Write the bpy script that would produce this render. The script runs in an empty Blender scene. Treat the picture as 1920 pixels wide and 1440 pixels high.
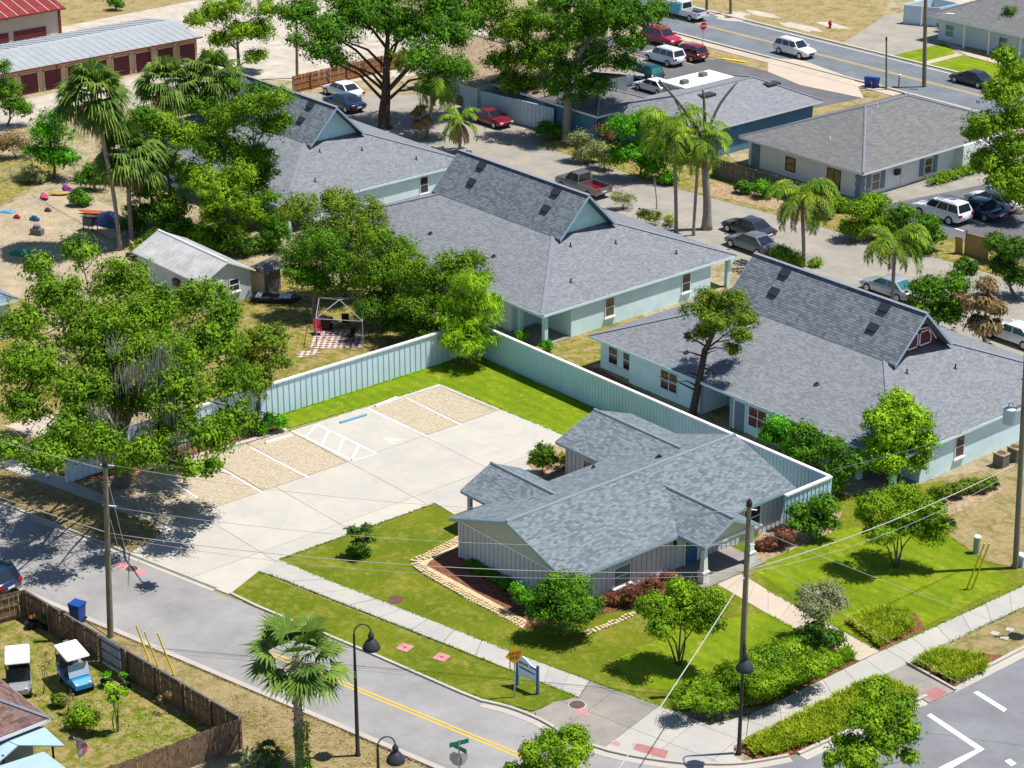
import bpy, math, random
import numpy as np
from mathutils import Matrix, Vector

SC = bpy.context.scene
COL = SC.collection
R = math.radians
# ---------------------------------------------------------------- camera
CAMF, PITCH, YAW, CAMH = 4100.0, R(22.93), R(49.45), 60.0   # focal length in photo pixels (1920 wide)
CAMX, CAMY = 111.07, -88.35
cam = bpy.data.cameras.new('camera'); camo = bpy.data.objects.new('camera', cam); COL.objects.link(camo)
camo.location = (CAMX, CAMY, CAMH); camo.rotation_euler = (math.pi / 2 - PITCH, 0, YAW)
cam.sensor_width = 36.0; cam.lens = CAMF / 1920 * 36; cam.clip_start = 1.0; cam.clip_end = 5000
SC.camera = camo
# ---------------------------------------------------------------- light
SUN_EL, SUN_X, SUN_Y = R(67), 0.56, 0.8285          # the sun stands towards +x +y
world = bpy.data.worlds.new('World'); SC.world = world; world.use_nodes = True
wn = world.node_tree; bg = wn.nodes['Background']
sky = wn.nodes.new('ShaderNodeTexSky'); sky.sky_type = 'NISHITA'; sky.sun_disc = False
sky.sun_elevation = SUN_EL; sky.sun_rotation = math.atan2(SUN_X, SUN_Y); sky.air_density = 1.0; sky.dust_density = 0.2; sky.ozone_density = 3.0
wn.links.new(sky.outputs[0], bg.inputs[0]); bg.inputs[1].default_value = 0.088
sun = bpy.data.lights.new('sun', 'SUN'); sun.energy = 5.0; sun.angle = R(0.53); sun.color = (1, .965, .91)
suno = bpy.data.objects.new('sun', sun); COL.objects.link(suno)
suno.rotation_euler = Vector((SUN_X * math.cos(SUN_EL), SUN_Y * math.cos(SUN_EL), math.sin(SUN_EL))).to_track_quat('Z', 'Y').to_euler()
suno.location = (0, 0, 120)
SC.view_settings.view_transform = 'Standard'; SC.view_settings.look = 'None'
SC.view_settings.exposure = 0.42; SC.view_settings.gamma = 1

# ---------------------------------------------------------------- survey: photo coordinate -> point on the flat site at height z
def G(u, v, z=0.0):
    a = (u - 960) / CAMF; b = (v - 720) / CAMF
    fy = math.cos(PITCH) - b * math.sin(PITCH); fz = -math.sin(PITCH) - b * math.cos(PITCH)
    t = (CAMH - z) / -fz; r = a * t; f = fy * t
    return (CAMX + r * math.cos(YAW) - f * math.sin(YAW), CAMY + r * math.sin(YAW) + f * math.cos(YAW))
def PG(*p): return [G(*q) for q in p]

# ---------------------------------------------------------------- mesh builder
class MB:
    def __init__(s): s.v = []; s.f = []
    def add(s, vs, fs):
        n = len(s.v); s.v += [tuple(map(float, q)) for q in vs]; s.f += [tuple(i + n for i in f) for f in fs]; return s
    def box(s, x0, x1, y0, y1, z0, z1):
        return s.add([(x0,y0,z0),(x1,y0,z0),(x1,y1,z0),(x0,y1,z0),(x0,y0,z1),(x1,y0,z1),(x1,y1,z1),(x0,y1,z1)],
                     [(3,2,1,0),(4,5,6,7),(0,1,5,4),(1,2,6,5),(2,3,7,6),(3,0,4,7)])
    def bevbox(s, x0, x1, y0, y1, z0, z1, b=.03):
        P = [(x0+b,y0),(x1-b,y0),(x1,y0+b),(x1,y1-b),(x1-b,y1),(x0+b,y1),(x0,y1-b),(x0,y0+b)]
        Q = [(x0+b,y0+b),(x1-b,y0+b),(x1-b,y0+b),(x1-b,y1-b),(x1-b,y1-b),(x0+b,y1-b),(x0+b,y1-b),(x0+b,y0+b)]
        V = [(x,y,z0) for x,y in P] + [(x,y,z1-b) for x,y in P] + [((x+qx)/2,(y+qy)/2,z1) for (x,y),(qx,qy) in zip(P,Q)]
        F = [tuple(range(7,-1,-1)), tuple(range(16,24))]
        for k in (0,8):
            F += [(k+i,k+(i+1)%8,k+8+(i+1)%8,k+8+i) for i in range(8)]
        return s.add(V, F)
    def obox(s, c, d, rz=0, tilt=None):
        m = Matrix.Translation(c) @ Matrix.Rotation(rz,4,'Z')
        if tilt: m = m @ tilt
        x,y,z = d[0]/2,d[1]/2,d[2]/2; V=[m@Vector(q) for q in ((-x,-y,-z),(x,-y,-z),(x,y,-z),(-x,y,-z),(-x,-y,z),(x,-y,z),(x,y,z),(-x,y,z))]
        return s.add(V,[(3,2,1,0),(4,5,6,7),(0,1,5,4),(1,2,6,5),(2,3,7,6),(3,0,4,7)])
    def prism(s, poly, z0, z1):
        a = sum(poly[i][0]*poly[(i+1)%len(poly)][1]-poly[(i+1)%len(poly)][0]*poly[i][1] for i in range(len(poly)))
        if a < 0: poly = poly[::-1]
        n = len(poly)
        return s.add([(x,y,z0) for x,y in poly]+[(x,y,z1) for x,y in poly],
                     [tuple(range(n-1,-1,-1)), tuple(range(n,2*n))]+[(i,(i+1)%n,n+(i+1)%n,n+i) for i in range(n)])
    def slab(s, pts, t):          # a plane polygon thickened straight down
        n = len(pts); p = [Vector(q) for q in pts]
        nn = sum(((p[i]-p[0]).cross(p[(i+1)%n]-p[0]) for i in range(1,n)), Vector())
        if nn.z < 0: p = p[::-1]
        return s.add(p+[q-Vector((0,0,t)) for q in p],
                     [tuple(range(n)), tuple(range(2*n-1,n-1,-1))]+[(n+i,n+(i+1)%n,(i+1)%n,i) for i in range(n)])
    def tube(s, path, rad, n=8, cap=True):
        if not hasattr(rad,'__len__'): rad=[rad]*len(path)
        P=[Vector(p) for p in path]; base=len(s.v); up=None
        for i,p in enumerate(P):
            d=(P[min(i+1,len(P)-1)]-P[max(i-1,0)]).normalized()
            if up is None: up=Vector((1,0,0)) if abs(d.x)<.8 else Vector((0,1,0))
            a=(up-d*up.dot(d)).normalized(); b=d.cross(a); up=a
            for k in range(n):
                t=2*math.pi*k/n; s.v.append(tuple(p+(a*math.cos(t)+b*math.sin(t))*rad[i]))
        for i in range(len(P)-1):
            for k in range(n):
                s.f.append((base+i*n+k,base+i*n+(k+1)%n,base+(i+1)*n+(k+1)%n,base+(i+1)*n+k))
        if cap:
            s.f.append(tuple(base+k for k in range(n-1,-1,-1))); e=base+(len(P)-1)*n; s.f.append(tuple(e+k for k in range(n)))
        return s
    def lathe(s, c, prof, n=16):
        b=len(s.v); c=Vector(c)
        for r,z in prof:
            for k in range(n):
                t=2*math.pi*k/n; s.v.append((c.x+r*math.cos(t),c.y+r*math.sin(t),c.z+z))
        for i in range(len(prof)-1):
            for k in range(n): s.f.append((b+i*n+k,b+i*n+(k+1)%n,b+(i+1)*n+(k+1)%n,b+(i+1)*n+k))
        s.f.append(tuple(b+k for k in range(n-1,-1,-1))); e=b+(len(prof)-1)*n; s.f.append(tuple(e+k for k in range(n)))
        return s
    def mesh(s, name, mat, smooth=0):
        return mkmesh(name, s.v, s.f, mat, smooth)
    def build(s, name, mat, parent=None, smooth=0, world=False):
        if world and parent is not None:
            inv = WM[parent].inverted(); s.v = [tuple(inv @ Vector(q)) for q in s.v]
        return link(name, s.mesh(name, mat, smooth), parent)

def mkmesh(name, v, f, mat, smooth=0):
    me = bpy.data.meshes.new(name); me.from_pydata(v, [], f); me.materials.append(mat)
    uvmap(me)
    if smooth:
        me.polygons.foreach_set('use_smooth', [True]*len(me.polygons))
        if smooth < 3: me.set_sharp_from_angle(angle=smooth)
    return me
def uvmap(me):                     # uv in metres: u along the level line of the face, v up its slope
    n=len(me.polygons); nl=len(me.loops)
    if not nl: return
    me.update()
    N=np.empty(n*3,'f'); me.polygons.foreach_get('normal',N); N=N.reshape(-1,3)
    ls=np.empty(n,'i'); me.polygons.foreach_get('loop_total',ls)
    vi=np.empty(nl,'i'); me.loops.foreach_get('vertex_index',vi)
    co=np.empty(len(me.vertices)*3,'f'); me.vertices.foreach_get('co',co); co=co.reshape(-1,3)[vi]
    t=np.stack([-N[:,1],N[:,0],np.zeros(n)],1); l=np.linalg.norm(t,axis=1); flat=l<.05
    t[flat]=(1,0,0); l[flat]=1; t/=l[:,None]; b=np.cross(N,t); b[flat]=(0,1,0)
    t=np.repeat(t,ls,0); b=np.repeat(b,ls,0)
    uv=np.stack([(co*t).sum(1),(co*b).sum(1)],1).astype('f')
    me.uv_layers.new(name='uv').data.foreach_set('uv',uv.ravel())

WM = {}
def link(name, data, parent=None, loc=None, rz=0, rot=None, scale=None):
    o = bpy.data.objects.new(name, data); COL.objects.link(o)
    if loc is not None: o.location = loc
    if rot is not None: o.rotation_euler = rot
    elif rz: o.rotation_euler = (0,0,rz)
    if scale is not None: o.scale = scale if hasattr(scale,'__len__') else (scale,)*3
    m = Matrix.LocRotScale(o.location, o.rotation_euler, o.scale)
    if parent is not None: o.parent = parent; m = WM[parent] @ m
    WM[o] = m
    return o
def tag(o, label, cat, group=None):
    o['label'] = label; o['category'] = cat
    if group: o['group'] = group
    return o
def thing(name, label, cat, loc=(0,0,0), rz=0, group=None, scale=None):
    if len(loc) == 2: loc = (loc[0],loc[1],0)
    o = link(name, None, None, loc, rz, scale=scale); o.empty_display_size = .5
    return tag(o, label, cat, group)
def struct(o): o['kind'] = 'structure'; return o
def stuff(o): o['kind'] = 'stuff'; return o
def copytree(o, loc, rz, label, group=None, scale=None, parent=None):
    c = o.copy(); COL.objects.link(c)
    if parent is None:
        c.location = loc if len(loc)==3 else (loc[0],loc[1],0); c.rotation_euler = (0,0,rz)
        if scale: c.scale = (scale,)*3 if not hasattr(scale,'__len__') else scale
        c['label'] = label
        if group: c['group'] = group
        WM[c] = Matrix.LocRotScale(c.location, c.rotation_euler, c.scale)
    else: c.parent = parent; WM[c] = WM[parent] @ Matrix.LocRotScale(c.location, c.rotation_euler, c.scale)
    for ch in list(o.children): copytree(ch, None, 0, None, parent=c)
    return c

# ---------------------------------------------------------------- materials
def lin(x): x/=255; return x/12.92 if x<=.04045 else ((x+.055)/1.055)**2.4
def A(r,g,b,k=1.0): return (lin(r)*k/1.5, lin(g)*k/1.5, lin(b)*k/1.5)   # albedo of a surface that shows this colour in full sun
class NT:
    def __init__(s, name):
        s.m = bpy.data.materials.new(name); s.m.use_nodes = True; s.t = s.m.node_tree
        s.b = s.t.nodes['Principled BSDF']; s.out = s.t.nodes['Material Output']
    def n(s, typ, **kw):
        x = s.t.nodes.new('ShaderNode'+typ)
        for k,v in kw.items():
            if k in x.inputs.keys(): 
                x.inputs[k].default_value = v
            else: setattr(x,k,v)
        return x
    def l(s, a, b): s.t.links.new(a,b)
    def math(s, op, a, b=0.0, c=0.0):
        x = s.t.nodes.new('ShaderNodeMath'); x.operation = op
        for i,q in enumerate((a,b,c)):
            if isinstance(q,(int,float)): x.inputs[i].default_value = q
            else: s.l(q,x.inputs[i])
        return x.outputs[0]
    def noise(s, scale, detail=4, rough=.6, vec=None, w=None):
        x = s.n('TexNoise'); x.inputs['Scale'].default_value=scale; x.inputs['Detail'].default_value=detail; x.inputs['Roughness'].default_value=rough
        s.l(vec if vec is not None else s.pos(), x.inputs['Vector']); return x.outputs[0]
    def pos(s):
        if not hasattr(s,'_p'): s._p = s.n('NewGeometry').outputs['Position']
        return s._p
    def ramp(s, fac, stops):
        x = s.n('ValToRGB'); e = x.color_ramp.elements
        while len(e) < len(stops): e.new(.5)
        for q,(p,c) in zip(e,stops): q.position=p; q.color=(*c,1) if len(c)==3 else c
        s.l(fac,x.inputs[0]); return x.outputs[0]
    def mix(s, fac, a, b, mode='MIX'):
        x = s.n('Mix'); x.data_type='RGBA'; x.blend_type=mode
        for i,q in ((0,fac),(6,a),(7,b)):
            if isinstance(q,(int,float)): x.inputs[i].default_value=q
            elif isinstance(q,tuple): x.inputs[i].default_value=(*q,1) if len(q)==3 else q
            else: s.l(q,x.inputs[i])
        return x.outputs[2]
    def col(s, c): s.l(c,s.b.inputs['Base Color'])
    def bump(s, h, dist, strength=1.0):
        x = s.n('Bump'); x.inputs['Distance'].default_value=dist; x.inputs['Strength'].default_value=strength; s.l(h,x.inputs['Height']); s.l(x.outputs[0],s.b.inputs['Normal'])
    def uv(s):
        x = s.n('UVMap'); x.uv_map='uv'; sep = s.n('SeparateXYZ'); s.l(x.outputs[0],sep.inputs[0]); return x.outputs[0], sep.outputs[0], sep.outputs[1]
def dk(c,k): return (c[0]*k,c[1]*k,c[2]*k)
def mat(name, c, rough=.75, var=.12, scale=1.5, c2=None, bump=0, bscale=20, spec=.3, metal=0, fine=.06):
    t = NT(name); f = t.noise(scale,5)
    f = t.ramp(f,[(.32,(0,0,0)),(.68,(1,1,1))])
    base = t.mix(f, dk(c,1-var), c2 if c2 else dk(c,1+var))
    if fine: base = t.mix(t.noise(bscale*2,2), t.mix(1.0,base,(1-fine,)*3,'MULTIPLY'), t.mix(1.0,base,(1+fine,)*3,'MULTIPLY'))
    t.col(base); t.b.inputs['Roughness'].default_value=rough; t.b.inputs['Specular IOR Level'].default_value=spec; t.b.inputs['Metallic'].default_value=metal
    if bump: t.bump(t.noise(bscale,3), bump)
    return t.m
def shingle(name, c1, c2, row=.145, tab=.32, dark=.72, big=.5):
    t = NT(name); _,u,v = t.uv()
    r = t.math('FLOOR', t.math('DIVIDE', v, row)); wn_ = t.n('TexWhiteNoise', noise_dimensions='1D'); t.l(r, wn_.inputs['W'])
    us = t.math('ADD', t.math('DIVIDE', u, tab), t.math('MULTIPLY', wn_.outputs[0], 7.3))
    cell = t.math('FLOOR', us); cv = t.n('CombineXYZ'); t.l(cell,cv.inputs[0]); t.l(r,cv.inputs[1])
    w2 = t.n('TexWhiteNoise', noise_dimensions='2D'); t.l(cv.outputs[0],w2.inputs['Vector'])
    k = t.math('ADD', t.math('MULTIPLY',w2.outputs[0],1-big*.5), t.math('MULTIPLY', t.noise(1.1,3), big*.5))
    base = t.mix(k, c1, c2)
    st = t.n('Mapping'); t.l(t.uv()[0],st.inputs[0]); st.inputs['Scale'].default_value=(1.3,.12,1)
    base = t.mix(t.noise(1.0,4,.6,st.outputs[0]), t.mix(1.0,base,(.86,.86,.87),'MULTIPLY'), t.mix(1.0,base,(1.12,1.12,1.1),'MULTIPLY'))
    fr = t.math('FRACT', t.math('DIVIDE', v, row)); edge = t.math('LESS_THAN', fr, .16)  # shadow line of each course, painted into the shingle colour
    fu = t.math('FRACT', us); e2 = t.math('LESS_THAN', fu, .05)
    base = t.mix(t.math('MAXIMUM',edge,t.math('MULTIPLY',e2,.6)), base, t.mix(1.0,base,(dark,)*3,'MULTIPLY'))
    base = t.mix(t.noise(45,2), t.mix(1.0,base,(.85,)*3,'MULTIPLY'), t.mix(1.0,base,(1.15,)*3,'MULTIPLY'))
    t.col(base); t.b.inputs['Roughness'].default_value=.9; t.b.inputs['Specular IOR Level'].default_value=.2
    t.bump(t.math('SUBTRACT', t.math('MULTIPLY',w2.outputs[0],.3), fr), .02, .8)
    return t.m
def grassmat(name, c1, c2, c3, dry=.5, scale=.25, stripe=0):
    t = NT(name)
    big = t.ramp(t.noise(scale,6,.65),[(.35,(0,0,0)),(.65,(1,1,1))]); mid = t.noise(2.2,5,.7); fine = t.noise(22,3,.8)
    b = t.mix(big, c1, c2)
    pf = t.math('MULTIPLY', t.math('SUBTRACT', t.math('ADD', mid, t.math('MULTIPLY', t.noise(scale*2.3,4), .8)), 1.25-dry), 3.2); 
    cl = t.n('Clamp'); t.l(pf,cl.inputs[0])
    b = t.mix(cl.outputs[0], b, c3)
    b = t.mix(t.ramp(t.noise(7,8,.8),[(.36,(0,0,0)),(.64,(1,1,1))]), t.mix(1.0,b,(.8,.84,.8),'MULTIPLY'), t.mix(1.0,b,(1.14,1.1,1.1),'MULTIPLY'))
    b = t.mix(t.ramp(fine,[(.3,(0,0,0)),(.7,(1,1,1))]), t.mix(1.0,b,(.62,.66,.6),'MULTIPLY'), t.mix(1.0,b,(1.28,1.24,1.2),'MULTIPLY'))
    if stripe:
        sp = t.n('SeparateXYZ'); t.l(t.pos(),sp.inputs[0])
        w = t.math('SINE', t.math('MULTIPLY', t.math('ADD', sp.outputs[1], t.math('MULTIPLY', t.noise(.8,2), 1.2)), 6.0))
        b = t.mix(t.math('MULTIPLY_ADD', w, .5, .5), b, t.mix(1.0,b,(1+stripe,1+stripe*.7,1),'MULTIPLY'))
    t.col(b); t.b.inputs['Roughness'].default_value=.95; t.b.inputs['Specular IOR Level'].default_value=.1
    t.bump(t.math('ADD',fine,mid), .08, .9); return t.m
def leafmat(name, c1, c2, tr=.13):
    t = NT(name); g = t.n('NewGeometry'); rnd = g.outputs['Random Per Island']
    f = t.math('ADD', t.math('MULTIPLY', rnd, .38), t.math('MULTIPLY', t.ramp(t.noise(.8,4),[(.36,(0,0,0)),(.66,(1,1,1))]), .62))
    b = t.mix(f, c1, c2); t.col(b)
    t.b.inputs['Roughness'].default_value=.6; t.b.inputs['Specular IOR Level'].default_value=.12
    tl = t.n('BsdfTranslucent'); t.l(t.mix(1.0,b,(1.15,1.2,.55),'MULTIPLY'), tl.inputs['Color'])
    ms = t.n('MixShader'); ms.inputs[0].default_value=tr; t.l(t.b.outputs[0],ms.inputs[1]); t.l(tl.outputs[0],ms.inputs[2]); t.l(ms.outputs[0],t.out.inputs[0])
    return t.m
def glass(name, c=(.02,.028,.035)):
    t = NT(name); t.col(t.mix(t.noise(2.5,2), dk(c,.6), dk(c,1.6))); t.b.inputs['Roughness'].default_value=.06; t.b.inputs['Specular IOR Level'].default_value=.8
    return t.m
def paint(name, c, rough=.28, metal=0.0):
    t = NT(name); t.col(t.mix(t.noise(1.5,3), dk(c,.92), dk(c,1.05))); t.b.inputs['Roughness'].default_value=rough; t.b.inputs['Metallic'].default_value=metal
    t.b.inputs['Coat Weight'].default_value=.6; t.b.inputs['Coat Roughness'].default_value=.08; return t.m
def concrete(name, c, stain=.25, joint=None, tint=(1.03,.98,.9)):
    t = NT(name); f = t.ramp(t.noise(.45,6,.65),[(.35,(0,0,0)),(.7,(1,1,1))])
    b = t.mix(f, dk(c,1-stain*.5), (c[0]*tint[0],c[1]*tint[1],c[2]*tint[2]))
    s2 = t.ramp(t.noise(1.7,6,.75),[(.52,(0,0,0)),(.74,(1,1,1))]); b = t.mix(t.math('MULTIPLY',s2,stain), b, dk(c,.5))
    g_ = t.noise(30,3,.8); b = t.mix(g_, t.mix(1.0,b,(.9,)*3,'MULTIPLY'), t.mix(1.0,b,(1.08,)*3,'MULTIPLY'))
    oi = t.n('ObjectInfo').outputs['Random']; b = t.mix(oi, t.mix(1.0,b,(.95,)*3,'MULTIPLY'), t.mix(1.0,b,(1.05,1.05,1.04),'MULTIPLY'))
    t.col(b); t.b.inputs['Roughness'].default_value=.9; t.b.inputs['Specular IOR Level'].default_value=.2; t.bump(g_, .01, .5); return t.m
def asphalt(name, c, crack=.3):
    t = NT(name); f = t.ramp(t.noise(.3,6,.7),[(.3,(0,0,0)),(.7,(1,1,1))]); b = t.mix(f, dk(c,.74), dk(c,1.13))
    s2 = t.ramp(t.noise(.9,7,.8),[(.55,(0,0,0)),(.75,(1,1,1))]); b = t.mix(t.math('MULTIPLY',s2,crack), b, dk(c,.55))
    v = t.n('TexVoronoi'); v.feature='DISTANCE_TO_EDGE'; v.inputs['Scale'].default_value=.22
    wv = t.n('VectorMath'); wv.operation='ADD'; t.l(t.pos(),wv.inputs[0]); ns=t.n('TexNoise'); ns.inputs['Scale'].default_value=.9; ns.inputs['Detail'].default_value=5; t.l(t.pos(),ns.inputs['Vector']); t.l(ns.outputs['Color'],wv.inputs[1]); t.l(wv.outputs[0],v.inputs['Vector'])
    b = t.mix(t.math('MULTIPLY',t.math('LESS_THAN',v.outputs['Distance'],.004),crack*.35), b, dk(c,.6))
    g_ = t.noise(40,2,.8); b = t.mix(g_, t.mix(1.0,b,(.82,)*3,'MULTIPLY'), t.mix(1.0,b,(1.16,)*3,'MULTIPLY'))
    t.col(b); t.b.inputs['Roughness'].default_value=.9; t.b.inputs['Specular IOR Level'].default_value=.2; t.bump(g_, .012, .6); return t.m
def worn(name, c, under, wear=.5):          # road paint that has flaked
    t = NT(name); f = t.ramp(t.noise(9,5,.75),[(wear-.08,(0,0,0)),(wear+.08,(1,1,1))]); t.col(t.mix(f,c,t.mix(.5,c,under))); t.b.inputs['Roughness'].default_value=.8; return t.m

M = {}
M['roof_main'] = shingle('slate_blue_shingle', A(108,118,126), A(152,162,169), .15, .3, .7, .2)
M['roof_h'] = shingle('grey_violet_shingle', A(134,137,143), A(160,163,169), .145, .28, .66, .1)
M['roof_h_up'] = shingle('steep_grey_shingle', A(112,121,130), A(152,160,168), .2, .32, .56, .15)
M['roof_old'] = shingle('weathered_grey_shingle', A(116,116,116), A(150,149,147), .16, .5, .78, .8)
M['roof_grey'] = shingle('pale_grey_shingle', A(138,140,146), A(166,168,174), .15, .4, .85, .5)
M['roof_tan'] = shingle('tan_shingle', A(166,142,114), A(196,174,146), .16, .4, .85, .5)
M['roof_brown'] = shingle('brown_shingle', A(96,74,72), A(158,128,120), .15, .3, .72, .4)
M['roof_blue'] = shingle('blue_grey_shingle', A(104,124,146), A(150,168,186), .3, .6, .6, .4)
M['ridge_main'] = mat('ridge_shingle', A(150,164,172), .9, .12, 6, bump=.01)
M['ridge_h'] = mat('ridge_shingle_grey', A(150,152,164), .9, .14, 6, bump=.01)
M['white'] = mat('white_paint', (.74,.75,.74), .5, .05, 2, fine=.03)
M['trim_blue'] = mat('pale_blue_trim', A(178,206,222), .5, .06, 2, fine=.03)
M['aqua'] = mat('aqua_stucco', (.64,.82,.85), .85, .07, .9, bump=.01, bscale=30)
M['aqua_dark'] = mat('darker_aqua', (.2,.46,.5), .85, .08, .9)
M['fencewall'] = mat('blue_green_vinyl', (.46,.69,.79), .55, .06, .8, fine=.03)
M['fenceleft'] = mat('pale_blue_vinyl', (.62,.76,.86), .5, .05, .8, fine=.03)
M['fence_rib'] = mat('fence_rib_vinyl', (.44,.57,.66), .5, .05, .8, fine=.03)
M['siding'] = mat('warm_grey_board_siding', (.55,.57,.60), .7, .06, 1.2, fine=.04)
M['batten'] = mat('grey_batten', (.43,.445,.47), .7, .06, 1.2, fine=.04)
M['gable'] = mat('sage_gable_panel', (.50,.52,.44), .7, .06, 1.2, fine=.04)
M['gable_aqua'] = mat('mint_gable_stucco', (.52,.74,.72), .8, .05, 1.2, fine=.03)
M['maroon'] = mat('maroon_paint', A(118,52,66), .6, .1, 1.5)
M['glass'] = glass('window_glass'); M['glass_teal'] = glass('teal_window_glass',(.02,.16,.17)); M['glass_warm'] = glass('warm_window_glass',(.12,.08,.05))
M['carglass'] = glass('car_glass',(.012,.018,.025)); M['carglass_teal'] = glass('tinted_car_glass',(.03,.14,.13))
M['black'] = mat('black_plastic', (.018,.019,.022), .5, .2, 3); M['dark_metal'] = mat('dark_bronze_metal', (.045,.035,.035), .45, .15, 2, metal=.2)
M['vent'] = mat('charcoal_vent', (.03,.035,.042), .6, .2, 3)
M['door_blue'] = mat('blue_door', (.03,.12,.24), .5, .1, 2)
M['lot'] = concrete('lot_concrete', A(217,212,203), .26)
M['walk'] = concrete('walk_concrete', A(206,203,198), .28)
M['walk_warm'] = concrete('warm_walk_concrete', A(222,206,188), .25)
M['lane'] = concrete('lane_concrete', A(188,182,172), .5)
M['pad'] = concrete('old_pad_concrete', A(206,190,162), .6)
M['kerb'] = concrete('kerb_concrete', A(214,208,200), .3)
M['apron'] = concrete('grey_apron_concrete', A(178,172,166), .5)
M['asphalt'] = asphalt('grey_asphalt', A(174,171,168), .28); M['asphalt_r'] = asphalt('blue_grey_asphalt', A(150,151,154), .2)
M['asphalt_far'] = asphalt('far_asphalt', A(134,140,146), .2); M['asphalt_lot'] = asphalt('dark_asphalt', A(122,122,124), .3)
M['yellow'] = worn('yellow_paint', (.62,.38,.03), A(158,160,164), .62); M['wpaint'] = worn('white_line_paint', (.86,.86,.86), A(200,198,194), .66)
M['ypost'] = mat('yellow_plastic', (.68,.50,.01), .5, .08, 3); M['bluepaint'] = mat('light_blue_paint', A(120,180,206), .6, .12, 4)
M['pinkmark'] = worn('pink_marking_paint', A(214,120,130), A(206,203,198), .5); M['redpad'] = mat('red_tactile_pad', A(188,128,124), .8, .12, 4)
M['lawn'] = grassmat('lawn_grass', A(116,138,28), A(142,152,38), A(180,172,82), .38)
M['lawn_bright'] = grassmat('bright_lawn_grass', A(120,152,22), A(148,172,34), A(184,188,68), .33, .3, .2)
M['lawn_dry'] = grassmat('dry_grass', A(150,134,70), A(130,132,50), A(200,178,134), .6)
M['lawn_yard'] = grassmat('patchy_yard_grass', A(116,136,30), A(150,146,48), A(206,180,128), .5, .5)
M['site'] = grassmat('site_earth', A(176,156,120), A(132,132,60), A(214,196,166), .56, .2)
M['sand'] = mat('pale_sand', A(208,194,174), .95, .16, .6, c2=A(226,214,198), bump=.02)
M['mulch'] = mat('red_brown_mulch', A(120,72,52), .95, .4, 6, c2=A(176,112,84), bump=.05, bscale=14)
M['litter'] = mat('tan_leaf_litter', A(184,152,112), .95, .3, 3, c2=A(212,184,150), bump=.05, bscale=14)
M['stone'] = mat('cream_edging_stone', A(226,200,150), .9, .15, 4, c2=A(240,218,176), bump=.02)
M['paver'] = mat('tan_paver', A(206,188,156), .9, .22, 9, c2=A(236,220,192))
M['sandjoint'] = mat('joint_sand', A(190,176,152), .95, .2, 3)
M['wood'] = mat('weathered_brown_wood', A(138,110,86), .85, .25, 4, c2=A(172,144,118), bump=.01); M['wood_cedar'] = mat('cedar_wood', A(176,118,74), .85, .2, 4, c2=A(200,146,100))
M['wood_grey'] = mat('grey_wood', A(120,112,108), .85, .2, 4); M['polewood'] = mat('treated_pole_wood', A(146,140,116), .85, .2, 3, bump=.01)
M['bark'] = mat('grey_bark', (.16,.13,.11), .95, .3, 5, bump=.03, bscale=10); M['bark_dark'] = mat('brown_bark', (.085,.055,.045), .95, .3, 5, bump=.04, bscale=9)
M['bark_pale'] = mat('pale_palm_bark', (.27,.23,.19), .95, .25, 6, bump=.03, bscale=8); M['boot'] = mat('palm_boot_fibre', (.12,.08,.05), .95, .35, 9, bump=.05, bscale=12)
M['metal_roof'] = mat('galvanised_roof', A(184,188,190), .45, .08, .8, spec=.5); M['metal_rib'] = mat('galvanised_rib', A(208,212,214), .45, .06, .8, spec=.5)
M['red_roof'] = mat('red_metal_roof', A(150,56,50), .5, .18, .9); M['red_rib'] = mat('pale_roof_rib', A(226,196,188), .5, .1, .9)
M['tanwall'] = mat('tan_metal_wall', A(224,196,158), .7, .06, .8); M['creamwall'] = mat('cream_metal_wall', A(222,212,200), .7, .06, .8)
M['shedwall'] = mat('pale_grey_lap_siding', (.56,.60,.62), .7, .06, 1); M['shedroof'] = mat('streaked_white_metal', A(206,206,202), .6, .2, .8, c2=A(226,226,222), bump=.01)
M['whitewall'] = mat('white_stucco', (.76,.77,.78), .85, .05, 1); M['bluewall'] = mat('steel_blue_siding', (.09,.22,.34), .8, .08, 1); M['whiteblue'] = mat('pale_blue_siding', (.55,.66,.72), .75, .05, 1)
M['brick'] = mat('grey_blue_quoin', (.2,.24,.30), .9, .2, 6); M['shutter'] = mat('blue_grey_shutter', (.16,.23,.30), .6, .08, 2)
M['tyre'] = mat('tyre_rubber', (.015,.015,.016), .8, .2, 6); M['rim'] = mat('alloy_rim', (.45,.46,.48), .3, .1, 4, metal=.6)
M['red_light'] = mat('tail_light_lens', (.35,.01,.02), .25, .1, 4); M['head_light'] = mat('head_light_lens', (.6,.62,.65), .2, .1, 4)
M['bin'] = mat('blue_bin_plastic', A(36,82,170), .45, .08, 3); M['iron'] = mat('rusty_iron', A(110,84,76), .7, .2, 8); M['moss'] = leafmat('grey_moss', (.18,.18,.15), (.40,.39,.35), .3)
M['transformer'] = mat('grey_enamel', (.42,.52,.60), .4, .06, 2); M['wire'] = mat('wire_sheath', (.42,.41,.40), .6, .05, 2); M['pedestal'] = mat('green_grey_plastic', A(178,198,178), .6, .06, 2)
M['hvac'] = mat('hvac_steel', (.14,.13,.13), .6, .15, 3); M['plywood'] = mat('plywood', A(196,160,100), .85, .12, 2)
M['tin'] = mat('pale_blue_tin_awning', A(188,216,230), .4, .05, .7, spec=.5); M['concwall'] = mat('grey_panel', (.34,.37,.40), .8, .15, 1.5)
M['green_sign'] = mat('green_sign_sheet', (.01,.20,.14), .5, .05, 3); M['orange_sign'] = mat('amber_sign_sheet', (.72,.36,.01), .5, .06, 3); M['stop_red'] = mat('red_sign_sheet', (.45,.02,.03), .5, .05, 3); M['signal_grey'] = mat('bare_sign_back', (.4,.41,.43), .5, .1, 3, metal=.3)
L = {}
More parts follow.
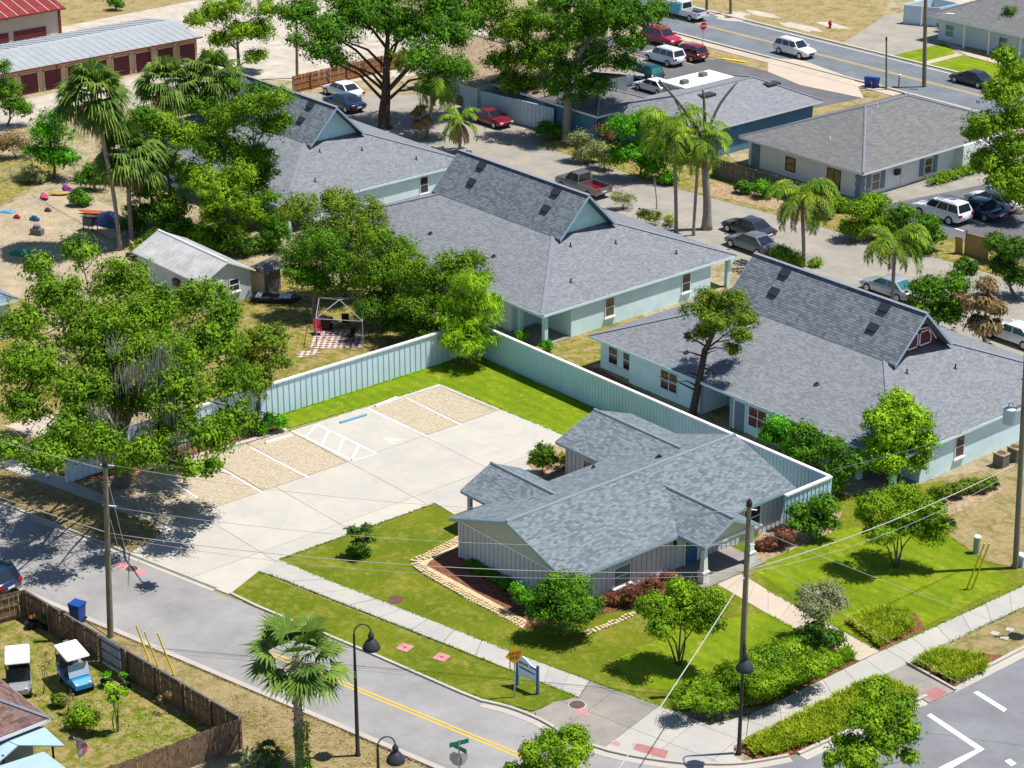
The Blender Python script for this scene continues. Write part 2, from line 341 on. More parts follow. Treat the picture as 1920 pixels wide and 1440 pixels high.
for nm,c1,c2 in (('oak',(.022,.085,.005),(.24,.41,.014)),('green',(.014,.07,.005),(.15,.34,.012)),('bright',(.06,.16,.006),(.31,.49,.014)),('vivid',(.025,.15,.006),(.17,.50,.012)),
                 ('dark',(.018,.07,.008),(.11,.22,.014)),('olive',(.05,.11,.01),(.28,.37,.022)),('lime',(.08,.22,.008),(.42,.66,.02)),('yellow',(.17,.27,.01),(.5,.58,.03)),
                 ('palm',(.02,.075,.012),(.21,.30,.045)),('queen',(.03,.11,.008),(.32,.43,.025)),('dry',(.18,.11,.04),(.45,.33,.17)),('red',(.10,.03,.02),(.34,.15,.08)),('grey',(.14,.17,.06),(.38,.4,.2)),('sage',(.12,.14,.05),(.36,.38,.14))):
    L[nm] = leafmat(nm+'_leaf', c1, c2)
# ================================================================ THE SETTING
rng = random.Random(7)
def sheet(name, poly, z, m, parent=None):
    b = MB(); b.add([(x,y,z) for x,y in poly],[tuple(range(len(poly)))])
    a = sum(poly[i][0]*poly[(i+1)%len(poly)][1]-poly[(i+1)%len(poly)][0]*poly[i][1] for i in range(len(poly)))
    if a < 0: b.f = [f[::-1] for f in b.f]
    o = b.build(name, m, parent)
    return o if parent else struct(o)
def plate(name, poly, z0, z1, m, parent=None):
    o = MB().prism(poly, z0, z1).build(name, m, parent); return o if parent else struct(o)
def lerp(a,b,t): return tuple(a[i]+(b[i]-a[i])*t for i in range(len(a)))
def offset(path, d):
    out=[]
    for i,p in enumerate(path):
        a=path[max(i-1,0)]; b=path[min(i+1,len(path)-1)]; dx,dy=b[0]-a[0],b[1]-a[1]; l=math.hypot(dx,dy) or 1
        out.append((p[0]-dy/l*d,p[1]+dx/l*d))
    return out
def sweep(b, path, o0, o1, z0, z1):
    A_=offset(path,o0); B_=offset(path,o1)
    for i in range(len(path)-1):
        b.prism([A_[i],A_[i+1],B_[i+1],B_[i]],z0,z1)
    return b
def smoothpath(p, n=4):
    out=[]
    for i in range(len(p)-1):
        p0=p[max(i-1,0)];p1=p[i];p2=p[i+1];p3=p[min(i+2,len(p)-1)]
        for k in range(n):
            t=k/n
            out.append(tuple(.5*((2*p1[j])+(-p0[j]+p2[j])*t+(2*p0[j]-5*p1[j]+4*p2[j]-p3[j])*t*t+(-p0[j]+3*p1[j]-3*p2[j]+p3[j])*t**3) for j in range(len(p1))))
    out.append(tuple(p[-1])); return out
def slabs(name, left, right, n, z, m, gap=.02, piece='slab', under=None):
    """a strip of concrete slabs between two edges (polylines of equal length)"""
    def at(e,t):
        k=min(int(t*(len(e)-1)),len(e)-2); return lerp(e[k],e[k+1],t*(len(e)-1)-k)
    base = plate(name, list(left)+list(right)[::-1], .002, z-.03, M['mulch'] if under is None else under)
    L_=math.hypot(left[-1][0]-left[0][0],left[-1][1]-left[0][1]); g=gap/L_/2
    for i in range(n):
        t0=i/n+g; t1=(i+1)/n-g
        plate(piece,[at(left,t0),at(left,t1),at(right,t1),at(right,t0)],z-.028,z+rng.uniform(-.003,.003),m,base)
    return base
def clip(poly, x0,x1,y0,y1):
    for ax,lim,sg in ((0,x0,1),(0,x1,-1),(1,y0,1),(1,y1,-1)):
        out=[]
        for i,p in enumerate(poly):
            q=poly[(i+1)%len(poly)]; a=(p[ax]-lim)*sg; b=(q[ax]-lim)*sg
            if a>=0: out.append(p)
            if (a<0)!=(b<0): out.append(lerp(p,q,a/(a-b)))
        poly=out
        if len(poly)<3: return []
    return poly

sheet('ground', [(-1500,-1500),(1500,-1500),(1500,1500),(-1500,1500)], 0, M['site'])
# ---- near street: its own axis, turned from the houses' grid
_a = math.atan(.2216); TX,TY = math.cos(_a),math.sin(_a)
def RD(s,q): return (s*TX-q*TY, s*TY+q*TX)
QN,QS,QC = -31.48,-38.43,-35.03
north = PG((955,1330),(1010,1352),(1060,1380),(1140,1411),(1250,1431),(1330,1436),(1400,1434),(1480,1420))
sheet('side_street', [RD(-260,QS),RD(46,QS),RD(60,QS-3),RD(62,-20)]+[G(1480,1424)]+north[::-1]+[RD(-260,QN)], .006, M['asphalt'])
sheet('main_street', PG((1345,1446),(1480,1424),(1750,1312),(1920,1226))+[RD(300,60)] if 0 else [G(1300,1437),G(1480,1424),G(1750,1312),G(1920,1226),(50.6,80),(68,80),(68,-120),(50.6,-120)], .010, M['asphalt_r'])
# yellow centre lines
for k in (-.13,.13):
    b=MB(); b.prism([RD(15.5,QC+k-.06),RD(46,QC+k-.06),RD(46,QC+k+.06),RD(15.5,QC+k+.06)],.007,.0145)
    o=b.build('centre_line',M['yellow']); struct(o)
# kerbs
b=MB(); kp=[RD(-260,QN),RD(8.7,QN)]; sweep(b,kp,0,.16,.0,.12); sweep(b,kp,-.32,0,.0,.02); struct(b.build('kerb',M['kerb']))
kp=[RD(9.7,QN+.02),G(480,1139),G(560,1172),G(700,1230),G(860,1300),G(905,1318)]; b=MB(); sweep(b,kp,.0,.16,0,.11); struct(b.build('kerb',M['kerb']))
kp=smoothpath([G(905,1318)]+north,3); b=MB(); sweep(b,kp,0,.18,0,.13); sweep(b,kp,-.45,0,0,.022); struct(b.build('kerb',M['kerb']))
kp=[RD(-260,QS),RD(46,QS)]; b=MB(); sweep(b,kp,-.16,0,0,.12); sweep(b,kp,0,.3,0,.02); struct(b.build('kerb',M['kerb']))
kp=PG((1500,1417),(1660,1343),(1740,1308)); b=MB(); sweep(b,kp,0,.2,0,.14); sweep(b,kp,-.5,0,0,.022); struct(b.build('kerb',M['kerb']))
kp=PG((1795,1283),(1870,1245),(2100,1125)); b=MB(); sweep(b,kp,0,.2,0,.14); sweep(b,kp,-.5,0,0,.022); struct(b.build('kerb',M['kerb']))
kp=PG((1740,1308),(1795,1283)); b=MB(); sweep(b,kp,-.5,0.1,0,.022); struct(b.build('kerb',M['kerb']))
# white crossing lines and stop line on the main street
for q_,q in enumerate((((1738,1342),(1745,1338),(1843,1403),(1835,1408)),((1825,1299),(1833,1296),(1888,1330),(1882,1335)),((1760,1440),(1838,1402),(1846,1405),(1772,1448)))):
    struct(MB().prism(PG(*q),.0105,.016+.003*q_).build('crossing_line',M['wpaint']))
struct(MB().prism(PG((1884,1427),(1894,1423),(1906,1432),(1896,1437)),.0105,.016).build('crossing_line',M['wpaint']))
# ---- lawns
sheet('lawn', PG((432,1113),(478,1072),(700,1160),(955,1258),(1078,1306),(1000,1334),(905,1314),(860,1297),(700,1227),(560,1169),(480,1138)), .05, M['lawn'])
sheet('lawn', PG((524,1052),(815,946),(900,990),(1000,960),(1440,960),(1590,930),(1905,880),(2080,950),(1915,1102),(1650,1223),(1610,1241),(1440,1325),(1262,1334),(955,1221),(590,1079)), .045, M['lawn'])
sheet('lawn', PG((1300,1170),(1440,1150),(1560,1195),(1470,1230),(1330,1300),(1180,1290),(1150,1240)), .055, M['lawn_bright'])
sheet('lawn', PG((1420,1075),(1480,1010),(1600,990),(1780,1010),(1850,1060),(1900,1095),(1650,1215),(1570,1178)), .055, M['lawn_bright'])
sheet('dry_lawn', PG((1770,900),(1990,850),(2080,950),(1930,1070),(1850,1055),(1780,1005)), .06, M['lawn_dry'])
sheet('back_lawn', [(-3.9,-13),(-2.5,5.5),(18,5.5),(18,2.5),(12.4,.72),(0,0),(-.6,-13)], .05, M['lawn_bright'])
sheet('mulch_bed', [(-3.9,-13),(-.6,-13),(-.8,-25.5),(-4.2,-28)], .046, M['mulch'])
sheet('verge', PG((0,878),(281,980),(302,1001),(240,1041),(180,1017),(0,943),(-500,735),(-500,690)), .05, M['lawn_dry'])
sheet('verge', PG((-300,700),(0,795),(110,840),(112,890),(0,852),(-300,745)), .05, M['lawn_dry'])
sheet('dry_verge', PG((160,1165),(215,1185),(452,1287),(600,1350),(780,1438),(800,1560),(430,1500),(455,1400),(240,1220)), .05, M['lawn_dry'])
sheet('verge', PG((1757,1216),(1920,1143),(2100,1060),(2100,1120),(1870,1240),(1850,1235)), .05, M['lawn_dry'])
sheet('yard_grass', [RD(-6,QS-.9),RD(17.6,QS-.6),(30,-37.4),(29,-52),(-10,-52)], .04, M['lawn_yard'])
sheet('yard_grass', [(-4.2,-12.8),(-4.4,4.5),(-8,7),(-26,6),(-30,-12),(-14,-22)], .04, M['lawn_yard'])
sheet('yard_grass', [(-1,6),(14,6),(4.4,10.2),(4.4,20),(-.6,20),(-.6,10),(-4,8)], .042, M['lawn_yard'])
# ---- parking lot and drive
LOT = PG((825,721),(1052,814),(1120,842),(1005,905),(895,952),(815,945),(525,1050),(483,1074),(430,1116),(240,1041),(304,1001),(281,979),(187,930),(300,893),(362,872),(500,822))
lot = sheet('parking_lot', LOT, .03, M['sandjoint'])
xs=[-3,6.35,13.2,26]; ys=[-34,-24.3,-18.5,-12.75,-6.5,1.5]
for i in range(len(xs)-1):
    for j in range(len(ys)-1):
        c=clip(LOT,xs[i]+.015,xs[i+1]-.015,ys[j]+.015,ys[j+1]-.015)
        if i==0 and j!=3: continue
        if len(c)>2: plate('slab',c,.034,.06,M['lot'],lot)
for a in ([(-.75,-12.74),(-.3,-12.74),(-.9,-22.6),(-1.3,-24.2)],[(0,-.02),(.38,-.0),(.28,-6.48),(-.05,-6.48)],[(.4,-.02),(6.33,.33),(6.33,.05),(.4,-.35)]):
    plate('edge_band',a,.034,.058,M['lot'],lot)
# pavers of the four stalls: each one a small block, too many to pick apart
def pavers(x0,x1,y0,y1,skew=0.0):
    pv=MB(); x=x0; r=0
    while x<x1-.05:
        y=y0+(-.1 if r%2 else 0)
        while y<y1-.02:
            a=max(y,y0)+.006; c=min(y+.2,y1)-.006
            if c-a>.03: pv.box(x+.005,min(x+.105,x1)-.005,a,c,.035,.058+rng.uniform(-.006,.006))
            y+=.2
        x+=.1; r+=1
    return pv
for (x0,x1,y0,y1) in ((.4,6.3,-3.25,-.4),(.3,6.3,-6.4,-3.4),(-.3,6.3,-16.05,-12.9),(-.4,6.3,-19.35,-16.2),(-.7,6.3,-24.2,-19.5)):
    stuff(pavers(x0,x1,y0,y1).build('pavers',M['paver'],lot))
# painted stall lines
def line(p,q,w=.11,z=.0,m='wpaint',name='stall_line',par=None):
    dx,dy=q[0]-p[0],q[1]-p[1]; l=math.hypot(dx,dy); nx,ny=-dy/l*w/2,dx/l*w/2
    return plate(name,[(p[0]+nx,p[1]+ny),(q[0]+nx,q[1]+ny),(q[0]-nx,q[1]-ny),(p[0]-nx,p[1]-ny)],.0605+z,.069+z,M[m],par)
for p,q in (((762,747),(865,798)),((690,767),(800,820)),((470,840),(578,897)),((394,868),(492,925)),((316,900),(370,935))): line(G(*p),G(*q),.13,par=lot)
for p,q in (((548,810),(662,865)),((594,797),(706,852)),((662,865),(706,852)),((572,822),(593,799)),((603,836),(617,809)),((633,851),(645,822)),((659,865),(673,837))): line(G(*p),G(*q),.13,par=lot)
# wheelchair symbol painted in the reserved stall
c0=G(736,828)
def sym(x,y): return (c0[0]+y*.75,c0[1]+x*.75)
for p,q in (((-.15,-.62),(-.15,-.1)),((-.15,-.3),(.25,-.3)),((-.15,-.1),(.3,-.1)),((.3,-.1),(.42,.35)),((.42,.35),(.62,.3))): line(sym(*p),sym(*q),.12,.001,par=lot)
for k in range(9):
    a0=math.pi*(.55+k*.14); a1=math.pi*(.55+(k+1)*.14); line(sym(.02+.42*math.cos(a0),.15+.42*math.sin(a0)),sym(.02+.42*math.cos(a1),.15+.42*math.sin(a1)),.11,.002,par=lot)
plate('stall_line',[(sym(-.18,-.78)[0]+.12*math.cos(k*.7),sym(-.18,-.78)[1]+.12*math.sin(k*.7)) for k in range(9)],.062,.07,M['wpaint'],lot)
# wheel stops
for u0,v0,u1,v1,m,lab in ((498,833,547,818,'white','white concrete wheel stop beside the striped access aisle'),(638,795,687,780,'bluepaint','light blue wheel stop heading the accessible stall'),
                      (704,764,744,748,'white','white wheel stop next to the blue one, half hidden in glare'),(322,886,362,875,'white','white wheel stop under the oak at the lot edge')):
    p,q=G(u0,v0),G(u1,v1); a=math.atan2(q[1]-p[1],q[0]-p[0]); l=math.hypot(q[0]-p[0],q[1]-p[1])
    b=MB(); prof=[(-.1,0),(.1,0),(.085,.1),(.05,.13),(-.05,.13),(-.085,.1)]
    b.add([(x,y,z) for x in (-l/2,l/2) for y,z in prof],[tuple(range(5,-1,-1)),tuple(range(6,12))]+[(i,(i+1)%6,6+(i+1)%6,6+i) for i in range(6)])
    o=link('wheel_stop',b.mesh('wheel_stop',M[m]),None,((p[0]+q[0])/2,(p[1]+q[1])/2,.06),a); tag(o,lab,'wheel stop','wheel stops of the parking lot')
# ---- sidewalks
slabs('sidewalk',PG((-300,740),(0,854),(103,891),(187,926)),PG((-300,760),(0,877),(140,928),(281,980)),14,.065,M['walk'])
slabs('sidewalk',PG((525,1051),(590,1079),(955,1222)),PG((484,1073),(512,1081),(955,1257)),15,.07,M['walk'])
slabs('sidewalk',PG((957,1223),(1105,1278)),PG((957,1258),(1085,1309)),4,.07,M['walk'])
slabs('sidewalk',PG((1405,1342),(1440,1326),(1660,1219),(1915,1102),(2080,1020)),PG((1400,1384),(1440,1365),(1705,1245),(1915,1142),(2100,1050)),22,.07,M['walk'])
cor=[G(1003,1337),G(1040,1318),G(1087,1310),G(1107,1280),G(1180,1305),G(1257,1333),G(1330,1362),G(1403,1343),G(1398,1386),G(1375,1402),G(1376,1420),G(1398,1432)]+[p for p in north[::-1][1:-1]]
cn=sheet('corner_pavement',cor,.035,M['mulch'])
ux,uy=TX,TY
def rot(p): return (p[0]*TX+p[1]*TY,-p[0]*TY+p[1]*TX)
cr=[rot(p) for p in cor]
qx=[27,33.5,36.2,38.6,41.2,44,47.2,52]; qy=[-34,-32.4,-29.6,-27.2,-24]
for i in range(len(qx)-1):
    for j in range(len(qy)-1):
        c=clip(cr,qx[i]+.012,qx[i+1]-.012,qy[j]+.012,qy[j+1]-.012)
        if len(c)>2: plate('slab',[(x*TX-y*TY,x*TY+y*TX) for x,y in c],.04,.072,M['apron'] if i<2 else M['walk'],cn)
plate('tactile_pad',PG((1188,1396),(1200,1397),(1253,1410),(1247,1425),(1185,1407)),.0725,.077,M['redpad'],cn)
slabs('ramp',PG((1697,1248),(1790,1298)),PG((1657,1267),(1742,1320)),2,.072,M['apron'])
plate('tactile_pad',PG((1755,1290),(1778,1301),(1750,1316),(1727,1303)),.0735,.078,M['redpad'])
b=MB(); sweep(b,PG((1698,1245),(1790,1297)),0,.14,0,.16); struct(b.build('kerb',M['kerb']))
slabs('garden_path',PG((1372,1066),(1440,1109),(1575,1182),(1650,1223)),PG((1325,1085),(1440,1153),(1500,1186),(1611,1241)),9,.068,M['walk_warm'])
plate('doorstep',PG((898,950),(878,931),(816,945),(852,967)),.05,.08,M['lot'])
# beds round the office
sheet('mulch_bed',PG((870,1005),(800,1060),(985,1180),(1195,1140),(1340,1095),(1290,1060),(1080,1100)),.058,M['mulch'])
sheet('mulch_bed',PG((1420,1060),(1490,1030),(1560,1000),(1580,960),(1440,990),(1400,1030)),.062,M['litter'])
sheet('mulch_bed',PG((985,870),(1050,830),(1090,860),(1020,900)),.062,M['litter'])
sheet('mulch_bed',PG((1090,690),(1120,690),(1330,805),(1570,905),(1590,960),(1540,930),(1330,840)),.044,M['mulch'])
sheet('mulch_bed',PG((1715,970),(1790,965),(1875,930),(1885,905),(1840,895),(1740,925)),.066,M['litter'])
sheet('mulch_bed',PG((1262,1330),(1440,1322),(1605,1243),(1590,1205),(1500,1195),(1280,1290)),.06,M['mulch'])
sheet('mulch_bed',PG((1580,1165),(1715,1150),(1735,1180),(1655,1221)),.063,M['mulch'])
sheet('mulch_bed',PG((1703,1250),(1755,1222),(1880,1230),(1870,1240),(1792,1288)),.063,M['mulch'])
sheet('mulch_bed',PG((1375,1405),(1400,1388),(1650,1270),(1738,1306),(1500,1412),(1430,1428)),.063,M['mulch'])
stone=M['stone']
def edging(name,px,n,w,seed=1):
    rr=random.Random(seed); p=smoothpath(PG(*px),n); b=MB(); 
    for i in range(len(p)-1):
        a,c=p[i],p[i+1]; l=math.hypot(c[0]-a[0],c[1]-a[1]); k=max(1,int(l/.22)); ang=math.atan2(c[1]-a[1],c[0]-a[0])
        for q in range(k):
            m_=lerp(a,c,(q+.5)/k)
            for row in range(int(w/.2)):
                b.obox((m_[0]-math.sin(ang)*(row*.2-w/2+rr.uniform(-.05,.05)),m_[1]+math.cos(ang)*(row*.2-w/2),.08+rr.uniform(0,.04)),(rr.uniform(.14,.21),rr.uniform(.13,.19),.09),ang+rr.uniform(-.4,.4))
    o=b.build(name,stone); stuff(o); o['label']='cream stone edging chips along the office bed'; o['category']='edging stones'; return o
sheet('edging_band',PG((868,1006),(790,1046),(776,1062),(876,1126),(980,1180),(990,1166),(885,1108),(800,1062),(806,1054),(874,1018)),.066,stone)
edging('edging_stones',((872,1010),(800,1048),(785,1062),(880,1118),(985,1172)),4,.62,3)
edging('edging_stones',((1095,1190),(1140,1172),(1190,1150)),3,.4,4)['label']='cream stone edging chips in front of the red shrubs'
# ---- rear lane, rear lot, far road
sheet('lane',[(-72,34),(-60,46.5),(-46,47.2),(40,47.5),(40,33.5),(-30,33.5)],.02,M['lane'])
for i,x in enumerate((-44,-36,-27,-18,-9,0,9,18)): plate('joint_strip',[(x,33.6),(x+.05,33.6),(x+.4,47),(x+.35,47)],.0205,.0225,M['apron'])
sheet('drive',[(-110,30),(-86,30),(-70,42),(-62,64),(-80,70),(-112,60)],.018,M['sand'])
sheet('rear_lot',[(-66,62),(-30,62),(-30,81.5),(-40,81.5),(-66,79)],.02,M['asphalt_lot'])
for y in (66.5,69.6,72.7,75.8,79): plate('bay_line',[(-57,y),(-51,y+.1),(-51,y+.24),(-57,y+.14)],.021,.026,M['yellow'])
plate('yellow_stop',[(-50.5,79.7),(-47.9,80.6),(-48,81),(-50.6,80.1)],.02,.14,M['ypost'])
sheet('far_road',[(-300,84.3),(200,84.9),(200,94.6),(-300,94.0)],.024,M['asphalt_far'])
for k in (-.17,.17): plate('centre_line',[(-300,89.1+k),(200,89.7+k),(200,89.83+k),(-300,89.23+k)],.025,.031,M['yellow'])
for y0,y1,nm in ((83.9,84.3,'kerb'),(94.4,94.8,'kerb')): plate(nm,[(-300,y0),(-54,y0+.25),(200,y0+.5),(200,y1+.5),(-300,y1)],0,.13,M['kerb'])
plate('gutter_line',[(-300,93.6),(200,94.2),(200,94.3),(-300,93.7)],.025,.031,M['wpaint'])
sheet('verge',[(-55,79.5),(-30,80.4),(-30,82.4),(-55,82)],.035,M['lawn_dry'])
slabs('sidewalk',[(-140,82.4),(60,82.6)],[(-140,83.8),(60,84.0)],60,.06,M['walk_warm'],under=M['sandjoint'])
sheet('far_field',[(-300,95),(-47,95.1),(-52,108),(-62,122),(-300,122)],.03,M['lawn_dry'])
for i,(u,v,rx,ry) in enumerate(((1370,33,2.2,1.6),(1500,51,2.8,1.2),(1560,48,2.2,.9),(1430,27,2.6,.9),(1390,26,1.2,.8),(1330,24,1.4,.8))):
    c=G(u,v); sheet('sand_patch',[(c[0]+rx*math.cos(k*.5+i)*(1+.25*math.sin(3*k)),c[1]+ry*math.sin(k*.5+i)*(1+.2*math.cos(2*k))) for k in range(12)],.034+.001*i,M['sand'])
sheet('far_yard',[(-300,122),(-62,122),(-50,114),(-41,118),(-41,190),(-300,190)],.028,M['sand'])
sheet('drive',[(-46.5,94.9),(-39.6,95),(-39.2,104),(-43,113),(-52,115),(-52,108)],.036,M['lane'])
sheet('lawn',[(-39.6,95.1),(-35.6,95.2),(-35.7,101),(-39.4,104.3)],.04,M['lawn_bright']); sheet('lawn',[(-34.6,95.2),(-22,95.3),(-22,101),(-34.5,101)],.04,M['lawn_bright'])
sheet('lawn',[(-39,104.8),(-20,103),(-20,112),(-40,112)],.034,M['lawn_dry'])
slabs('sidewalk',[(-39.6,104.6),(-34,102.4),(-16,101.6)],[(-39.2,103.6),(-34,101.2),(-16,100.4)],10,.06,M['walk_warm'],under=M['sandjoint'])
slabs('sidewalk',[(-35.6,101.2),(-35.6,95)],[(-34.6,101.2),(-34.6,95)],4,.062,M['walk_warm'],under=M['sandjoint'])
sheet('drive',PG((1440,110),(1500,112),(1600,148),(1620,185),(1500,160),(1440,135)),.042,M['walk_warm'])
sheet('yard_grass',[(-32,60),(-9,58),(12,62),(12,70),(-9,72),(-9,84),(-30,82.3)],.03,M['lawn_dry'])
sheet('drive',[(-9.8,54),(-8,70),(-4,70),(-2,60),(-6,50)],.035,M['lane'])
sheet('rear_lot',[(-6.5,52),(16,52),(16,78),(-1,78),(-4,66)],.038,M['asphalt_lot'])
for y in (54.2,57,59.9,62.8): plate('bay_line',[(-3,y),(3,y),(3,y+.14),(-3,y+.14)],.039,.044,M['wpaint'])
sheet('verge',[(-40,43.5),(-22,44),(8,47.6),(30,48),(30,52),(-6,52),(-12,53),(-40,56)],.032,M['lawn_yard'])
sheet('mulch_bed',[(-9.5,46.8),(-20,44.6),(-20,48),(-9,50)],.036,M['litter'])
# far left ground
sheet('pad',PG((-60,440),(0,390),(55,365),(210,455),(300,520),(120,560),(-60,560)),.024,M['pad'])
sheet('pad',PG((60,366),(130,350),(230,400),(260,440),(205,448)),.026,M['pad'])
sheet('yard_grass',PG((-200,330),(0,300),(110,300),(110,330),(40,360),(0,385),(-200,440)),.022,M['lawn_yard'])
sheet('gravel_drive',PG((-100,205),(30,190),(370,118),(470,110),(520,135),(260,200),(60,235),(-100,260)),.016,M['sand'])
sheet('field',PG((130,62),(420,10),(520,-30),(60,-60),(60,10),(115,60)),.014,M['lawn_dry'])
sheet('yard_grass',PG((-200,520),(0,500),(60,560),(140,760),(0,800),(-200,740)),.02,M['lawn_yard'])
sheet('drive',PG((-200,810),(0,800),(125,770),(125,800),(110,825),(0,845),(-200,880)),.03,M['walk_warm'])
# ================================================================ BUILDINGS
def GZ(u,v,f):                       # point on a surface z=f(x,y) seen at that photo coordinate
    z=3.0
    for _ in range(40):
        x,y=G(u,v,z); z=z*.4+f(x,y)*.6
    return (x,y,z)
def onwall(x,y,z,ang): return Matrix.Translation((x,y,z)) @ Matrix.Rotation(ang-math.pi/2,4,'Z')   # local: x along the wall, y outward, z up
def xf(b,m): b.v=[tuple(m@Vector(q)) for q in b.v]; return b
def window(par,x,y,z,ang,w,h,g='glass',fr='white',sill='white',mull=True,cols=1,name='window'):
    m=onwall(x,y,z,ang); t=.07; b=MB(); W=w/2
    b.box(-W,-W+t,0,.06,0,h); b.box(W-t,W,0,.06,0,h); b.box(-W+t,W-t,0,.06,0,t); b.box(-W+t,W-t,0,.06,h-t,h)
    if mull: b.box(-W+t,W-t,0,.05,h*.5-.03,h*.5+.03)
    for k in range(1,cols): xk=-W+w*k/cols; b.box(xk-.03,xk+.03,0,.052,t,h-t)
    o=xf(b,m).build(name,M[fr],par,world=True)
    for k in range(cols):
        x0=-W+t+(w-2*t)*k/cols; x1=-W+t+(w-2*t)*(k+1)/cols
        for z0,z1 in (((t,h*.5-.03),(h*.5+.03,h-t)) if mull else ((t,h-t),)):
            xf(MB().box(x0,x1,-.02,.02,z0,z1),m).build('pane',M[g],o,world=True)
    if sill: xf(MB().box(-W-.08,W+.08,0,.14,-.12,-.01),m).build('sill',M[sill],o,world=True)
    return o
def door(par,x,y,z,ang,w,h,c,fr='white'):
    m=onwall(x,y,z,ang); o=xf(MB().box(-w/2,w/2,0,.05,0,h),m).build('door',M[c],par,world=True)
    b=MB(); b.box(-w/2-.1,-w/2,0,.08,0,h+.1); b.box(w/2,w/2+.1,0,.08,0,h+.1); b.box(-w/2,w/2,0,.08,h,h+.1); xf(b,m).build('frame',M[fr],o,world=True)
    xf(MB().box(w/2-.14,w/2-.06,.05,.12,h*.45,h*.45+.1),m).build('handle',M['rim'],o,world=True); return o
def hiproof(par,x0,x1,y0,y1,z0,rise,m,ridge=None,t=.18,along=None,name='roof',capm='ridge_h'):
    lx,ly=x1-x0,y1-y0; al=along or ('x' if lx>=ly else 'y'); r=min(lx,ly)/2
    if ridge is not None: r=ridge
    if al=='x': e0,e1=(x0+r,(y0+y1)/2),(x1-r,(y0+y1)/2)
    else: e0,e1=((x0+x1)/2,y0+r),((x0+x1)/2,y1-r)
    V=[(x0,y0,z0-t),(x1,y0,z0-t),(x1,y1,z0-t),(x0,y1,z0-t),(x0,y0,z0),(x1,y0,z0),(x1,y1,z0),(x0,y1,z0),(*e0,z0+rise),(*e1,z0+rise)]
    F=[(3,2,1,0),(0,1,5,4),(1,2,6,5),(2,3,7,6),(3,0,4,7)]
    F+=[(4,5,9,8),(5,6,9),(6,7,8,9),(7,4,8)] if al=='x' else [(4,5,8),(5,6,9,8),(6,7,9),(7,4,8,9)]
    o=MB().add(V,F).build(name,M[m],par,world=True)
    b=MB()
    for a,c in (((x0,y0),e0),((x0,y1),e0 if al=='x' else e1),((x1,y0),e1 if al=='x' else e0),((x1,y1),e1),):
        b.tube([(a[0],a[1],z0+.02),(c[0],c[1],z0+rise+.02)],.11,5)
    b.tube([(*e0,z0+rise+.02),(*e1,z0+rise+.02)],.11,5); b.build('ridge_cap',M[capm],o,world=True)
    b=MB(); e=.02
    b.box(x0-e,x1+e,y0-e,y0-.002,z0-t-.02,z0-.02); b.box(x0-e,x1+e,y1+.002,y1+e,z0-t-.02,z0-.02); b.box(x0-e,x0-.002,y0,y1,z0-t-.02,z0-.02); b.box(x1+.002,x1+e,y0,y1,z0-t-.02,z0-.02)
    b.build('fascia',M['white'],o,world=True); return o
def gable(par,x0,x1,y0,y1,z0,zr,al,m,t=.14,name='roof',capm='ridge_main',fas='trim_blue'):
    if al=='x': yc=(y0+y1)/2; S=[[(x0,y0,z0),(x1,y0,z0),(x1,yc,zr),(x0,yc,zr)],[(x0,y1,z0),(x1,y1,z0),(x1,yc,zr),(x0,yc,zr)]]; cap=[(x0,yc,zr),(x1,yc,zr)]
    else: xc=(x0+x1)/2; S=[[(x0,y0,z0),(x0,y1,z0),(xc,y1,zr),(xc,y0,zr)],[(x1,y0,z0),(x1,y1,z0),(xc,y1,zr),(xc,y0,zr)]]; cap=[(xc,y0,zr),(xc,y1,zr)]
    b=MB()
    for s in S: b.slab(s,t)
    o=b.build(name,M[m],par,world=True); MB().tube([(p[0],p[1],p[2]+.0) for p in cap],.1,6).build('ridge_cap',M[capm],o,world=True)
    b=MB(); e=.025                              # barge boards and fascias, a little proud of the slope edges
    for s in S:
        for a,c in ((s[0],s[3]),(s[1],s[2]),(s[0],s[1])):
            a,c=Vector(a),Vector(c); d=(c-a).normalized(); n_=Vector((d.y,-d.x,0)).normalized()
            if (a+n_-Vector(((x0+x1)/2,(y0+y1)/2,a.z))).length<(a-n_-Vector(((x0+x1)/2,(y0+y1)/2,a.z))).length: n_=-n_
            q=[a+n_*.003,c+n_*.003,c+n_*e,a+n_*e]; dz=Vector((0,0,t+.05)); up=Vector((0,0,-.015))
            b.add([p+up-dz for p in q]+[p+up for p in q],[(3,2,1,0),(4,5,6,7),(0,1,5,4),(1,2,6,5),(2,3,7,6),(3,0,4,7)])
    b.build('fascia',M[fas],o,world=True)
    return o
def boxvent(par,x,y,z,slope_ang,rz=0,s=1.0):
    m=Matrix.Translation((x,y,z))@Matrix.Rotation(rz,4,'Z')@Matrix.Rotation(slope_ang,4,'X'); b=MB(); b.bevbox(-.46*s,.46*s,-.36*s,.36*s,-.12,.17,.05)
    o=xf(b,m).build('roof_vent',M['vent'],par,world=True); return o
def pipe(par,x,y,z,h=.4,r=.07):
    o=MB().lathe((x,y,z-.1),[(r*2.4,0),(r*2.2,.13),(r,.16),(r,h),(r*.7,h)],8).build('vent_pipe',M['vent'],par,world=True); return o

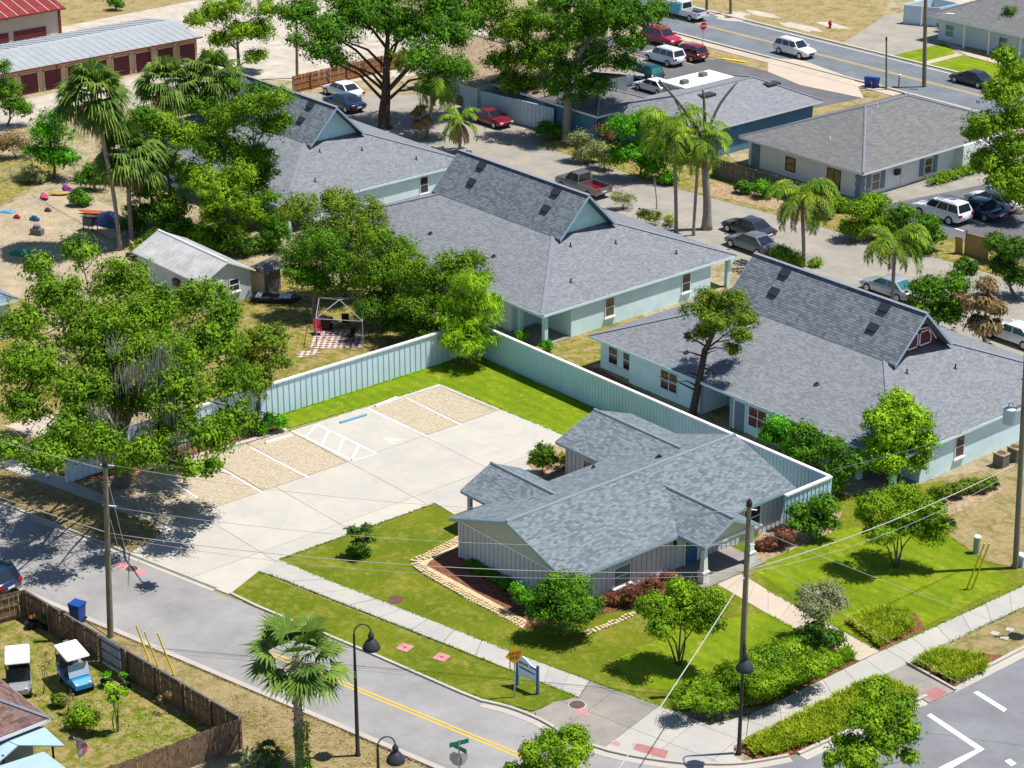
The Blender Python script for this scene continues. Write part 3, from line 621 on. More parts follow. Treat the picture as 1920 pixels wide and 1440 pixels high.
# ---------------------------------------------------------------- the three aqua houses in a row
YA,YB=9.85,30.1; YC=(YA+YB)/2
def aqua_house(xb,label,maroon=False):
    xa=xb-28.0; t=thing('aqua_house',label,'house',(xb,YA,0),0,'row of three aqua houses')
    ox,oy=.24,.45; X0,X1,Y0,Y1=xa+.3,xb-ox,YA+oy,YB-.4
    P=[(X0,Y0+.4),(X0+3.4,Y0+.4),(X0+3.4,Y0),(X0+10.65,Y0),(X0+10.65,Y0+2.4),(X0+13.35,Y0+2.4),(X0+13.35,Y0),(X1-3.8,Y0),(X1-3.8,Y0+2.6),(X1,Y0+2.6),(X1,Y1-2.2),(X1-3,Y1-2.2),(X1-3,Y1),(X0,Y1)]
    MB().prism(P,0,2.45).build('wall',M['aqua'],t,world=True)
    for x,y in ((X1-.16,Y0+.16),(X1-.16,Y1-.16),(X1-2.9,Y0+.16)): MB().box(x-.16,x+.16,y-.16,y+.16,0,2.45).build('porch_post',M['gable_aqua'],t,world=True)
    MB().box(X1-3.75,X1+.05,Y0-.05,Y0+2.55,.005,.09).build('porch_slab',M['apron'],t,world=True)
    z1,i=5.2,7.1; ux0,ux1,uy0,uy1=xa+i,xb-i,YA+7.3,YB-7.3
    V=[(xa,YA,2.44),(xb,YA,2.44),(xb,YB,2.44),(xa,YB,2.44),(xa,YA,2.6),(xb,YA,2.6),(xb,YB,2.6),(xa,YB,2.6),(ux0,uy0,z1),(ux1,uy0,z1),(ux1,uy1,z1),(ux0,uy1,z1)]
    rf=MB().add(V,[(3,2,1,0),(0,1,5,4),(1,2,6,5),(2,3,7,6),(3,0,4,7),(4,5,9,8),(5,6,10,9),(6,7,11,10),(7,4,8,11),(8,9,10,11)]).build('roof',M['roof_h'],t,world=True)
    for a,c in ((4,8),(5,9),(6,10),(7,11)):
        b=MB(); p,q=Vector(V[a]),Vector(V[c])
        for k in range(30): b.obox((p+(q-p)*(k+.5)/30)+Vector((0,0,.025)),((q-p).length/30*1.15,.3,.025),math.atan2((q-p).y,(q-p).x),Matrix.Rotation(-math.atan2(2.6,(q-p).to_2d().length)+.03,4,'Y'))
        b.build('hip_cap',M['ridge_h'],rf,world=True)
    b=MB(); e=.03
    b.box(xa-e,xb+e,YA-e,YA-.003,2.40,2.585); b.box(xb+.003,xb+e,YA,YB,2.40,2.585); b.box(xa-e,xa-.003,YA,YB,2.4,2.585); b.box(xa,xb,YB+.003,YB+e,2.4,2.585)
    b.build('fascia',M['aqua'],rf,world=True)
    zr=8.12; u=MB()
    for s in ([(ux0-.9,uy0-.12,z1-.02),(ux1+.95,uy0-.12,z1-.02),(ux1+.95,YC,zr),(ux0-.9,YC,zr)],[(ux0-.9,uy1+.12,z1-.02),(ux1+.95,uy1+.12,z1-.02),(ux1+.95,YC,zr),(ux0-.9,YC,zr)]): u.slab(s,.14)
    up=u.build('upper_roof',M['roof_h_up'],t,world=True)
    b=MB()
    for k in range(60): b.obox((ux0-.9+(ux1-ux0+1.85)*(k+.5)/60,YC,zr+.0),((ux1-ux0+1.85)/60*1.1,.3,.05),0,Matrix.Rotation(.06,4,'Y'))
    b.build('ridge_cap',M['ridge_h'],up,world=True)
    for x in (ux1+.955,ux0-.935):
        b=MB()
        for sy,ye in ((1,uy0-.12),(-1,uy1+.12)):
            b.add([(x,ye,z1-.24),(x+.03,ye,z1-.24),(x+.03,YC,zr-.2),(x,YC,zr-.2),(x,ye,z1-.0),(x+.03,ye,z1-.0),(x+.03,YC,zr+.02),(x,YC,zr+.02)],[(3,2,1,0),(4,5,6,7),(0,1,5,4),(1,2,6,5),(2,3,7,6),(3,0,4,7)])
        b.build('barge_board',M['trim_blue'],up,world=True)
    for x,nm in ((ux1,1),(ux0,0)):
        g_=MB().add([(x-.08,uy0+.1,z1-.05),(x-.08,uy1-.1,z1-.05),(x-.08,YC,zr-.25),(x+.08,uy0+.1,z1-.05),(x+.08,uy1-.1,z1-.05),(x+.08,YC,zr-.25)],[(0,2,1),(3,4,5),(0,1,4,3),(1,2,5,4),(2,0,3,5)]).build('gable_wall',M['maroon' if maroon and nm else 'gable_aqua'],t,world=True)
        if maroon and nm:                                    # white strapwork on the maroon gable
            def bar(p,q,w=.09):
                dy,dz=q[0]-p[0],q[1]-p[1]; l=math.hypot(dy,dz); b=MB().box(x+.082,x+.12,-l/2-w/2,l/2+w/2,-w/2,w/2)
                xf(b,Matrix.Translation((0,(p[0]+q[0])/2,(p[1]+q[1])/2))@Matrix.Rotation(math.atan2(dz,dy),4,'X')); b.build('trim_bar',M['white'],g_,world=True)
            for yc,w,h in ((18.5,1.0,.62),(19.75,1.0,.95),(21.05,1.15,.95)):
                z0=z1+.22; c=[(yc-w/2,z0),(yc+w/2,z0),(yc+w/2,z0+h),(yc-w/2,z0+h)]
                if yc>21: c=[(yc-w/2,z0),(yc+w/2,z0),(yc+w/2,z0+h*.55),(yc+w/4,z0+h),(yc-w/2,z0+h)]
                if yc<19: c=[(yc-w/2,z0),(yc+w/2,z0),(yc+w/2,z0+h),(yc-w/4,z0+h*.8),(yc-w/2,z0+h*.4)]
                for k in range(len(c)): bar(c[k],c[(k+1)%len(c)])
            for p,q in (((18.6,z1+1.25),(19.9,z1+1.5)),((19.9,z1+1.5),(21.3,z1+1.35)),((21.3,z1+1.35),(22.2,z1+.35)),((19.2,z1+1.78),(20.8,z1+1.78))): bar(p,q)
    sl=lambda y:(zr-z1)/(YC-uy0)*(y-uy0)+z1
    for u,v in ((912,299),(885,343),(1049,352),(1024,393)):              # where the middle house has them; the same on all three
        x,y,z=GZ(u,v,lambda a_,b_:min(zr,sl(b_))); y=min(y,YC-.48); boxvent(up,x+.3+xb,y,sl(y)+.04,math.atan((zr-z1)/(YC-uy0)),0,.86)
    low=lambda x:2.6+(xb-x)/i*2.6
    for x,y in ((xb-1.9,25.3),(xb-4.6,21.4),(xb-5.6,17.6),(xb-2.2,14.6)): pipe(rf,x,y,low(x),.42,.055)
    for x,y in ((xb-9.5,YA+3.4),(xb-17,YA+3.2),(xb-20,YA+1.8)): pipe(rf,x,y,2.6+(y-YA)/7.3*2.6,.25,.1)
    # windows on the long end wall and the front
    for y in (YA+6.9,YA+14.95): window(t,X1,y,.72,0,.95,1.55,'glass_warm' if y<20 else 'glass')
    xs_=[X0+1.35,X0+2.85,X0+7.4,X0+15.8]
    for k,x in enumerate(xs_): window(t,x,Y0+(.4 if k<2 else 0),.62,-math.pi/2,1.0 if k<2 else 1.7,1.5,'glass','white','aqua',True,1 if k<2 else 2)
    # carport recess on the front, its back sheet a darker aqua than the walls
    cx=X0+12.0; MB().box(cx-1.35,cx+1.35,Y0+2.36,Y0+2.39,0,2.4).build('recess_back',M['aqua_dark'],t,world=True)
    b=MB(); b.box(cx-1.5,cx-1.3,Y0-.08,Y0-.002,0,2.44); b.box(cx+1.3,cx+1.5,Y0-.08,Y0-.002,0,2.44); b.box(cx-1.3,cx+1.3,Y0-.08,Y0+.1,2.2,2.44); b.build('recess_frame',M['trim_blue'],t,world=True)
    door(t,X0+14.2,Y0,0,-math.pi/2,.95,2.05,'shutter','aqua')
    return t
h1=aqua_house(-32.8,'aqua house at the back of the row, half behind trees, mint gable')
h2=aqua_house(-.3,'aqua house in the middle of the row with mint gable and hipped roof')
h3=aqua_house(32.75,'aqua house nearest the camera with maroon gable and white strapwork',True)

# ---------------------------------------------------------------- the office with the slate-blue roof
of=thing('office_house','small grey board-sided office with slate-blue shingle roof and gabled porch','house',(26,-7,0))
WX0,WX1,WY0,WY1=21.35,30.85,-15.65,2.1
wall=MB().box(WX0,WX1,WY0,WY1,0,2.5).build('wall',M['siding'],of,world=True)
bm_y=MB().box(-.022,.022,-.03,-.001,0,2.42).mesh('batten',M['batten']); bm_x=MB().box(.001,.03,-.022,.022,0,2.42).mesh('batten',M['batten'])
def put(me,nm,par,x,y,z=0,rz=0):
    p=WM[par].inverted()@Vector((x,y,z)); return link(nm,me,par,p,rz)
k=WX0+.38
while k<WX1: put(bm_y,'batten',wall,k,WY0); k+=.39
k=WY0+.3
while k<WY1:
    if not(-12.3<k<-10.7 or -7.1<k<-4.6 or -1.6<k<0.2): put(bm_x,'batten',wall,WX1,k)
    k+=.39
gz=(4.33-2.6)/5.18
MB().add([(WX0-.3,WY0-.05,2.5),(WX1+.3,WY0-.05,2.5),(26.1,WY0-.05,4.2),(WX0-.3,WY0+.1,2.5),(WX1+.3,WY0+.1,2.5),(26.1,WY0+.1,4.2)],[(0,1,2),(3,5,4),(0,3,4,1),(1,4,5,2),(2,5,3,0)]).build('gable_panel',M['gable'],of,world=True)
MB().add([(WX0-.3,WY1-.1,2.5),(WX1+.3,WY1-.1,2.5),(26.1,WY1-.1,4.2),(WX0-.3,WY1+.05,2.5),(WX1+.3,WY1+.05,2.5),(26.1,WY1+.05,4.2)],[(0,1,2),(3,5,4),(0,3,4,1),(1,4,5,2),(2,5,3,0)]).build('gable_panel',M['gable'],of,world=True)
MB().box(WX0-.25,WX1+.1,WY0-.085,WY0-.052,2.4,2.52).build('trim_board',M['white'],of,world=True)
MB().box(WX0-.05,WX0+.08,WY0-.08,WY0+.05,0,2.4).build('corner_board',M['white'],of,world=True); MB().box(WX1-.08,WX1+.05,WY0-.075,WY0+.05,0,2.4).build('corner_board',M['siding'],of,world=True)
gable(of,20.95,31.3,-16.1,2.5,2.6,4.33,'y','roof_main')
w1=MB().box(17.3,WX0-.01,-3.65,2.1,0,2.5).build('wall',M['siding'],of,world=True)
MB().add([(17.25,-3.85,2.5),(17.25,2.3,2.5),(17.25,-.8,3.72),(17.4,-3.85,2.5),(17.4,2.3,2.5),(17.4,-.8,3.72)],[(0,2,1),(3,4,5),(0,1,4,3),(1,2,5,4),(2,0,3,5)]).build('gable_panel',M['gable'],of,world=True)
gable(of,16.85,24.7,-4.1,2.52,2.62,3.86,'x','roof_main')
gable(of,18.45,24.4,-13.2,-8.4,2.61,3.7,'x','roof_main')
for y in (-12.8,-8.8): MB().bevbox(18.72,18.98,y-.13,y+.13,0,2.5,.02).build('porch_post',M['siding'],of,world=True)
MB().add([(18.7,-12.9,2.5),(18.7,-8.7,2.5),(18.7,-10.8,3.52),(18.85,-12.9,2.5),(18.85,-8.7,2.5),(18.85,-10.8,3.52)],[(0,2,1),(3,4,5),(0,1,4,3),(1,2,5,4),(2,0,3,5)]).build('gable_panel',M['gable'],of,world=True)
door(of,WX0,-10.8,.02,math.pi,1.0,2.1,'door_blue')
window(of,19.6,-3.65,.7,-math.pi/2,1.2,1.35)
k=17.5
while k<21.2:
    if abs(k-19.6)>.7: put(bm_y,'batten',w1,k,-3.65)
    k+=.39
# front porch
gable(of,27.2,33.45,-7.42,-2.82,2.63,3.74,'x','roof_main')
MB().add([(33.0,-7.2,2.5),(33.0,-3.05,2.5),(33.0,-5.12,3.55),(33.15,-7.2,2.5),(33.15,-3.05,2.5),(33.15,-5.12,3.55)],[(0,2,1),(3,4,5),(0,1,4,3),(1,2,5,4),(2,0,3,5)]).build('gable_panel',M['gable'],of,world=True)
MB().box(32.95,33.22,-7.25,-3.0,2.32,2.5).build('porch_beam',M['white'],of,world=True)
for y in (-7.05,-3.2):
    p=MB().lathe((33.08,y,0),[(.34,0),(.34,.75),(.38,.76),(.38,.86),(.25,.87),(.17,2.25),(.25,2.26),(.25,2.33)],4)
    c=Matrix.Translation((33.08,y,0))@Matrix.Rotation(math.pi/4,4,'Z')@Matrix.Translation((-33.08,-y,0)); xf(p,c).build('porch_post',M['white'],of,world=True)
MB().box(30.9,33.7,-7.6,-2.6,.06,.14).build('porch_slab',M['apron'],of,world=True)
door(of,WX1,-5.9,.14,0,1.0,2.1,'door_blue')
MB().box(WX1+.005,WX1+.06,-5.0,-4.6,.3,2.2).build('sidelight',M['glass'],of,world=True)
window(of,WX1,-11.45,.55,0,1.35,1.3,'glass_teal'); window(of,WX1,-.75,.75,0,1.5,1.35)
l_=MB().box(WX1+.03,WX1+.16,-7.35,-7.2,1.75,1.95); l_.box(WX1,WX1+.05,-7.32,-7.23,1.9,2.05); l_.build('wall_lantern',M['black'],of,world=True)
mz=lambda x:4.33-abs(x-26.12)*.334
for u,v in ((1113,877),(1236,858)):
    x,y,z=GZ(u,v,lambda a,b:mz(a)); pipe(of,x,y,z,.3,.07 if u<1200 else .12)
# ---------------------------------------------------------------- board fences round the office lot
def ribfence(label,p,q,h,m,ribm,sp,side,cap=True,name='panel_fence'):
    dx,dy=q[0]-p[0],q[1]-p[1]; l=math.hypot(dx,dy); t=thing(name,label,'fence',p,math.atan2(dy,dx))
    pn=MB().box(0,l,-.05,.05,0,h-.1).build('panel',M[m],t)
    rb=MB().box(-.022,.022,.05*side,.085*side,.02,h-.12).mesh('rib',M[ribm]); n=int(l/sp)
    for i in range(n): link('rib',rb,pn,((i+.5)*sp,0,0))
    if cap: 
        cm=MB().bevbox(0,2.38,-.13,.13,h-.1,h+.02,.02).mesh('cap',M['white']); k=0.0
        while k<l-.3:
            link('cap',cm,t,(k,0,0),scale=(min(1,(l-k)/2.4),1,1)); k+=2.4
    return t
ribfence('long pale blue-green board fence behind the office with white cap',(-2.75,5.42),(31.45,5.42),2.5,'fencewall','fencewall',.3,-1)
ribfence('short ribbed fence return at the office corner with white cap',(31.55,1.35),(31.55,5.5),2.5,'fencewall','fence_rib',.36,-1)
ribfence('pale blue ribbed fence along the head of the parking lot',(-2.85,-28.2),(-2.85,5.3),2.5,'fenceleft','fence_rib',.475,-1)

# ---------------------------------------------------------------- lap-sided garden shed
sh=thing('garden_shed','pale grey lap-sided shed with streaked white metal roof','shed',(-27.5,-2.6,0))
MB().box(-32,-22.75,-4.85,-.45,0,2.35).build('wall',M['shedwall'],sh,world=True)
b=MB()
for k in range(14):
    z=.1+k*.165
    b.box(-22.75,-22.72,-4.85,-.45,z,z+.15); b.box(-32,-22.75,-4.88,-4.85,z,z+.15)
stuff(b.build('lap_board',M['shedwall'],sh,world=True))
MB().add([(-22.85,-5,2.35),(-22.85,-.3,2.35),(-22.85,-2.65,3.5),(-22.7,-5,2.35),(-22.7,-.3,2.35),(-22.7,-2.65,3.5)],[(0,2,1),(3,4,5),(0,1,4,3),(1,2,5,4),(2,0,3,5)]).build('gable_panel',M['shedwall'],sh,world=True)
rf=gable(sh,-32.3,-22.45,-5.15,-.15,2.4,3.62,'x','shedroof',.06,capm='white',fas='white')
rm=MB()
for s in (-1,1):
    y0,y1=(-5.15,-2.65) if s<0 else (-.15,-2.65)
    for k in range(20):
        x=-32.1+k*.5; rm.slab([(x,y0,2.42),(x+.06,y0,2.42),(x+.06,y1,3.64),(x,y1,3.64)],.03)
stuff(rm.build('roof_rib',M['shedroof'],rf,world=True))
door(sh,-22.72,-3.85,.05,0,1.3,2.0,'white'); window(sh,-22.72,-2.0,1.0,0,.95,1.05)
MB().box(-26.5,-25.8,-5.2,-4.88,1.2,1.75).build('window_ac',M['iron'],sh,world=True)

# ---------------------------------------------------------------- storage units and red-roofed barn
st=thing('storage_building','long tan storage building with maroon roller doors and grey metal roof','storage units',(-92,22,0))
MB().box(-97,-86.9,-5,36.3,0,2.7).build('wall',M['tanwall'],st,world=True)
rf=gable(st,-97.4,-86.3,-5.2,36.7,2.78,3.55,'y','metal_roof',.1,capm='metal_rib',fas='red_roof')
rr1=MB().slab([(-92,-.04,3.6),(-92,.04,3.6),(-86.3,.04,2.83),(-86.3,-.04,2.83)],.05).mesh('roof_rib',M['metal_rib']); rr2=MB().slab([(-92,-.04,3.6),(-92,.04,3.6),(-97.4,.04,2.83),(-97.4,-.04,2.83)],.05).mesh('roof_rib',M['metal_rib'])
inv=WM[st].inverted()
for k in range(46):
    y=-4.6+k*.9
    for me in (rr1,rr2):
        link('roof_rib',me,rf,inv@Vector((0,y,0)))
for k in range(10):
    yc=35-k*2.72; m=onwall(-86.9,yc,.05,0)
    d=xf(MB().box(-.95,.95,0,.04,0,2.05),m).build('roller_door',M['maroon'],st,world=True)
    b=MB()
    for q in range(10): b.box(-.93,.93,.04,.07,.06+q*.2,.16+q*.2)
    stuff(xf(b,m).build('door_slat',M['maroon'],d,world=True))
    b=MB(); b.box(-1.12,-.96,0,.09,0,2.15); b.box(.96,1.12,0,.09,0,2.15); b.box(-1.12,1.12,0,.09,2.06,2.2); xf(b,m).build('door_frame',M['tanwall'],d,world=True)
for y in (30.2,19.2): MB().box(-86.88,-86.78,y,y+.1,0,2.7).build('downpipe',M['maroon'],st,world=True)
MB().obox((-86.7,25.4,2.5),(.3,.35,.2)).build('flood_light',M['rim'],st,world=True)
rb=thing('red_roofed_barn','cream metal barn with ribbed red roof behind the storage units','barn',(-112,20,0))
MB().box(-122,-107.6,-5,31.4,0,2.9).build('wall',M['creamwall'],rb,world=True)
rf=gable(rb,-122.5,-107,-5.3,31.9,2.95,4.8,'y','red_roof',.1,capm='red_roof',fas='red_roof')
rr=MB().slab([(-114.7,-.05,4.85),(-114.7,.05,4.85),(-107,.05,3.0),(-107,-.05,3.0)],.05).mesh('roof_rib',M['red_rib']); inv=WM[rb].inverted()
for k in range(28): link('roof_rib',rr,rf,inv@Vector((0,-4+k*1.3,0)))
for y in (27.5,22.8,18): MB().box(-107.6,-107.5,y-2,y+2,0,1.1).build('loading_door',M['maroon'],rb,world=True)
MB().box(-107.62,-107.45,31.2,31.45,0,2.9).build('corner_trim',M['red_roof'],rb,world=True)
MB().obox((-107.4,25,2.6),(.4,.4,.25)).build('flood_light',M['rim'],rb,world=True)

# ---------------------------------------------------------------- houses and blocks behind the lane
hp=thing('hip_roofed_house','white stucco house with weathered grey hip roof and shutters behind the lane','house',(-15,64,0))
MB().box(-22,-8.5,54.2,74,0,2.55).build('wall',M['whitewall'],hp,world=True)
MB().box(-8.5,-7.6,67.2,74,0,2.55).build('wall',M['whitewall'],hp,world=True)
rf=hiproof(hp,-22.6,-7.7,53.5,76.5,2.7,2.85,'roof_old',ridge=8.6,along='y',capm='ridge_h')
for u,v in ((1645,200),(1707,183),(1556,262)):
    x,y,z=GZ(u,v,lambda a,b:2.7+min((-7.7-a),(b-53.5)*.85,a+22.6)*.37); MB().lathe((x,y,z-.05),[(.1,0),(.09,.12),(.05,.14),(.05,.35)],8).build('vent_pipe',M['white'],rf,world=True)
for x,w,h in ((-16.8,1.2,1.3),(-11.6,1.6,1.9)): window(hp,x,54.2,.6 if h<1.5 else .15,-math.pi/2,w,h,'glass_warm','dark_metal',None,h<1.5,1 if h<1.5 else 2)
MB().box(-21.6,-20.6,54.1,54.19,0,2.4).build('side_door',M['shutter'],hp,world=True)
for k in range(7): 
    MB().box(-9.1 if k%2 else -9.0,-8.45,54.14,54.8 if k%2 else 54.7,.05+k*.35,.36+k*.35).build('quoin',M['brick'],hp,world=True)
for y in (56.2,63.4,71.2):
    xw=-8.5 if y<67 else -7.6; w_=window(hp,xw,y,.5,0,1.1,1.5,'glass_warm')
    for s in (-1,1): MB().box(xw,xw+.06,y+s*.95-.28,y+s*.95+.28,.45,2.05).build('shutter',M['shutter'],w_,world=True)
door(hp,-8.5,60.2,.05,0,.95,2.05,'white'); MB().obox((-8.3,58.9,1.6),(.25,.6,.5)).build('mail_box',M['black'],hp,world=True)

bb=thing('blue_building','low steel-blue building with pale grey hip roof behind the dead tree','building',(-30,58,0))
MB().box(-36.9,-25.6,50.5,66.8,0,2.9).build('wall',M['bluewall'],bb,world=True)
rf=hiproof(bb,-37.3,-25.1,50,67.6,3.0,1.7,'roof_grey',ridge=3.5,along='y')
for u,v in ((1446,158),(1324,179)):
    x,y,z=GZ(u,v,lambda a,b:3+(-25.1-a)*.27); MB().bevbox(x-.5,x+.5,y-.9,y+.9,z-.1,z+.16,.05).build('roof_vent',M['vent'],rf,world=True)
b2=thing('shaded_blue_wing','shaded dark blue house wing with hip roof under the tall trees','house',(-39,52,0))
MB().box(-43,-35.8,47.9,54.6,0,2.85).build('wall',M['bluewall'],b2,world=True); hiproof(b2,-43.5,-35.2,47.4,55.4,3.0,1.35,'roof_old',capm='ridge_h')
b3=thing('flat_roofed_block','small flat white-roofed block with two roof units beside the rear lot','building',(-37.5,63,0))
MB().box(-39.2,-35.9,59.8,66.3,0,3.2).build('wall',M['shedwall'],b3,world=True); MB().box(-39.35,-35.75,59.65,66.45,3.2,3.42).build('roof',M['white'],b3,world=True)
for x,y in ((-37.2,60.8),(-38,64.2)): MB().bevbox(x-.3,x+.3,y-.4,y+.4,3.42,3.8,.04).build('roof_unit',M['hvac'],b3,world=True)
b4=thing('tan_roofed_house','white-sided house with tan shingle roof under the big trees','house',(-50,54,0))
MB().box(-62,-44.5,49,60,0,2.9).build('wall',M['whiteblue'],b4,world=True); gable(b4,-63,-43.6,47.6,61.5,2.95,4.6,'x','roof_tan',capm='ridge_h',fas='white')
MB().box(-53.3,-51.2,45.9,49,0,2.9).build('shed_wall',M['whiteblue'],b4,world=True); MB().slab([(-53.6,45.5,2.9),(-50.9,45.5,2.9),(-50.9,49.2,3.4),(-53.6,49.2,3.4)],.1).build('shed_roof',M['roof_tan'],b4,world=True)
k=-53.2
while k<-51.2: MB().box(k,k+.06,45.86,45.9,0,2.85).build('batten',M['fence_rib'],b4,world=True); k+=.4
ribfence('pale blue-white fence in the shade behind the lane',(-51.1,46.3),(-41.6,47.6),2.5,'whiteblue','whiteblue',.5,-1,False)
b5=thing('roadside_shop','small white shop with tan hip roof and teal windows','shop',(-52,64,0))
MB().box(-57,-49.2,59.5,65.4,0,2.8).build('wall',M['whiteblue'],b5,world=True); hiproof(b5,-58,-48.3,58.6,66.2,2.95,1.4,'roof_tan',capm='ridge_h')
window(b5,-49.2,62.6,.5,0,1.6,1.9,'glass_teal',cols=2); door(b5,-49.2,64.6,.05,0,.9,2.1,'white')
b6=thing('corner_house','pale blue house with grey hip roof at the far side of the road','house',(-33,110,0))
MB().box(-41,-22,104.6,118,0,2.7).build('wall',M['whiteblue'],b6,world=True); hiproof(b6,-41.8,-20,103.4,119,2.9,2.6,'roof_old',ridge=6,along='x')
for x in (-39.4,-32): window(b6,x,104.6,.6,-math.pi/2,1.3,1.4,'glass_teal')
for x in (-36.6,-33.2,-29): MB().box(x-.1,x+.1,103.55,103.75,0,2.75).build('porch_post',M['white'],b6,world=True)
en=thing('yard_enclosure','pale blue board enclosure with double gate beside the far drive','enclosure',(-46,110,0))
for nm,a in (('wall',(-48.4,-48.3,107.4,112.6)),('wall',(-48.3,-44.6,112.5,112.6)),('wall',(-44.7,-44.6,109.2,112.5))): MB().box(*a,0,2.3).build(nm,M['whiteblue'],en,world=True)
g0,g1=Vector((-48.3,107.4,0)),Vector((-44.65,109.2,0)); d=g1-g0
for k in range(2):
    p=g0+d*(k*.5+.01); q=g0+d*(k*.5+.49); MB().prism([(p.x,p.y),(q.x,q.y),(q.x-.04,q.y+.08),(p.x-.04,p.y+.08)],.05,2.25).build('gate',M['whiteblue'],en,world=True)
# house at the lower left
bl=thing('brown_roofed_house','house corner with brown shingle roof and pale blue tin awnings','house',(20,-52,0))
MB().box(9,24.8,-62,-45.9,0,2.5).build('wall',M['concwall'],bl,world=True)
hiproof(bl,8,25.5,-64,-45.2,2.7,3.2,'roof_brown',ridge=7)
aw=lambda pts,z:[(*G(u,v,z),z) for u,v in pts]
MB().slab(aw(((-40,1364),(82,1362),(122,1398),(34,1397)),2.3),.06).build('awning',M['tin'],bl,world=True)
MB().slab([(*G(-40,1366,2.29),2.29),(*G(33,1398,2.29),2.29),(*G(-6,1432,2.0),2.0),(*G(-60,1410,2.0),2.0)],.06).build('awning',M['tin'],bl,world=True)
MB().slab(aw(((82,1409),(132,1446),(120,1520),(-60,1520),(-30,1445)),2.05),.06).build('awning',M['tin'],bl,world=True)
for x,y in ((27.1,-46.0),(28.9,-47),(26.2,-48.2)): MB().tube([(x,y,0),(x,y,2.15)],.06,8).build('awning_post',M['dark_metal'],bl,world=True)
lb=thing('blue_roofed_house','corner of a blue-grey shingled roof beyond the oak','house',G(-60,620))
x,y=G(34,560,3)
MB().box(x-9,x-.5,y-12,y-.5,0,2.9).build('wall',M['whiteblue'],lb,world=True); hiproof(lb,x-10,x,y-12.5,y,3.0,2.2,'roof_blue')
# ================================================================ VEGETATION
NR = np.random.default_rng(11)
def quadmesh(name, V, m, smooth=False):             # V: (n,4,3) array of quads
    n=len(V); me=bpy.data.meshes.new(name); me.vertices.add(n*4); me.vertices.foreach_set('co',V.astype('f').ravel())
    me.loops.add(n*4); me.loops.foreach_set('vertex_index',np.arange(n*4,dtype='i')); me.polygons.add(n); me.polygons.foreach_set('loop_start',np.arange(0,n*4,4,dtype='i'))
    me.update(calc_edges=True); me.materials.append(m); return me
def norm(a): return a/np.maximum(np.linalg.norm(a,axis=-1,keepdims=True),1e-6)
def leafquads(P, N, size, asp=.55, droop=0.0):
    n=len(P); r=NR.normal(size=(n,3)); 
    if droop: r=r*(1-droop)+np.array([0,0,-1.6])*droop
    t=norm(np.cross(np.cross(N,r),N)); s=np.cross(N,t)
    size=np.broadcast_to(size,(n,)) if np.ndim(size)==0 else size
    a=t*(size*.5)[:,None]; b=s*(size*.5*asp)[:,None]; c=N*(size*.12)[:,None]
    return np.stack([P-a,P+b+c,P+a,P-b+c],1)
def crown(blobs, n, size, clump=.55, per=26, asp=.55, up=.5, droop=0.0, flat=.75, seed=0, low=-.45, gaps=.82):
    """leaf quads: ellipsoids -> twig clumps on their shells (some thrown outward, some missing) -> leaves"""
    global NR
    NR=np.random.default_rng(seed+100); size=size*.7
    B=np.array(blobs,float); cl=max(clump*.8,.38*float(B[:,3].mean())); per=int(per*2.7*(cl/clump)**1.6); clump=cl; ar=(B[:,3]*B[:,4]+B[:,3]*B[:,5])**.95; nc=max(4,n//per)
    k=NR.choice(len(B),nc,p=ar/ar.sum()); d=norm(NR.normal(size=(nc,3))); d[:,2]=np.where(d[:,2]<low,-d[:,2]*.6,d[:,2]); d=norm(d)
    # whole sectors of a crown stay thin so that what lies behind shows through
    ph=NR.random((len(B),3))*6.28; gap=np.sin(d[:,0]*3.1+ph[k,0])*np.sin(d[:,1]*3.3+ph[k,1])+.55*np.sin(d[:,2]*4.0+ph[k,2])+2*(1-gaps)
    rr=.5+.52*NR.random(nc)**.6; rr=np.where(NR.random(nc)<.16,rr*1.22,rr); rr=np.where(gap<-.35,rr*.72,rr); core=NR.random(nc)<.24; rr=np.where(core,.12+.42*NR.random(nc),rr)
    C=B[k,:3]+d*B[k,3:6]*rr[:,None]
    cs=clump*(.45+1.0*NR.random(nc)); cs=cs*np.minimum(1,B[k,3]/clump*.6); cs=np.where(rr>1.02,cs*.6,cs); cs=np.where(core,cs*1.35,cs)
    m=(NR.poisson(per,nc)*np.where(gap<-.35,.55,1)*np.where(rr>1.02,.5,1)).astype(int)+3; idx=np.repeat(np.arange(nc),m); tot=len(idx)
    off=NR.normal(size=(tot,3))*np.array([.43,.43,.43*flat]); off*=np.minimum(1,1.3/np.maximum(np.linalg.norm(off,axis=1),1e-3))[:,None]
    P=C[idx]+off*cs[idx][:,None]
    N=norm(d[idx]*.45+norm(off)*1.15+np.array([0,0,up*.8])+NR.normal(size=(tot,3))*.38)
    sz=size*(.45+1.0*NR.random(tot)**1.3)*np.where(core[idx],1.75,1.0); P[:,2]=np.maximum(P[:,2],.05)
    return leafquads(P,N,sz,asp,droop)
CF=np.array([-math.sin(YAW),math.cos(YAW)]); CR=np.array([math.cos(YAW),math.sin(YAW)])
def PB(base,u,v,dep=0.0):        # point above the ground near `base`, in the upright plane through it that faces the viewer, `dep` metres farther back
    q=np.array([base[0]-CAMX,base[1]-CAMY]); f0=q@CF+dep
    a=(u-960)/CAMF; b=(v-720)/CAMF; fy=math.cos(PITCH)-b*math.sin(PITCH); fz=-math.sin(PITCH)-b*math.cos(PITCH); t=f0/fy
    p=np.array([CAMX,CAMY])+CF*f0+CR*(a*t); return (p[0],p[1],CAMH+fz*t), t/CAMF
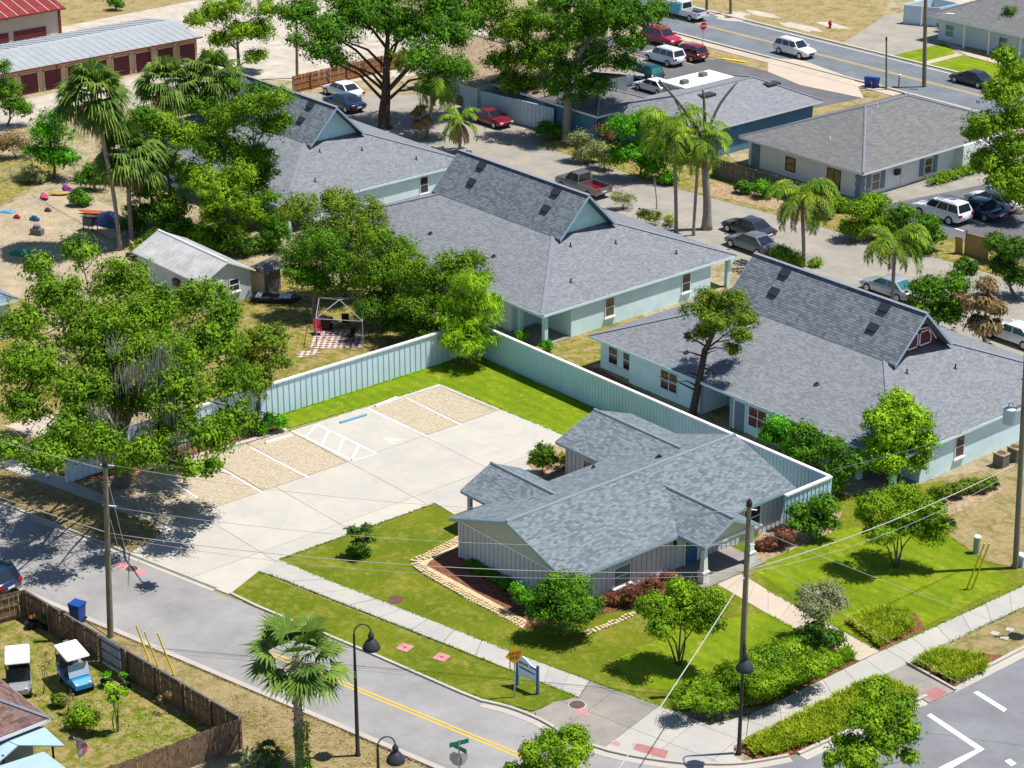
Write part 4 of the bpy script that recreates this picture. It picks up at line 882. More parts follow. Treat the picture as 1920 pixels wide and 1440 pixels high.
def branches(base, tips, r0, fork=.45, wob=.15, seed=1, n=7, lean=None):
    rr=random.Random(seed); b=MB(); top=Vector((sum(t[0] for t in tips)/len(tips),sum(t[1] for t in tips)/len(tips),min(t[2] for t in tips)))
    B0=Vector((base[0],base[1],-.1)); fk=Vector((B0.x+(top.x-B0.x)*.5,B0.y+(top.y-B0.y)*.5,max(.4,top.z*fork)))
    if lean: fk=Vector(lean)
    mid=(B0+fk)/2+Vector((rr.uniform(-wob,wob),rr.uniform(-wob,wob),0))*r0*3
    b.tube([B0,B0+Vector((0,0,.25)),mid,fk],[r0*1.45,r0*1.1,r0*.95,r0*.82],n+2)
    hi=max(tips,key=lambda t:t[2]); ld=Vector((top.x*.6+hi[0]*.4,top.y*.6+hi[1]*.4,fk.z+(hi[2]-fk.z)*.8)); fk0=fk
    if len(tips)>3: b.tube([fk0-Vector((0,0,.1)),(fk0+ld)/2+Vector((rr.uniform(-.3,.3),rr.uniform(-.3,.3),0))*r0,ld],[r0*.8,r0*.5,r0*.12],n)
    for t in tips:
        t=Vector(t); dh=(t-fk0).to_2d().length; f=max(0,min(.75,(t.z-dh*.8-fk0.z)/max(.5,ld.z-fk0.z)+rr.uniform(-.08,.12))) if len(tips)>3 else 0; fk=fk0.lerp(ld,f)
        m1=fk+(t-fk)*.35+Vector((rr.uniform(-.3,.3),rr.uniform(-.3,.3),rr.uniform(.0,.4)))*(t-fk).length*.25; m2=fk+(t-fk)*.7+Vector((rr.uniform(-.2,.2),rr.uniform(-.2,.2),.1))*(t-fk).length*.2
        k=max(.28,min(.7,.9/math.sqrt(len(tips))))
        b.tube([fk-Vector((0,0,.1)),m1,m2,t],[r0*k,r0*k*.7,r0*k*.4,r0*.06],n)
        for q in range(3):
            p=m1+(t-m1)*rr.uniform(.1,.9); e=p+Vector((rr.uniform(-1,1),rr.uniform(-1,1),rr.uniform(-.2,.8)))*(t-fk).length*.3; b.tube([p,e],[r0*k*.3,r0*.03],4)
    return b
def tree(name,label,base,blobs,lm,n,size,r0=.18,bark='bark',cat='tree',group=None,fork=.45,seed=None,sq=.8,clump=.6,lean=None,stems=0,world=None,kd=None,**kw):
    """base, blobs in photo coordinates; every blob becomes an ellipsoid of leaves at its true height"""
    bx=G(*base); seed=seed if seed is not None else int(base[0]*7+base[1]); rr=random.Random(seed)
    t=thing(name,label,cat,bx,0,group); W=[]
    vc=sum(q[1] for q in blobs)/max(1,len(blobs)); kd=kd if kd is not None else (.5 if cat=='tree' else .12); n=int(n*2.08)
    if world: W=[(x-bx[0],y-bx[1],z,r,r,r*sq) for x,y,z,r in world]
    for q in blobs:
        dep=q[3] if len(q)>3 else (vc-q[1])*.037*kd+rr.uniform(-.6,.6)*q[2]*.037
        (x,y,z),s=PB(bx,q[0],q[1],dep); r=q[2]*s; W.append((x-bx[0],y-bx[1],max(z,r*.35),r,r,r*sq))
    if r0:
        if stems:
            b=MB()
            for k in range(stems):
                w=W[k%len(W)]; a=k*2.4; b.tube([(.12*math.cos(a),.12*math.sin(a),-.05),(w[0]*.25+.2*math.cos(a),w[1]*.25+.2*math.sin(a),w[2]*.4),(w[0]*.7,w[1]*.7,w[2]*.75),w[:3]],[r0,r0*.8,r0*.5,r0*.1],6)
        else:
            ln=None
            if lean: (lx,ly,lz),_=PB(bx,*lean); ln=(lx-bx[0],ly-bx[1],lz)
            b=branches((0,0),[w[:3] for w in W],r0,fork,seed=seed,lean=ln)
        b.build('trunk',M[bark],t,smooth=3.2)
    link('crown',quadmesh('crown',crown(W,n,size,clump,seed=seed,**kw),L[lm]),t)
    return t
# ---- the live oak with moss at the lot edge
oak=tree('live_oak','huge live oak hung with grey moss at the left of the lot','' or (228,908),
  [(100,560,68,5.0),(60,690,73,-3.4),(150,470,34,8.0),(180,620,86,0.2),(290,600,77,2.9),(380,560,51,5.0),(400,650,68,0.3),(330,740,68,-6.0),(150,740,64,-6.0),(50,760,47,-5.4),(395,820,44,-8.6),(265,850,36,-10.1),(440,720,53,-3.4),(230,530,60,6.5),(40,610,47,2.4),(300,680,77,-2.9),(120,800,34,-9.1),(420,590,34,1.8),(360,880,22,-13.3),(220,670,68,-0.8),(70,500,34,8.1),(20,850,34,-12.5),(90,860,40,-13),(190,830,44,-12),(240,870,30,-8),(330,870,34,-7),(150,840,38,-9),(395,880,26,-7),(435,790,40,-5),(300,820,40,-7),(100,830,34,-9),(250,750,50,-1),(200,740,46,-1),(330,790,40,-3),(140,790,36,-5)],
  'oak',60000,.28,.55,'bark',fork=.5,clump=.8,per=30,low=-.6,sq=.75)
bx=G(228,908); mq=[]
rr=random.Random(5)
for u,v,l,dep in ((262,690,80,-6),(285,680,95,-6.5),(300,690,90,-6),(250,690,70,-6.5),(320,760,70,-7.5),(180,770,70,-8.5),(345,820,60,-8),(205,780,60,-8),(275,810,80,-8),(310,660,70,-5.5),(230,700,70,-7),(185,840,60,-9),(270,870,60,-7),(350,700,60,-5),(215,640,50,-5)):
    (x,y,z),s=PB(bx,u,v,dep); L_=l*s
    for k in range(90):
        a=rr.gauss(0,.45); c=rr.gauss(0,.45); z0=z-rr.uniform(-.3,.4)*L_; ln=L_*rr.uniform(.15,.6)*math.exp(-(a*a+c*c)); w=rr.uniform(.018,.045); th=rr.uniform(0,3.1); sw=rr.uniform(-.12,.12)
        dx,dy=math.cos(th)*w,math.sin(th)*w; X,Y=x-bx[0]+a,y-bx[1]+c
        mq.append([(X,Y,z0),(X+dx+sw,Y+dy,z0-ln*.4),(X+sw*.4,Y+sw*.5,z0-ln),(X-dx+sw,Y-dy,z0-ln*.4)])
stuff(link('moss',quadmesh('moss',np.array(mq),M['moss']),oak))
tree('round_tree','dense round tree just behind the blue ribbed fence, right of the oak',(480,800),[(500,640,42),(470,690,45),(520,680,28),(450,650,35),(485,720,36)],'olive',9000,.24,.2,clump=.5)
# ---- back left thicket
tree('thicket_tree','yellow-green thicket tree nearest the two-stemmed palm',(330,425),[(300,240,40),(345,260,48),(310,315,45),(355,330,40),(325,385,38),(285,290,30),(320,420,34),(290,350,30)],'bright',13000,.26,.22,group='thicket behind the shed',kd=.15,gaps=.55)
tree('thicket_tree','broad thicket tree reaching over the back house roof',(445,440),[(420,225,46),(470,205,42),(520,190,38),(440,285,52),(505,240,36),(395,290,42),(530,230,22),(430,350,40),(480,300,36),(400,380,30)],'oak',15000,.26,.26,group='thicket behind the shed',kd=.15,gaps=.55)
tree('thicket_tree','low bright thicket tree above the white shed roof',(425,470),[(420,370,52),(465,395,36),(385,345,40),(445,330,36),(400,410,32),(440,430,30),(380,440,26)],'bright',11000,.25,.2,group='thicket behind the shed',kd=.15,gaps=.55)
tree('thicket_tree','dark green understorey tree between the palms and the shed',(290,440),[(270,360,30),(300,400,30),(340,430,25),(270,220,30),(255,250,24),(275,310,30),(260,400,28)],'green',8000,.25,.2,group='thicket behind the shed',kd=.15,gaps=.55)
tree('thicket_tree','dark leafy tree filling the middle of the thicket',(385,330),[(368,205,38),(345,195,28),(430,165,28),(395,250,36),(480,175,26),(455,250,30)],'green',9000,.26,.2,group='thicket behind the shed',kd=.15,gaps=.55)
tree('thicket_tree','vine-covered dark tree against the back house wall',(470,430),[(480,300,36),(470,350,34),(500,330,26),(455,310,26)],'dark',6000,.26,.2,group='thicket behind the shed',kd=.15,gaps=.55)
tree('young_tree','upright bright green young tree left of the mounded hedge',(512,462),[(512,412,34),(505,372,22),(520,440,26)],'green',4500,.22,.1)
tree('round_shrub','rounded glossy shrub by the left fence near the palms',(100,335),[(95,250,42),(85,290,40),(120,300,30),(105,220,25)],'vivid',8000,.24,.15,cat='shrub')
tree('edge_shrub','green shrub cut by the left edge below the storage doors',(15,235),[(10,170,30),(25,200,28),(0,130,22),(45,205,18)],'green',5000,.25,.12,cat='shrub')
tree('dry_thicket','brown twiggy thicket at the left edge below the gravel drive',(30,295),[(20,265,28),(45,275,20),(0,275,25)],'dry',2500,.2,.06,cat='shrub',per=14)
for u,v,r,lm,l in ((170,335,26,'green','dark undergrowth bush between the tall palm and the left shrub'),(205,320,24,'bright','yellow-green undergrowth bush behind the tall palm'),(60,330,18,'sage','grey-green weedy bush by the chain link fence'),(150,372,16,'green','low weedy bush beside the kayaks'),(270,470,18,'bright','low weedy bush at the foot of the palms'),(290,455,22,'dark','dark undergrowth bush left of the white shed'),(350,440,26,'dark','dark undergrowth bush above the white shed roof'),(400,455,26,'green','green undergrowth bush behind the shed ridge'),(455,462,24,'dark','dark undergrowth bush right of the shed ridge'),(500,455,20,'green','green undergrowth bush beside the young upright tree'),(250,425,20,'dark','dark undergrowth bush among the palm trunks')):
    tree('undergrowth_bush',l,(u,v+int(r*.8)),[(u-r*.5,v,r*.8),(u+r*.5,v+2,r*.8),(u,v-r*.5,r*.7)],lm,2200,.24,.04,cat='shrub',group='undergrowth at the upper left')
tree('tall_tree','tall loose tree at the top left beside the storage roof',(450,135),[(400,28,34),(440,15,34),(482,60,34),(415,78,28),(370,40,22),(500,20,30),(480,108,20),(450,60,30)],'bright',11000,.3,.25,per=18)
tree('tall_tree','small tree at the top edge beyond the storage roof',(215,20),[(215,5,12),(225,12,8)],'green',700,.3,.1)
bo=tree('spreading_oak','big spreading oak with thick dark trunk behind the houses',(722,240),[(560,30,50,2),(620,60,54,-1),(660,15,56,3),(600,95,36,-3),(700,35,62,0),(765,55,56,2),(790,112,49,-3),(835,70,56,1),(850,130,38,-3),(820,15,56,4),(740,-20,67,2),(880,40,45,3),(640,112,24,-2),(555,82,24,-1),(800,160,27,-4)],'green',40000,.32,.62,'bark_dark',fork=.5,clump=.75,per=28,gaps=.8)
tree('tall_tree','pale-trunked tall tree left of the pair above the shaded roofs',(1017,216),[(960,60,54),(1000,112,48),(940,115,33),(1012,40,50),(915,15,50),(980,160,30),(1040,90,36),(950,150,24),(1000,165,24)],'oak',21000,.3,.3,'bark_pale',lean=(1018,125),gaps=.7,kd=.3)
tree('tall_tree','thick pale-trunked tall tree with the widest crown beside the road',(1060,264),[(1080,60,60),(1060,132,46),(1120,112,45),(1152,42,56),(1205,32,46),(1130,15,56),(1180,82,34),(1232,22,24),(1100,165,30),(1050,10,45),(1170,125,28),(1040,165,26),(1075,185,22),(1125,160,24)],'green',27000,.3,.4,'bark_pale',lean=(1064,135),gaps=.7,kd=.3)
# ---- lane side planting
tree('lane_shrub','vivid green rounded shrub beside the queen palms on the lane',(1205,335),[(1172,242,34),(1215,232,34),(1185,290,36),(1242,282,36),(1160,295,24),(1220,310,28)],'vivid',12000,.26,.12,cat='shrub')
tree('lane_shrub','sage leafy shrub left of the vivid green one on the lane',(1098,305),[(1085,262,22),(1110,282,24),(1095,290,22)],'sage',2600,.24,.06,cat='shrub',per=14)
tree('lane_shrub','sage shrub with brown top against the blue wall',(1132,318),[(1128,285,20),(1140,300,18)],'sage',1800,.24,.06,cat='shrub',per=14)
tree('lane_shrub','reddish dry bush against the shaded blue wall',(1132,275),[(1132,242,16),(1142,255,12)],'dry',1200,.22,.05,cat='shrub')
tree('lane_shrub','dark shrub at the foot of the tall pale trunks',(1035,262),[(1028,240,20),(1045,248,16),(1015,246,12)],'green',1800,.24,.05,cat='shrub')
tree('right_oak','large bright oak at the right edge beyond the hip-roofed house',(1908,400),[(1880,180,42),(1858,240,44),(1902,140,38),(1828,252,24),(1900,282,46),(1858,312,36),(1912,332,40),(1838,300,24),(1910,225,42),(1885,110,25),(1880,345,32),(1915,370,34)],'bright',20000,.3,.4,clump=.7)
tree('right_thicket','dark thicket at the right edge below the parked cars',(1905,560),[(1900,470,34),(1915,520,34),(1880,500,24),(1865,460,18)],'dark',6000,.26,.15,cat='shrub')
tree('dark_conifer','dark conifer in front of the far corner house',(1893,92),[(1893,22,12),(1888,42,18),(1902,55,20),(1885,68,20),(1865,45,10)],'dark',3500,.28,.14,cat='conifer')
for u,v,l in ((1792,62,'rust-topped clipped shrub left of the far house door'),(1862,82,'rust-topped clipped shrub right of the far house door'),(1775,50,'rust clipped shrub next to the enclosure gate')):
    tree('clipped_shrub',l,(u,v+10),[(u-6,v,10),(u+6,v+2,10)],'red',900,.25,0,cat='shrub',group='clipped shrubs of the far house')
tree('lane_hedge','loose green hedge with fan leaves in front of the hip-roofed house',(1620,450),[(1608,395,28),(1640,385,28),(1600,430,24),(1645,420,30)],'bright',6500,.26,.1,cat='hedge',per=16)
tree('lane_hedge','dark green hedge in front of the parked white SUV',(1705,470),[(1690,405,26),(1690,440,30),(1735,425,28),(1722,460,24),(1755,445,20)],'green',6500,.26,.1,cat='hedge')
tree('lane_hedge','dark hedge right of the plywood panel',(1870,490),[(1868,450,16),(1885,470,16)],'dark',1800,.24,.05,cat='hedge')
tree('flowering_bush','broad bush with pink flowers behind the near aqua house',(1752,628),[(1740,545,36),(1770,590,36),(1790,535,28),(1722,580,24),(1800,570,22)],'green',9000,.25,.12,cat='shrub')
tree('drive_shrub','low green shrub under the twin palms behind the aqua house',(1480,500),[(1465,478,20),(1490,488,18),(1530,498,14)],'bright',2200,.24,0,cat='shrub')
tree('drive_shrub','yellow-green spiky shrub by the lane beside the thin stems',(1220,425),[(1205,405,14),(1225,408,16),(1255,415,14)],'yellow',1400,.24,0,cat='shrub',asp=.25)
tree('drive_shrub','pale spiky yucca clump by the grey pickup',(1168,392),[(1160,370,14),(1178,376,14)],'sage',1000,.34,.05,cat='shrub',asp=.16)
tree('front_hedge','clipped hedge along the front of the hip-roofed house',(1765,345),[],'bright',3000,.2,0,cat='hedge',world=[(-6.9,62+k*.8,.45,.6) for k in range(11)])
tree('fence_shrub','round green bush by the brown lane fence',(1432,372),[(1430,352,17),(1440,360,12)],'vivid',1500,.22,.04,cat='shrub')
for u,v,r,lm,l in ((1395,352,14,'green','small dark shrub between the dead tree and the brown fence'),(1575,385,16,'bright','loose shrub at the left end of the lane hedge'),(1352,318,13,'green','shrub behind the dead tree against the brown fence'),(1255,335,16,'vivid','low bright shrub behind the left queen palm stem'),(1545,400,13,'sage','grey-green shrub beside the twin-stemmed palm'),(1810,500,18,'dark','dark shrub in front of the plywood panel')):
    tree('lane_shrub',l,(u,v+int(r*.8)),[(u-r*.5,v,r*.8),(u+r*.5,v+2,r*.8),(u,v-r*.4,r*.7)],lm,1600,.24,.04,cat='shrub',group='shrubs along the lane')
# ---- hedge row along the middle house
tree('hedge_tree','tall mounded hedge tree against the back house',(645,560),[(560,395,40),(620,385,46),(682,405,46),(640,440,55),(590,450,40),(690,450,42),(650,490,44),(670,530,40)],'olive',17000,.22,.2,group='tall hedge along the middle house',kd=.15,gaps=.4)
tree('yard_tree','round-headed green tree with bare trunk by the canopy frame',(588,598),[(560,480,42),(602,462,48),(580,520,44),(632,500,33),(545,512,26),(610,535,28)],'green',12000,.2,.16,bark='bark_pale',fork=.55,kd=.3)
tree('hedge_tree','hedge tree in the middle of the tall hedge',(722,610),[(705,450,40),(745,480,46),(720,512,48),(692,525,40),(765,520,42),(730,560,44),(700,570,33),(740,590,33)],'oak',14000,.22,.16,group='tall hedge along the middle house',kd=.15,gaps=.4)
tree('hedge_tree','hedge tree with vines at the right end of the tall hedge',(815,645),[(780,510,40),(822,530,42),(852,500,40),(882,492,33),(800,572,48),(765,580,37),(840,570,42),(905,520,26),(850,610,35),(800,615,35),(770,610,29)],'oak',15000,.22,.16,group='tall hedge along the middle house',kd=.15,gaps=.4)
tree('hedge_tree','dark low hedge tree filling the foot of the tall hedge',(780,640),[(690,580,26),(730,600,29),(770,615,31),(820,625,31),(855,625,26)],'dark',7000,.2,.1,group='tall hedge along the middle house',kd=.1,gaps=.3)
tree('weeping_cypress','lime green weeping cypress at the fence corner',(880,685),[(882,535,34),(905,575,38),(850,565,28),(872,610,44),(925,600,22),(838,598,20),(880,650,34),(908,640,26),(850,640,24)],'lime',13000,.36,.14,asp=.2,droop=.7,clump=.5)
cy=tree('bare_stemmed_cypress','leaning cypress with bare lower trunk and flat crown by the long fence',(1298,780),[(1330,562,28,1),(1372,568,30,0),(1300,582,20,0),(1345,605,34,-1),(1398,600,26,1),(1388,632,22,-1),(1318,625,20,1),(1290,632,10,0),(1372,655,16,-1),(1340,580,30,2)],'olive',11000,.24,.26,'bark_dark',fork=.7,lean=(1322,655),clump=.5,droop=.25,asp=.4)
b=MB(); bx=G(1298,780)
for (u0,v0),(u1,v1),d in (((1318,668),(1268,660),0),((1316,672),(1345,656),.5),((1310,705),(1278,700),-.4),((1318,690),(1345,704),.5),((1300,730),(1235,705),-.8),((1303,722),(1275,715),.4),((1325,650),(1288,638),.3)):
    p,_=PB(bx,u0,v0); q,_=PB(bx,u1,v1,d); m=[(p[i]+q[i])/2 for i in range(3)]; m[2]+=.15
    b.tube([tuple(a-c for a,c in zip(w,(bx[0],bx[1],0))) for w in (p,m,q)],[.07,.045,.015],5)
b.build('dead_branch',M['bark_dark'],cy,smooth=3.2)
# ---- planting of the office
tree('bright_tree','bright yellow-green tree in front of the near aqua house',(1672,908),[(1682,758,34),(1650,790,34),(1712,790,36),(1680,822,44),(1640,842,30),(1732,830,26),(1670,870,40),(1718,862,26),(1740,800,14)],'lime',14000,.24,.16,clump=.5)
tree('crape_myrtle','multi-stemmed crape myrtle on the lawn right of the garden path',(1680,1064),[(1640,950,34),(1692,932,34),(1742,960,34),(1692,980,44),(1650,1002,30),(1740,1002,30),(1618,968,18),(1772,985,18)],'bright',15000,.18,.06,stems=5,clump=.45,group='crape myrtles on the lawn')
tree('crape_myrtle','multi-stemmed crape myrtle on the corner lawn in front of the office',(1272,1247),[(1230,1140,34),(1282,1118,34),(1332,1130,32),(1290,1160,40),(1240,1178,26),(1338,1168,22),(1268,1100,18)],'bright',14000,.18,.06,stems=5,clump=.45,group='crape myrtles on the lawn')
tree('bed_shrub','large glossy shrub at the front corner of the office',(1060,1192),[(1030,1112,28),(1072,1102,32),(1020,1148,28),(1070,1150,36),(1102,1140,26),(1042,1086,16)],'green',11000,.2,.08,cat='shrub')
tree('bed_shrub','medium green shrub left of the large glossy one under the office eave',(1000,1150),[(985,1120,18),(970,1105,13),(1005,1135,14)],'vivid',2400,.2,0,cat='shrub')
tree('red_shrub','russet shrub row below the office window',(1190,1135),[(1150,1130,17),(1185,1112,18),(1222,1096,18),(1256,1084,15),(1130,1144,13),(1205,1108,15)],'red',6500,.2,.03,cat='shrub',asp=.4)
tree('red_shrub','small russet shrubs right of the porch',(1455,1030),[(1470,1005,16),(1445,1020,16),(1425,1035,13)],'red',2600,.2,.03,cat='shrub',asp=.4)
tree('corner_shrub','leafy shrub in front of the short fence return',(1525,1015),[(1500,962,22),(1540,948,26),(1520,985,26),(1552,980,18),(1490,985,16)],'green',5200,.22,.06,cat='shrub')
for i,(l,bs,bl) in enumerate((('left shrub of the hedge behind the office fence',(1465,858),[(1455,800,22),(1480,826,26),(1440,820,16)]),('middle shrub of the hedge behind the office fence',(1520,885),[(1508,815,25),(1530,850,28),(1500,850,20)]),('right shrub of the hedge behind the office fence',(1578,925),[(1560,842,28),(1572,882,26),(1598,870,22),(1560,910,18)]))):
    tree('fence_hedge',l,bs,bl,'green' if i else 'vivid',4600,.23,.06,cat='hedge',group='hedge behind the office fence')
for i,(u,v) in enumerate(((1762,925),(1790,918),(1820,910),(1850,908))):
    tree('low_hedge',('leftmost','second from left','third from left','rightmost')[i]+' low clump along the near aqua end wall',(u,v+14),[(u-8,v,13),(u+8,v-2,13)],'olive',1500,.2,0,cat='shrub',group='low clumps along the aqua end wall')
tree('grey_tree','small grey-green tree beside the garden path end',(1540,1205),[(1520,1118,24),(1555,1115,28),(1535,1146,28),(1575,1132,16),(1505,1135,12)],'grey',5200,.16,.06,'bark_pale',per=16,stems=3)
tree('path_shrub','dark rounded shrub at the foot of the small grey tree',(1532,1225),[(1515,1195,24),(1548,1200,22),(1530,1180,18),(1570,1195,14)],'dark',3800,.2,0,cat='shrub')
tree('spreading_juniper','wide spreading juniper mound on the street corner',(1400,1318),[(1285,1312,30),(1322,1318,32),(1342,1285,36),(1392,1262,40),(1440,1235,38),(1482,1218,36),(1430,1282,36),(1490,1252,34),(1380,1305,32),(1542,1238,30),(1305,1290,28),(1350,1320,26),(1455,1268,32),(1410,1300,26),(1520,1250,28),(1360,1265,30)],'bright',30000,.15,0,cat='shrub',sq=.42,clump=.34,flat=.6,gaps=.4,kd=.9)
tree('lawn_shrub','small open shrub alone on the lawn beside the driveway',(676,1045),[(662,998,13),(688,992,11),(672,1022,16),(692,1012,10),(660,1035,13),(680,1036,12)],'dark',1500,.2,.04,cat='shrub',per=12,stems=4,clump=.3)
tree('topiary','rounded topiary shrub in the bed by the lot',(1016,892),[(1018,850,24),(1005,862,16),(1032,862,16),(1018,868,18)],'oak',3200,.17,.05,cat='shrub',clump=.3)
tree('yellow_croton','small yellow shrub beside the topiary',(1056,880),[(1058,856,9),(1052,866,9),(1062,868,8)],'yellow',700,.16,.03,cat='shrub',clump=.3)
for k,(u,v) in enumerate(((888,1058),(905,1068),(922,1078),(940,1088),(955,1098),(968,1108))):
    tree('wall_hedge',('first','second','third','fourth','fifth','sixth')[k]+' shrub from the left in the low hedge under the office gable',(u,v+8),[(u-4,v,11),(u+6,v+3,11)],'vivid' if k%2 else 'green',1100,.16,0,cat='shrub',clump=.3,group='low hedge under the office gable')
tree('porch_shrub','clipped round bush by the middle aqua house porch',(1023,662),[(1025,648,12)],'vivid',900,.16,0,cat='shrub',clump=.3)
tree('porch_shrub','small bush left of the middle aqua house porch post',(980,642),[(978,628,11)],'vivid',800,.16,0,cat='shrub',clump=.3)
tree('fence_shrub','low shrub at the left end of the lot lawn',(515,812),[(502,786,14),(522,792,15),(490,800,14)],'vivid',1800,.2,0,cat='shrub')
tree('sapling','dark upright sapling in front of the shed door',(424,612),[(424,560,10),(420,582,14),(428,598,15)],'green',1800,.18,.04,cat='tree',clump=.35)
# foreground street trees, partly cut by the lower edge
tree('street_tree','airy street tree cut by the bottom edge near the lamp',(1045,1505),[(1032,1392,30),(1076,1382,26),(992,1412,22),(1062,1425,40),(1002,1442,28),(1095,1405,16),(960,1440,14),(1030,1470,30)],'bright',6500,.2,.08,per=16,clump=.4,group='street trees in the foreground')
tree('street_tree','street tree over the liriope bed at the lower right',(1630,1515),[(1640,1300,24),(1682,1330,36),(1622,1350,38),(1702,1372,26),(1660,1392,38),(1592,1402,32),(1612,1432,40),(1702,1418,18),(1560,1425,18),(1660,1340,34),(1650,1280,14)],'bright',14000,.2,.1,clump=.45,group='street trees in the foreground')
# yard plants lower left
tree('yard_bush','rounded yellow-green bush in the lower left yard',(155,1372),[(150,1340,20),(165,1350,18),(135,1352,14)],'bright',2400,.18,0,cat='shrub')
tree('yard_bush','brown-green small bush by the white golf cart',(112,1325),[(108,1312,12),(118,1316,10)],'olive',900,.16,0,cat='shrub')
tree('bare_sapling','leafless sapling between the two golf carts',(82,1302),[(75,1250,8),(92,1240,8),(85,1225,8)],'dry',40,.12,.035,per=4,cat='sapling')
tree('yard_sapling','small leafy sapling with several stems in the lower left yard',(218,1372),[(205,1290,12),(225,1298,12),(215,1310,12)],'lime',700,.2,.03,cat='sapling',stems=4)
tree('yard_sapling','thin bare sapling near the rear fence of the yard',(310,1340),[(300,1310,8),(318,1302,8)],'dry',60,.14,.025,per=4,cat='sapling')
tree('yard_sapling','small bare sapling in front of the brown house eave',(128,1340),[(122,1312,8),(135,1308,8)],'dry',60,.14,.03,per=4,cat='sapling')
# ---- liriope and ground cover beds
def bed(label,px,n,lm,h=.4,seed=3,name='liriope'):
    poly=PG(*px); g=np.random.default_rng(seed); P=np.array(poly); lo=P.min(0); hi=P.max(0); pts=[]
    def ins(x,y):
        c=False; j=len(poly)-1
        for i in range(len(poly)):
            xi,yi=poly[i]; xj,yj=poly[j]
            if (yi>y)!=(yj>y) and x<(xj-xi)*(y-yi)/(yj-yi)+xi: c=not c
            j=i
        return c
    while len(pts)<n:
        q=lo+(hi-lo)*g.random(2)
        if ins(*q): pts.append(q)
    pts=np.array(pts); k=14; idx=np.repeat(np.arange(n),k); a=g.random(n*k)*6.28; s=h*(.6+.7*g.random(n*k)); sp=.25+.6*g.random(n*k)
    d=np.stack([np.cos(a),np.sin(a)],1); b0=np.concatenate([pts[idx]+d*.03,np.full((n*k,1),.05)],1)
    tip=np.concatenate([pts[idx]+d*(s*sp)[:,None],(s*(1-.45*sp)+.05)[:,None]],1); mid=(b0+tip)/2+np.array([0,0,1])*(s*.22)[:,None]
    w=np.concatenate([-d[:,1:],d[:,:1],np.zeros((n*k,1))],1)*.028
    o=link(name,quadmesh(name,np.stack([b0,mid+w,tip,mid-w],1),L[lm])); stuff(o); o['label']=label; o['category']='ground cover'; return o
bed('yellow-green liriope bed right of the garden path',((1592,1172),(1640,1148),(1700,1155),(1712,1185),(1650,1215)),420,'yellow',.55,1)
bed('yellow-green liriope bed between ramp and kerb',((1712,1248),(1755,1224),(1850,1238),(1845,1262),(1790,1285)),420,'yellow',.5,2)
bed('long liriope strip between sidewalk and street at the corner',((1400,1400),(1590,1300),(1650,1275),(1725,1310),(1640,1350),(1500,1405),(1420,1425)),1000,'yellow',.5,3)
bed('liriope edge along the front of the juniper',((1440,1318),(1600,1240),(1590,1222),(1500,1260),(1420,1300)),420,'lime',.5,4)
# ---- palms
def fanpalm(name,label,base,top,n,R_,lm='palm',skirt=10,seed=1,tr=.16,boots=False,group=None,dr=.42):
    bx=G(*base); (x,y,z),s=PB(bx,*top); t=thing(name,label,'palm',bx,0,group); g=random.Random(seed); H_=Vector((x-bx[0],y-bx[1],z))
    b=MB(); pts=[Vector((0,0,-.1)),Vector((H_.x*.15,H_.y*.15,z*.35)),Vector((H_.x*.6,H_.y*.6,z*.75)),H_]
    b.tube(smoothpath([tuple(p) for p in pts],4),[tr*(1.25 if k==0 else 1.0) for k in range(13)],9); b.build('trunk',M['bark_pale'],t,smooth=3.2)
    if boots:
        b=MB()
        for k in range(70):
            f=.25+.72*k/70; p=H_*f; a=k*2.4; d=Vector((math.cos(a),math.sin(a),0)); b.tube([p+d*tr*.6,p+d*(tr+.1)+Vector((0,0,.14))],[.05,.025],4)
        stuff(b.build('leaf_boot',M['boot'],t))
    def fan(el,az,Lp,Rf,out,nseg=18):
        d=Vector((math.cos(az)*math.cos(el),math.sin(az)*math.cos(el),math.sin(el))); up=Vector((0,0,1)); side=d.cross(up).normalized(); nn=side.cross(d).normalized()
        c=H_+d*Lp+Vector((0,0,-.06*Lp)); w=side*.025
        out.append([tuple(H_-w),tuple(H_+w),tuple(c+w),tuple(c-w)])
        for k in range(nseg):
            th=-1.75+3.5*k/(nseg-1); e=d*math.cos(th)+side*math.sin(th); l=Rf*(1-.18*abs(th)/1.75)*g.uniform(.85,1.1)
            m=c+e*l*.55+nn*.06; tip=c+e*l+Vector((0,0,-dr*l*g.uniform(.4,1.7)))-nn*.05; q=(side*math.cos(th)-d*math.sin(th))*Rf*.055
            out.append([tuple(c),tuple(m+q),tuple(tip),tuple(m-q)])
    lv=[];dv=[]
    for k in range(n): fan(g.uniform(-.35,1.35) if k<n*.75 else g.uniform(-.7,0),k*2.4+g.uniform(-.3,.3),R_*g.uniform(.45,.7),R_*g.uniform(.5,.62),lv)
    for k in range(skirt): fan(g.uniform(-1.35,-.8),k*2.1,R_*.4,R_*.5,dv,12)
    link('fronds',quadmesh('fronds',np.array(lv),L[lm]),t)
    if dv: link('dead_fronds',quadmesh('dead_fronds',np.array(dv),L['dry']),t)
    return t
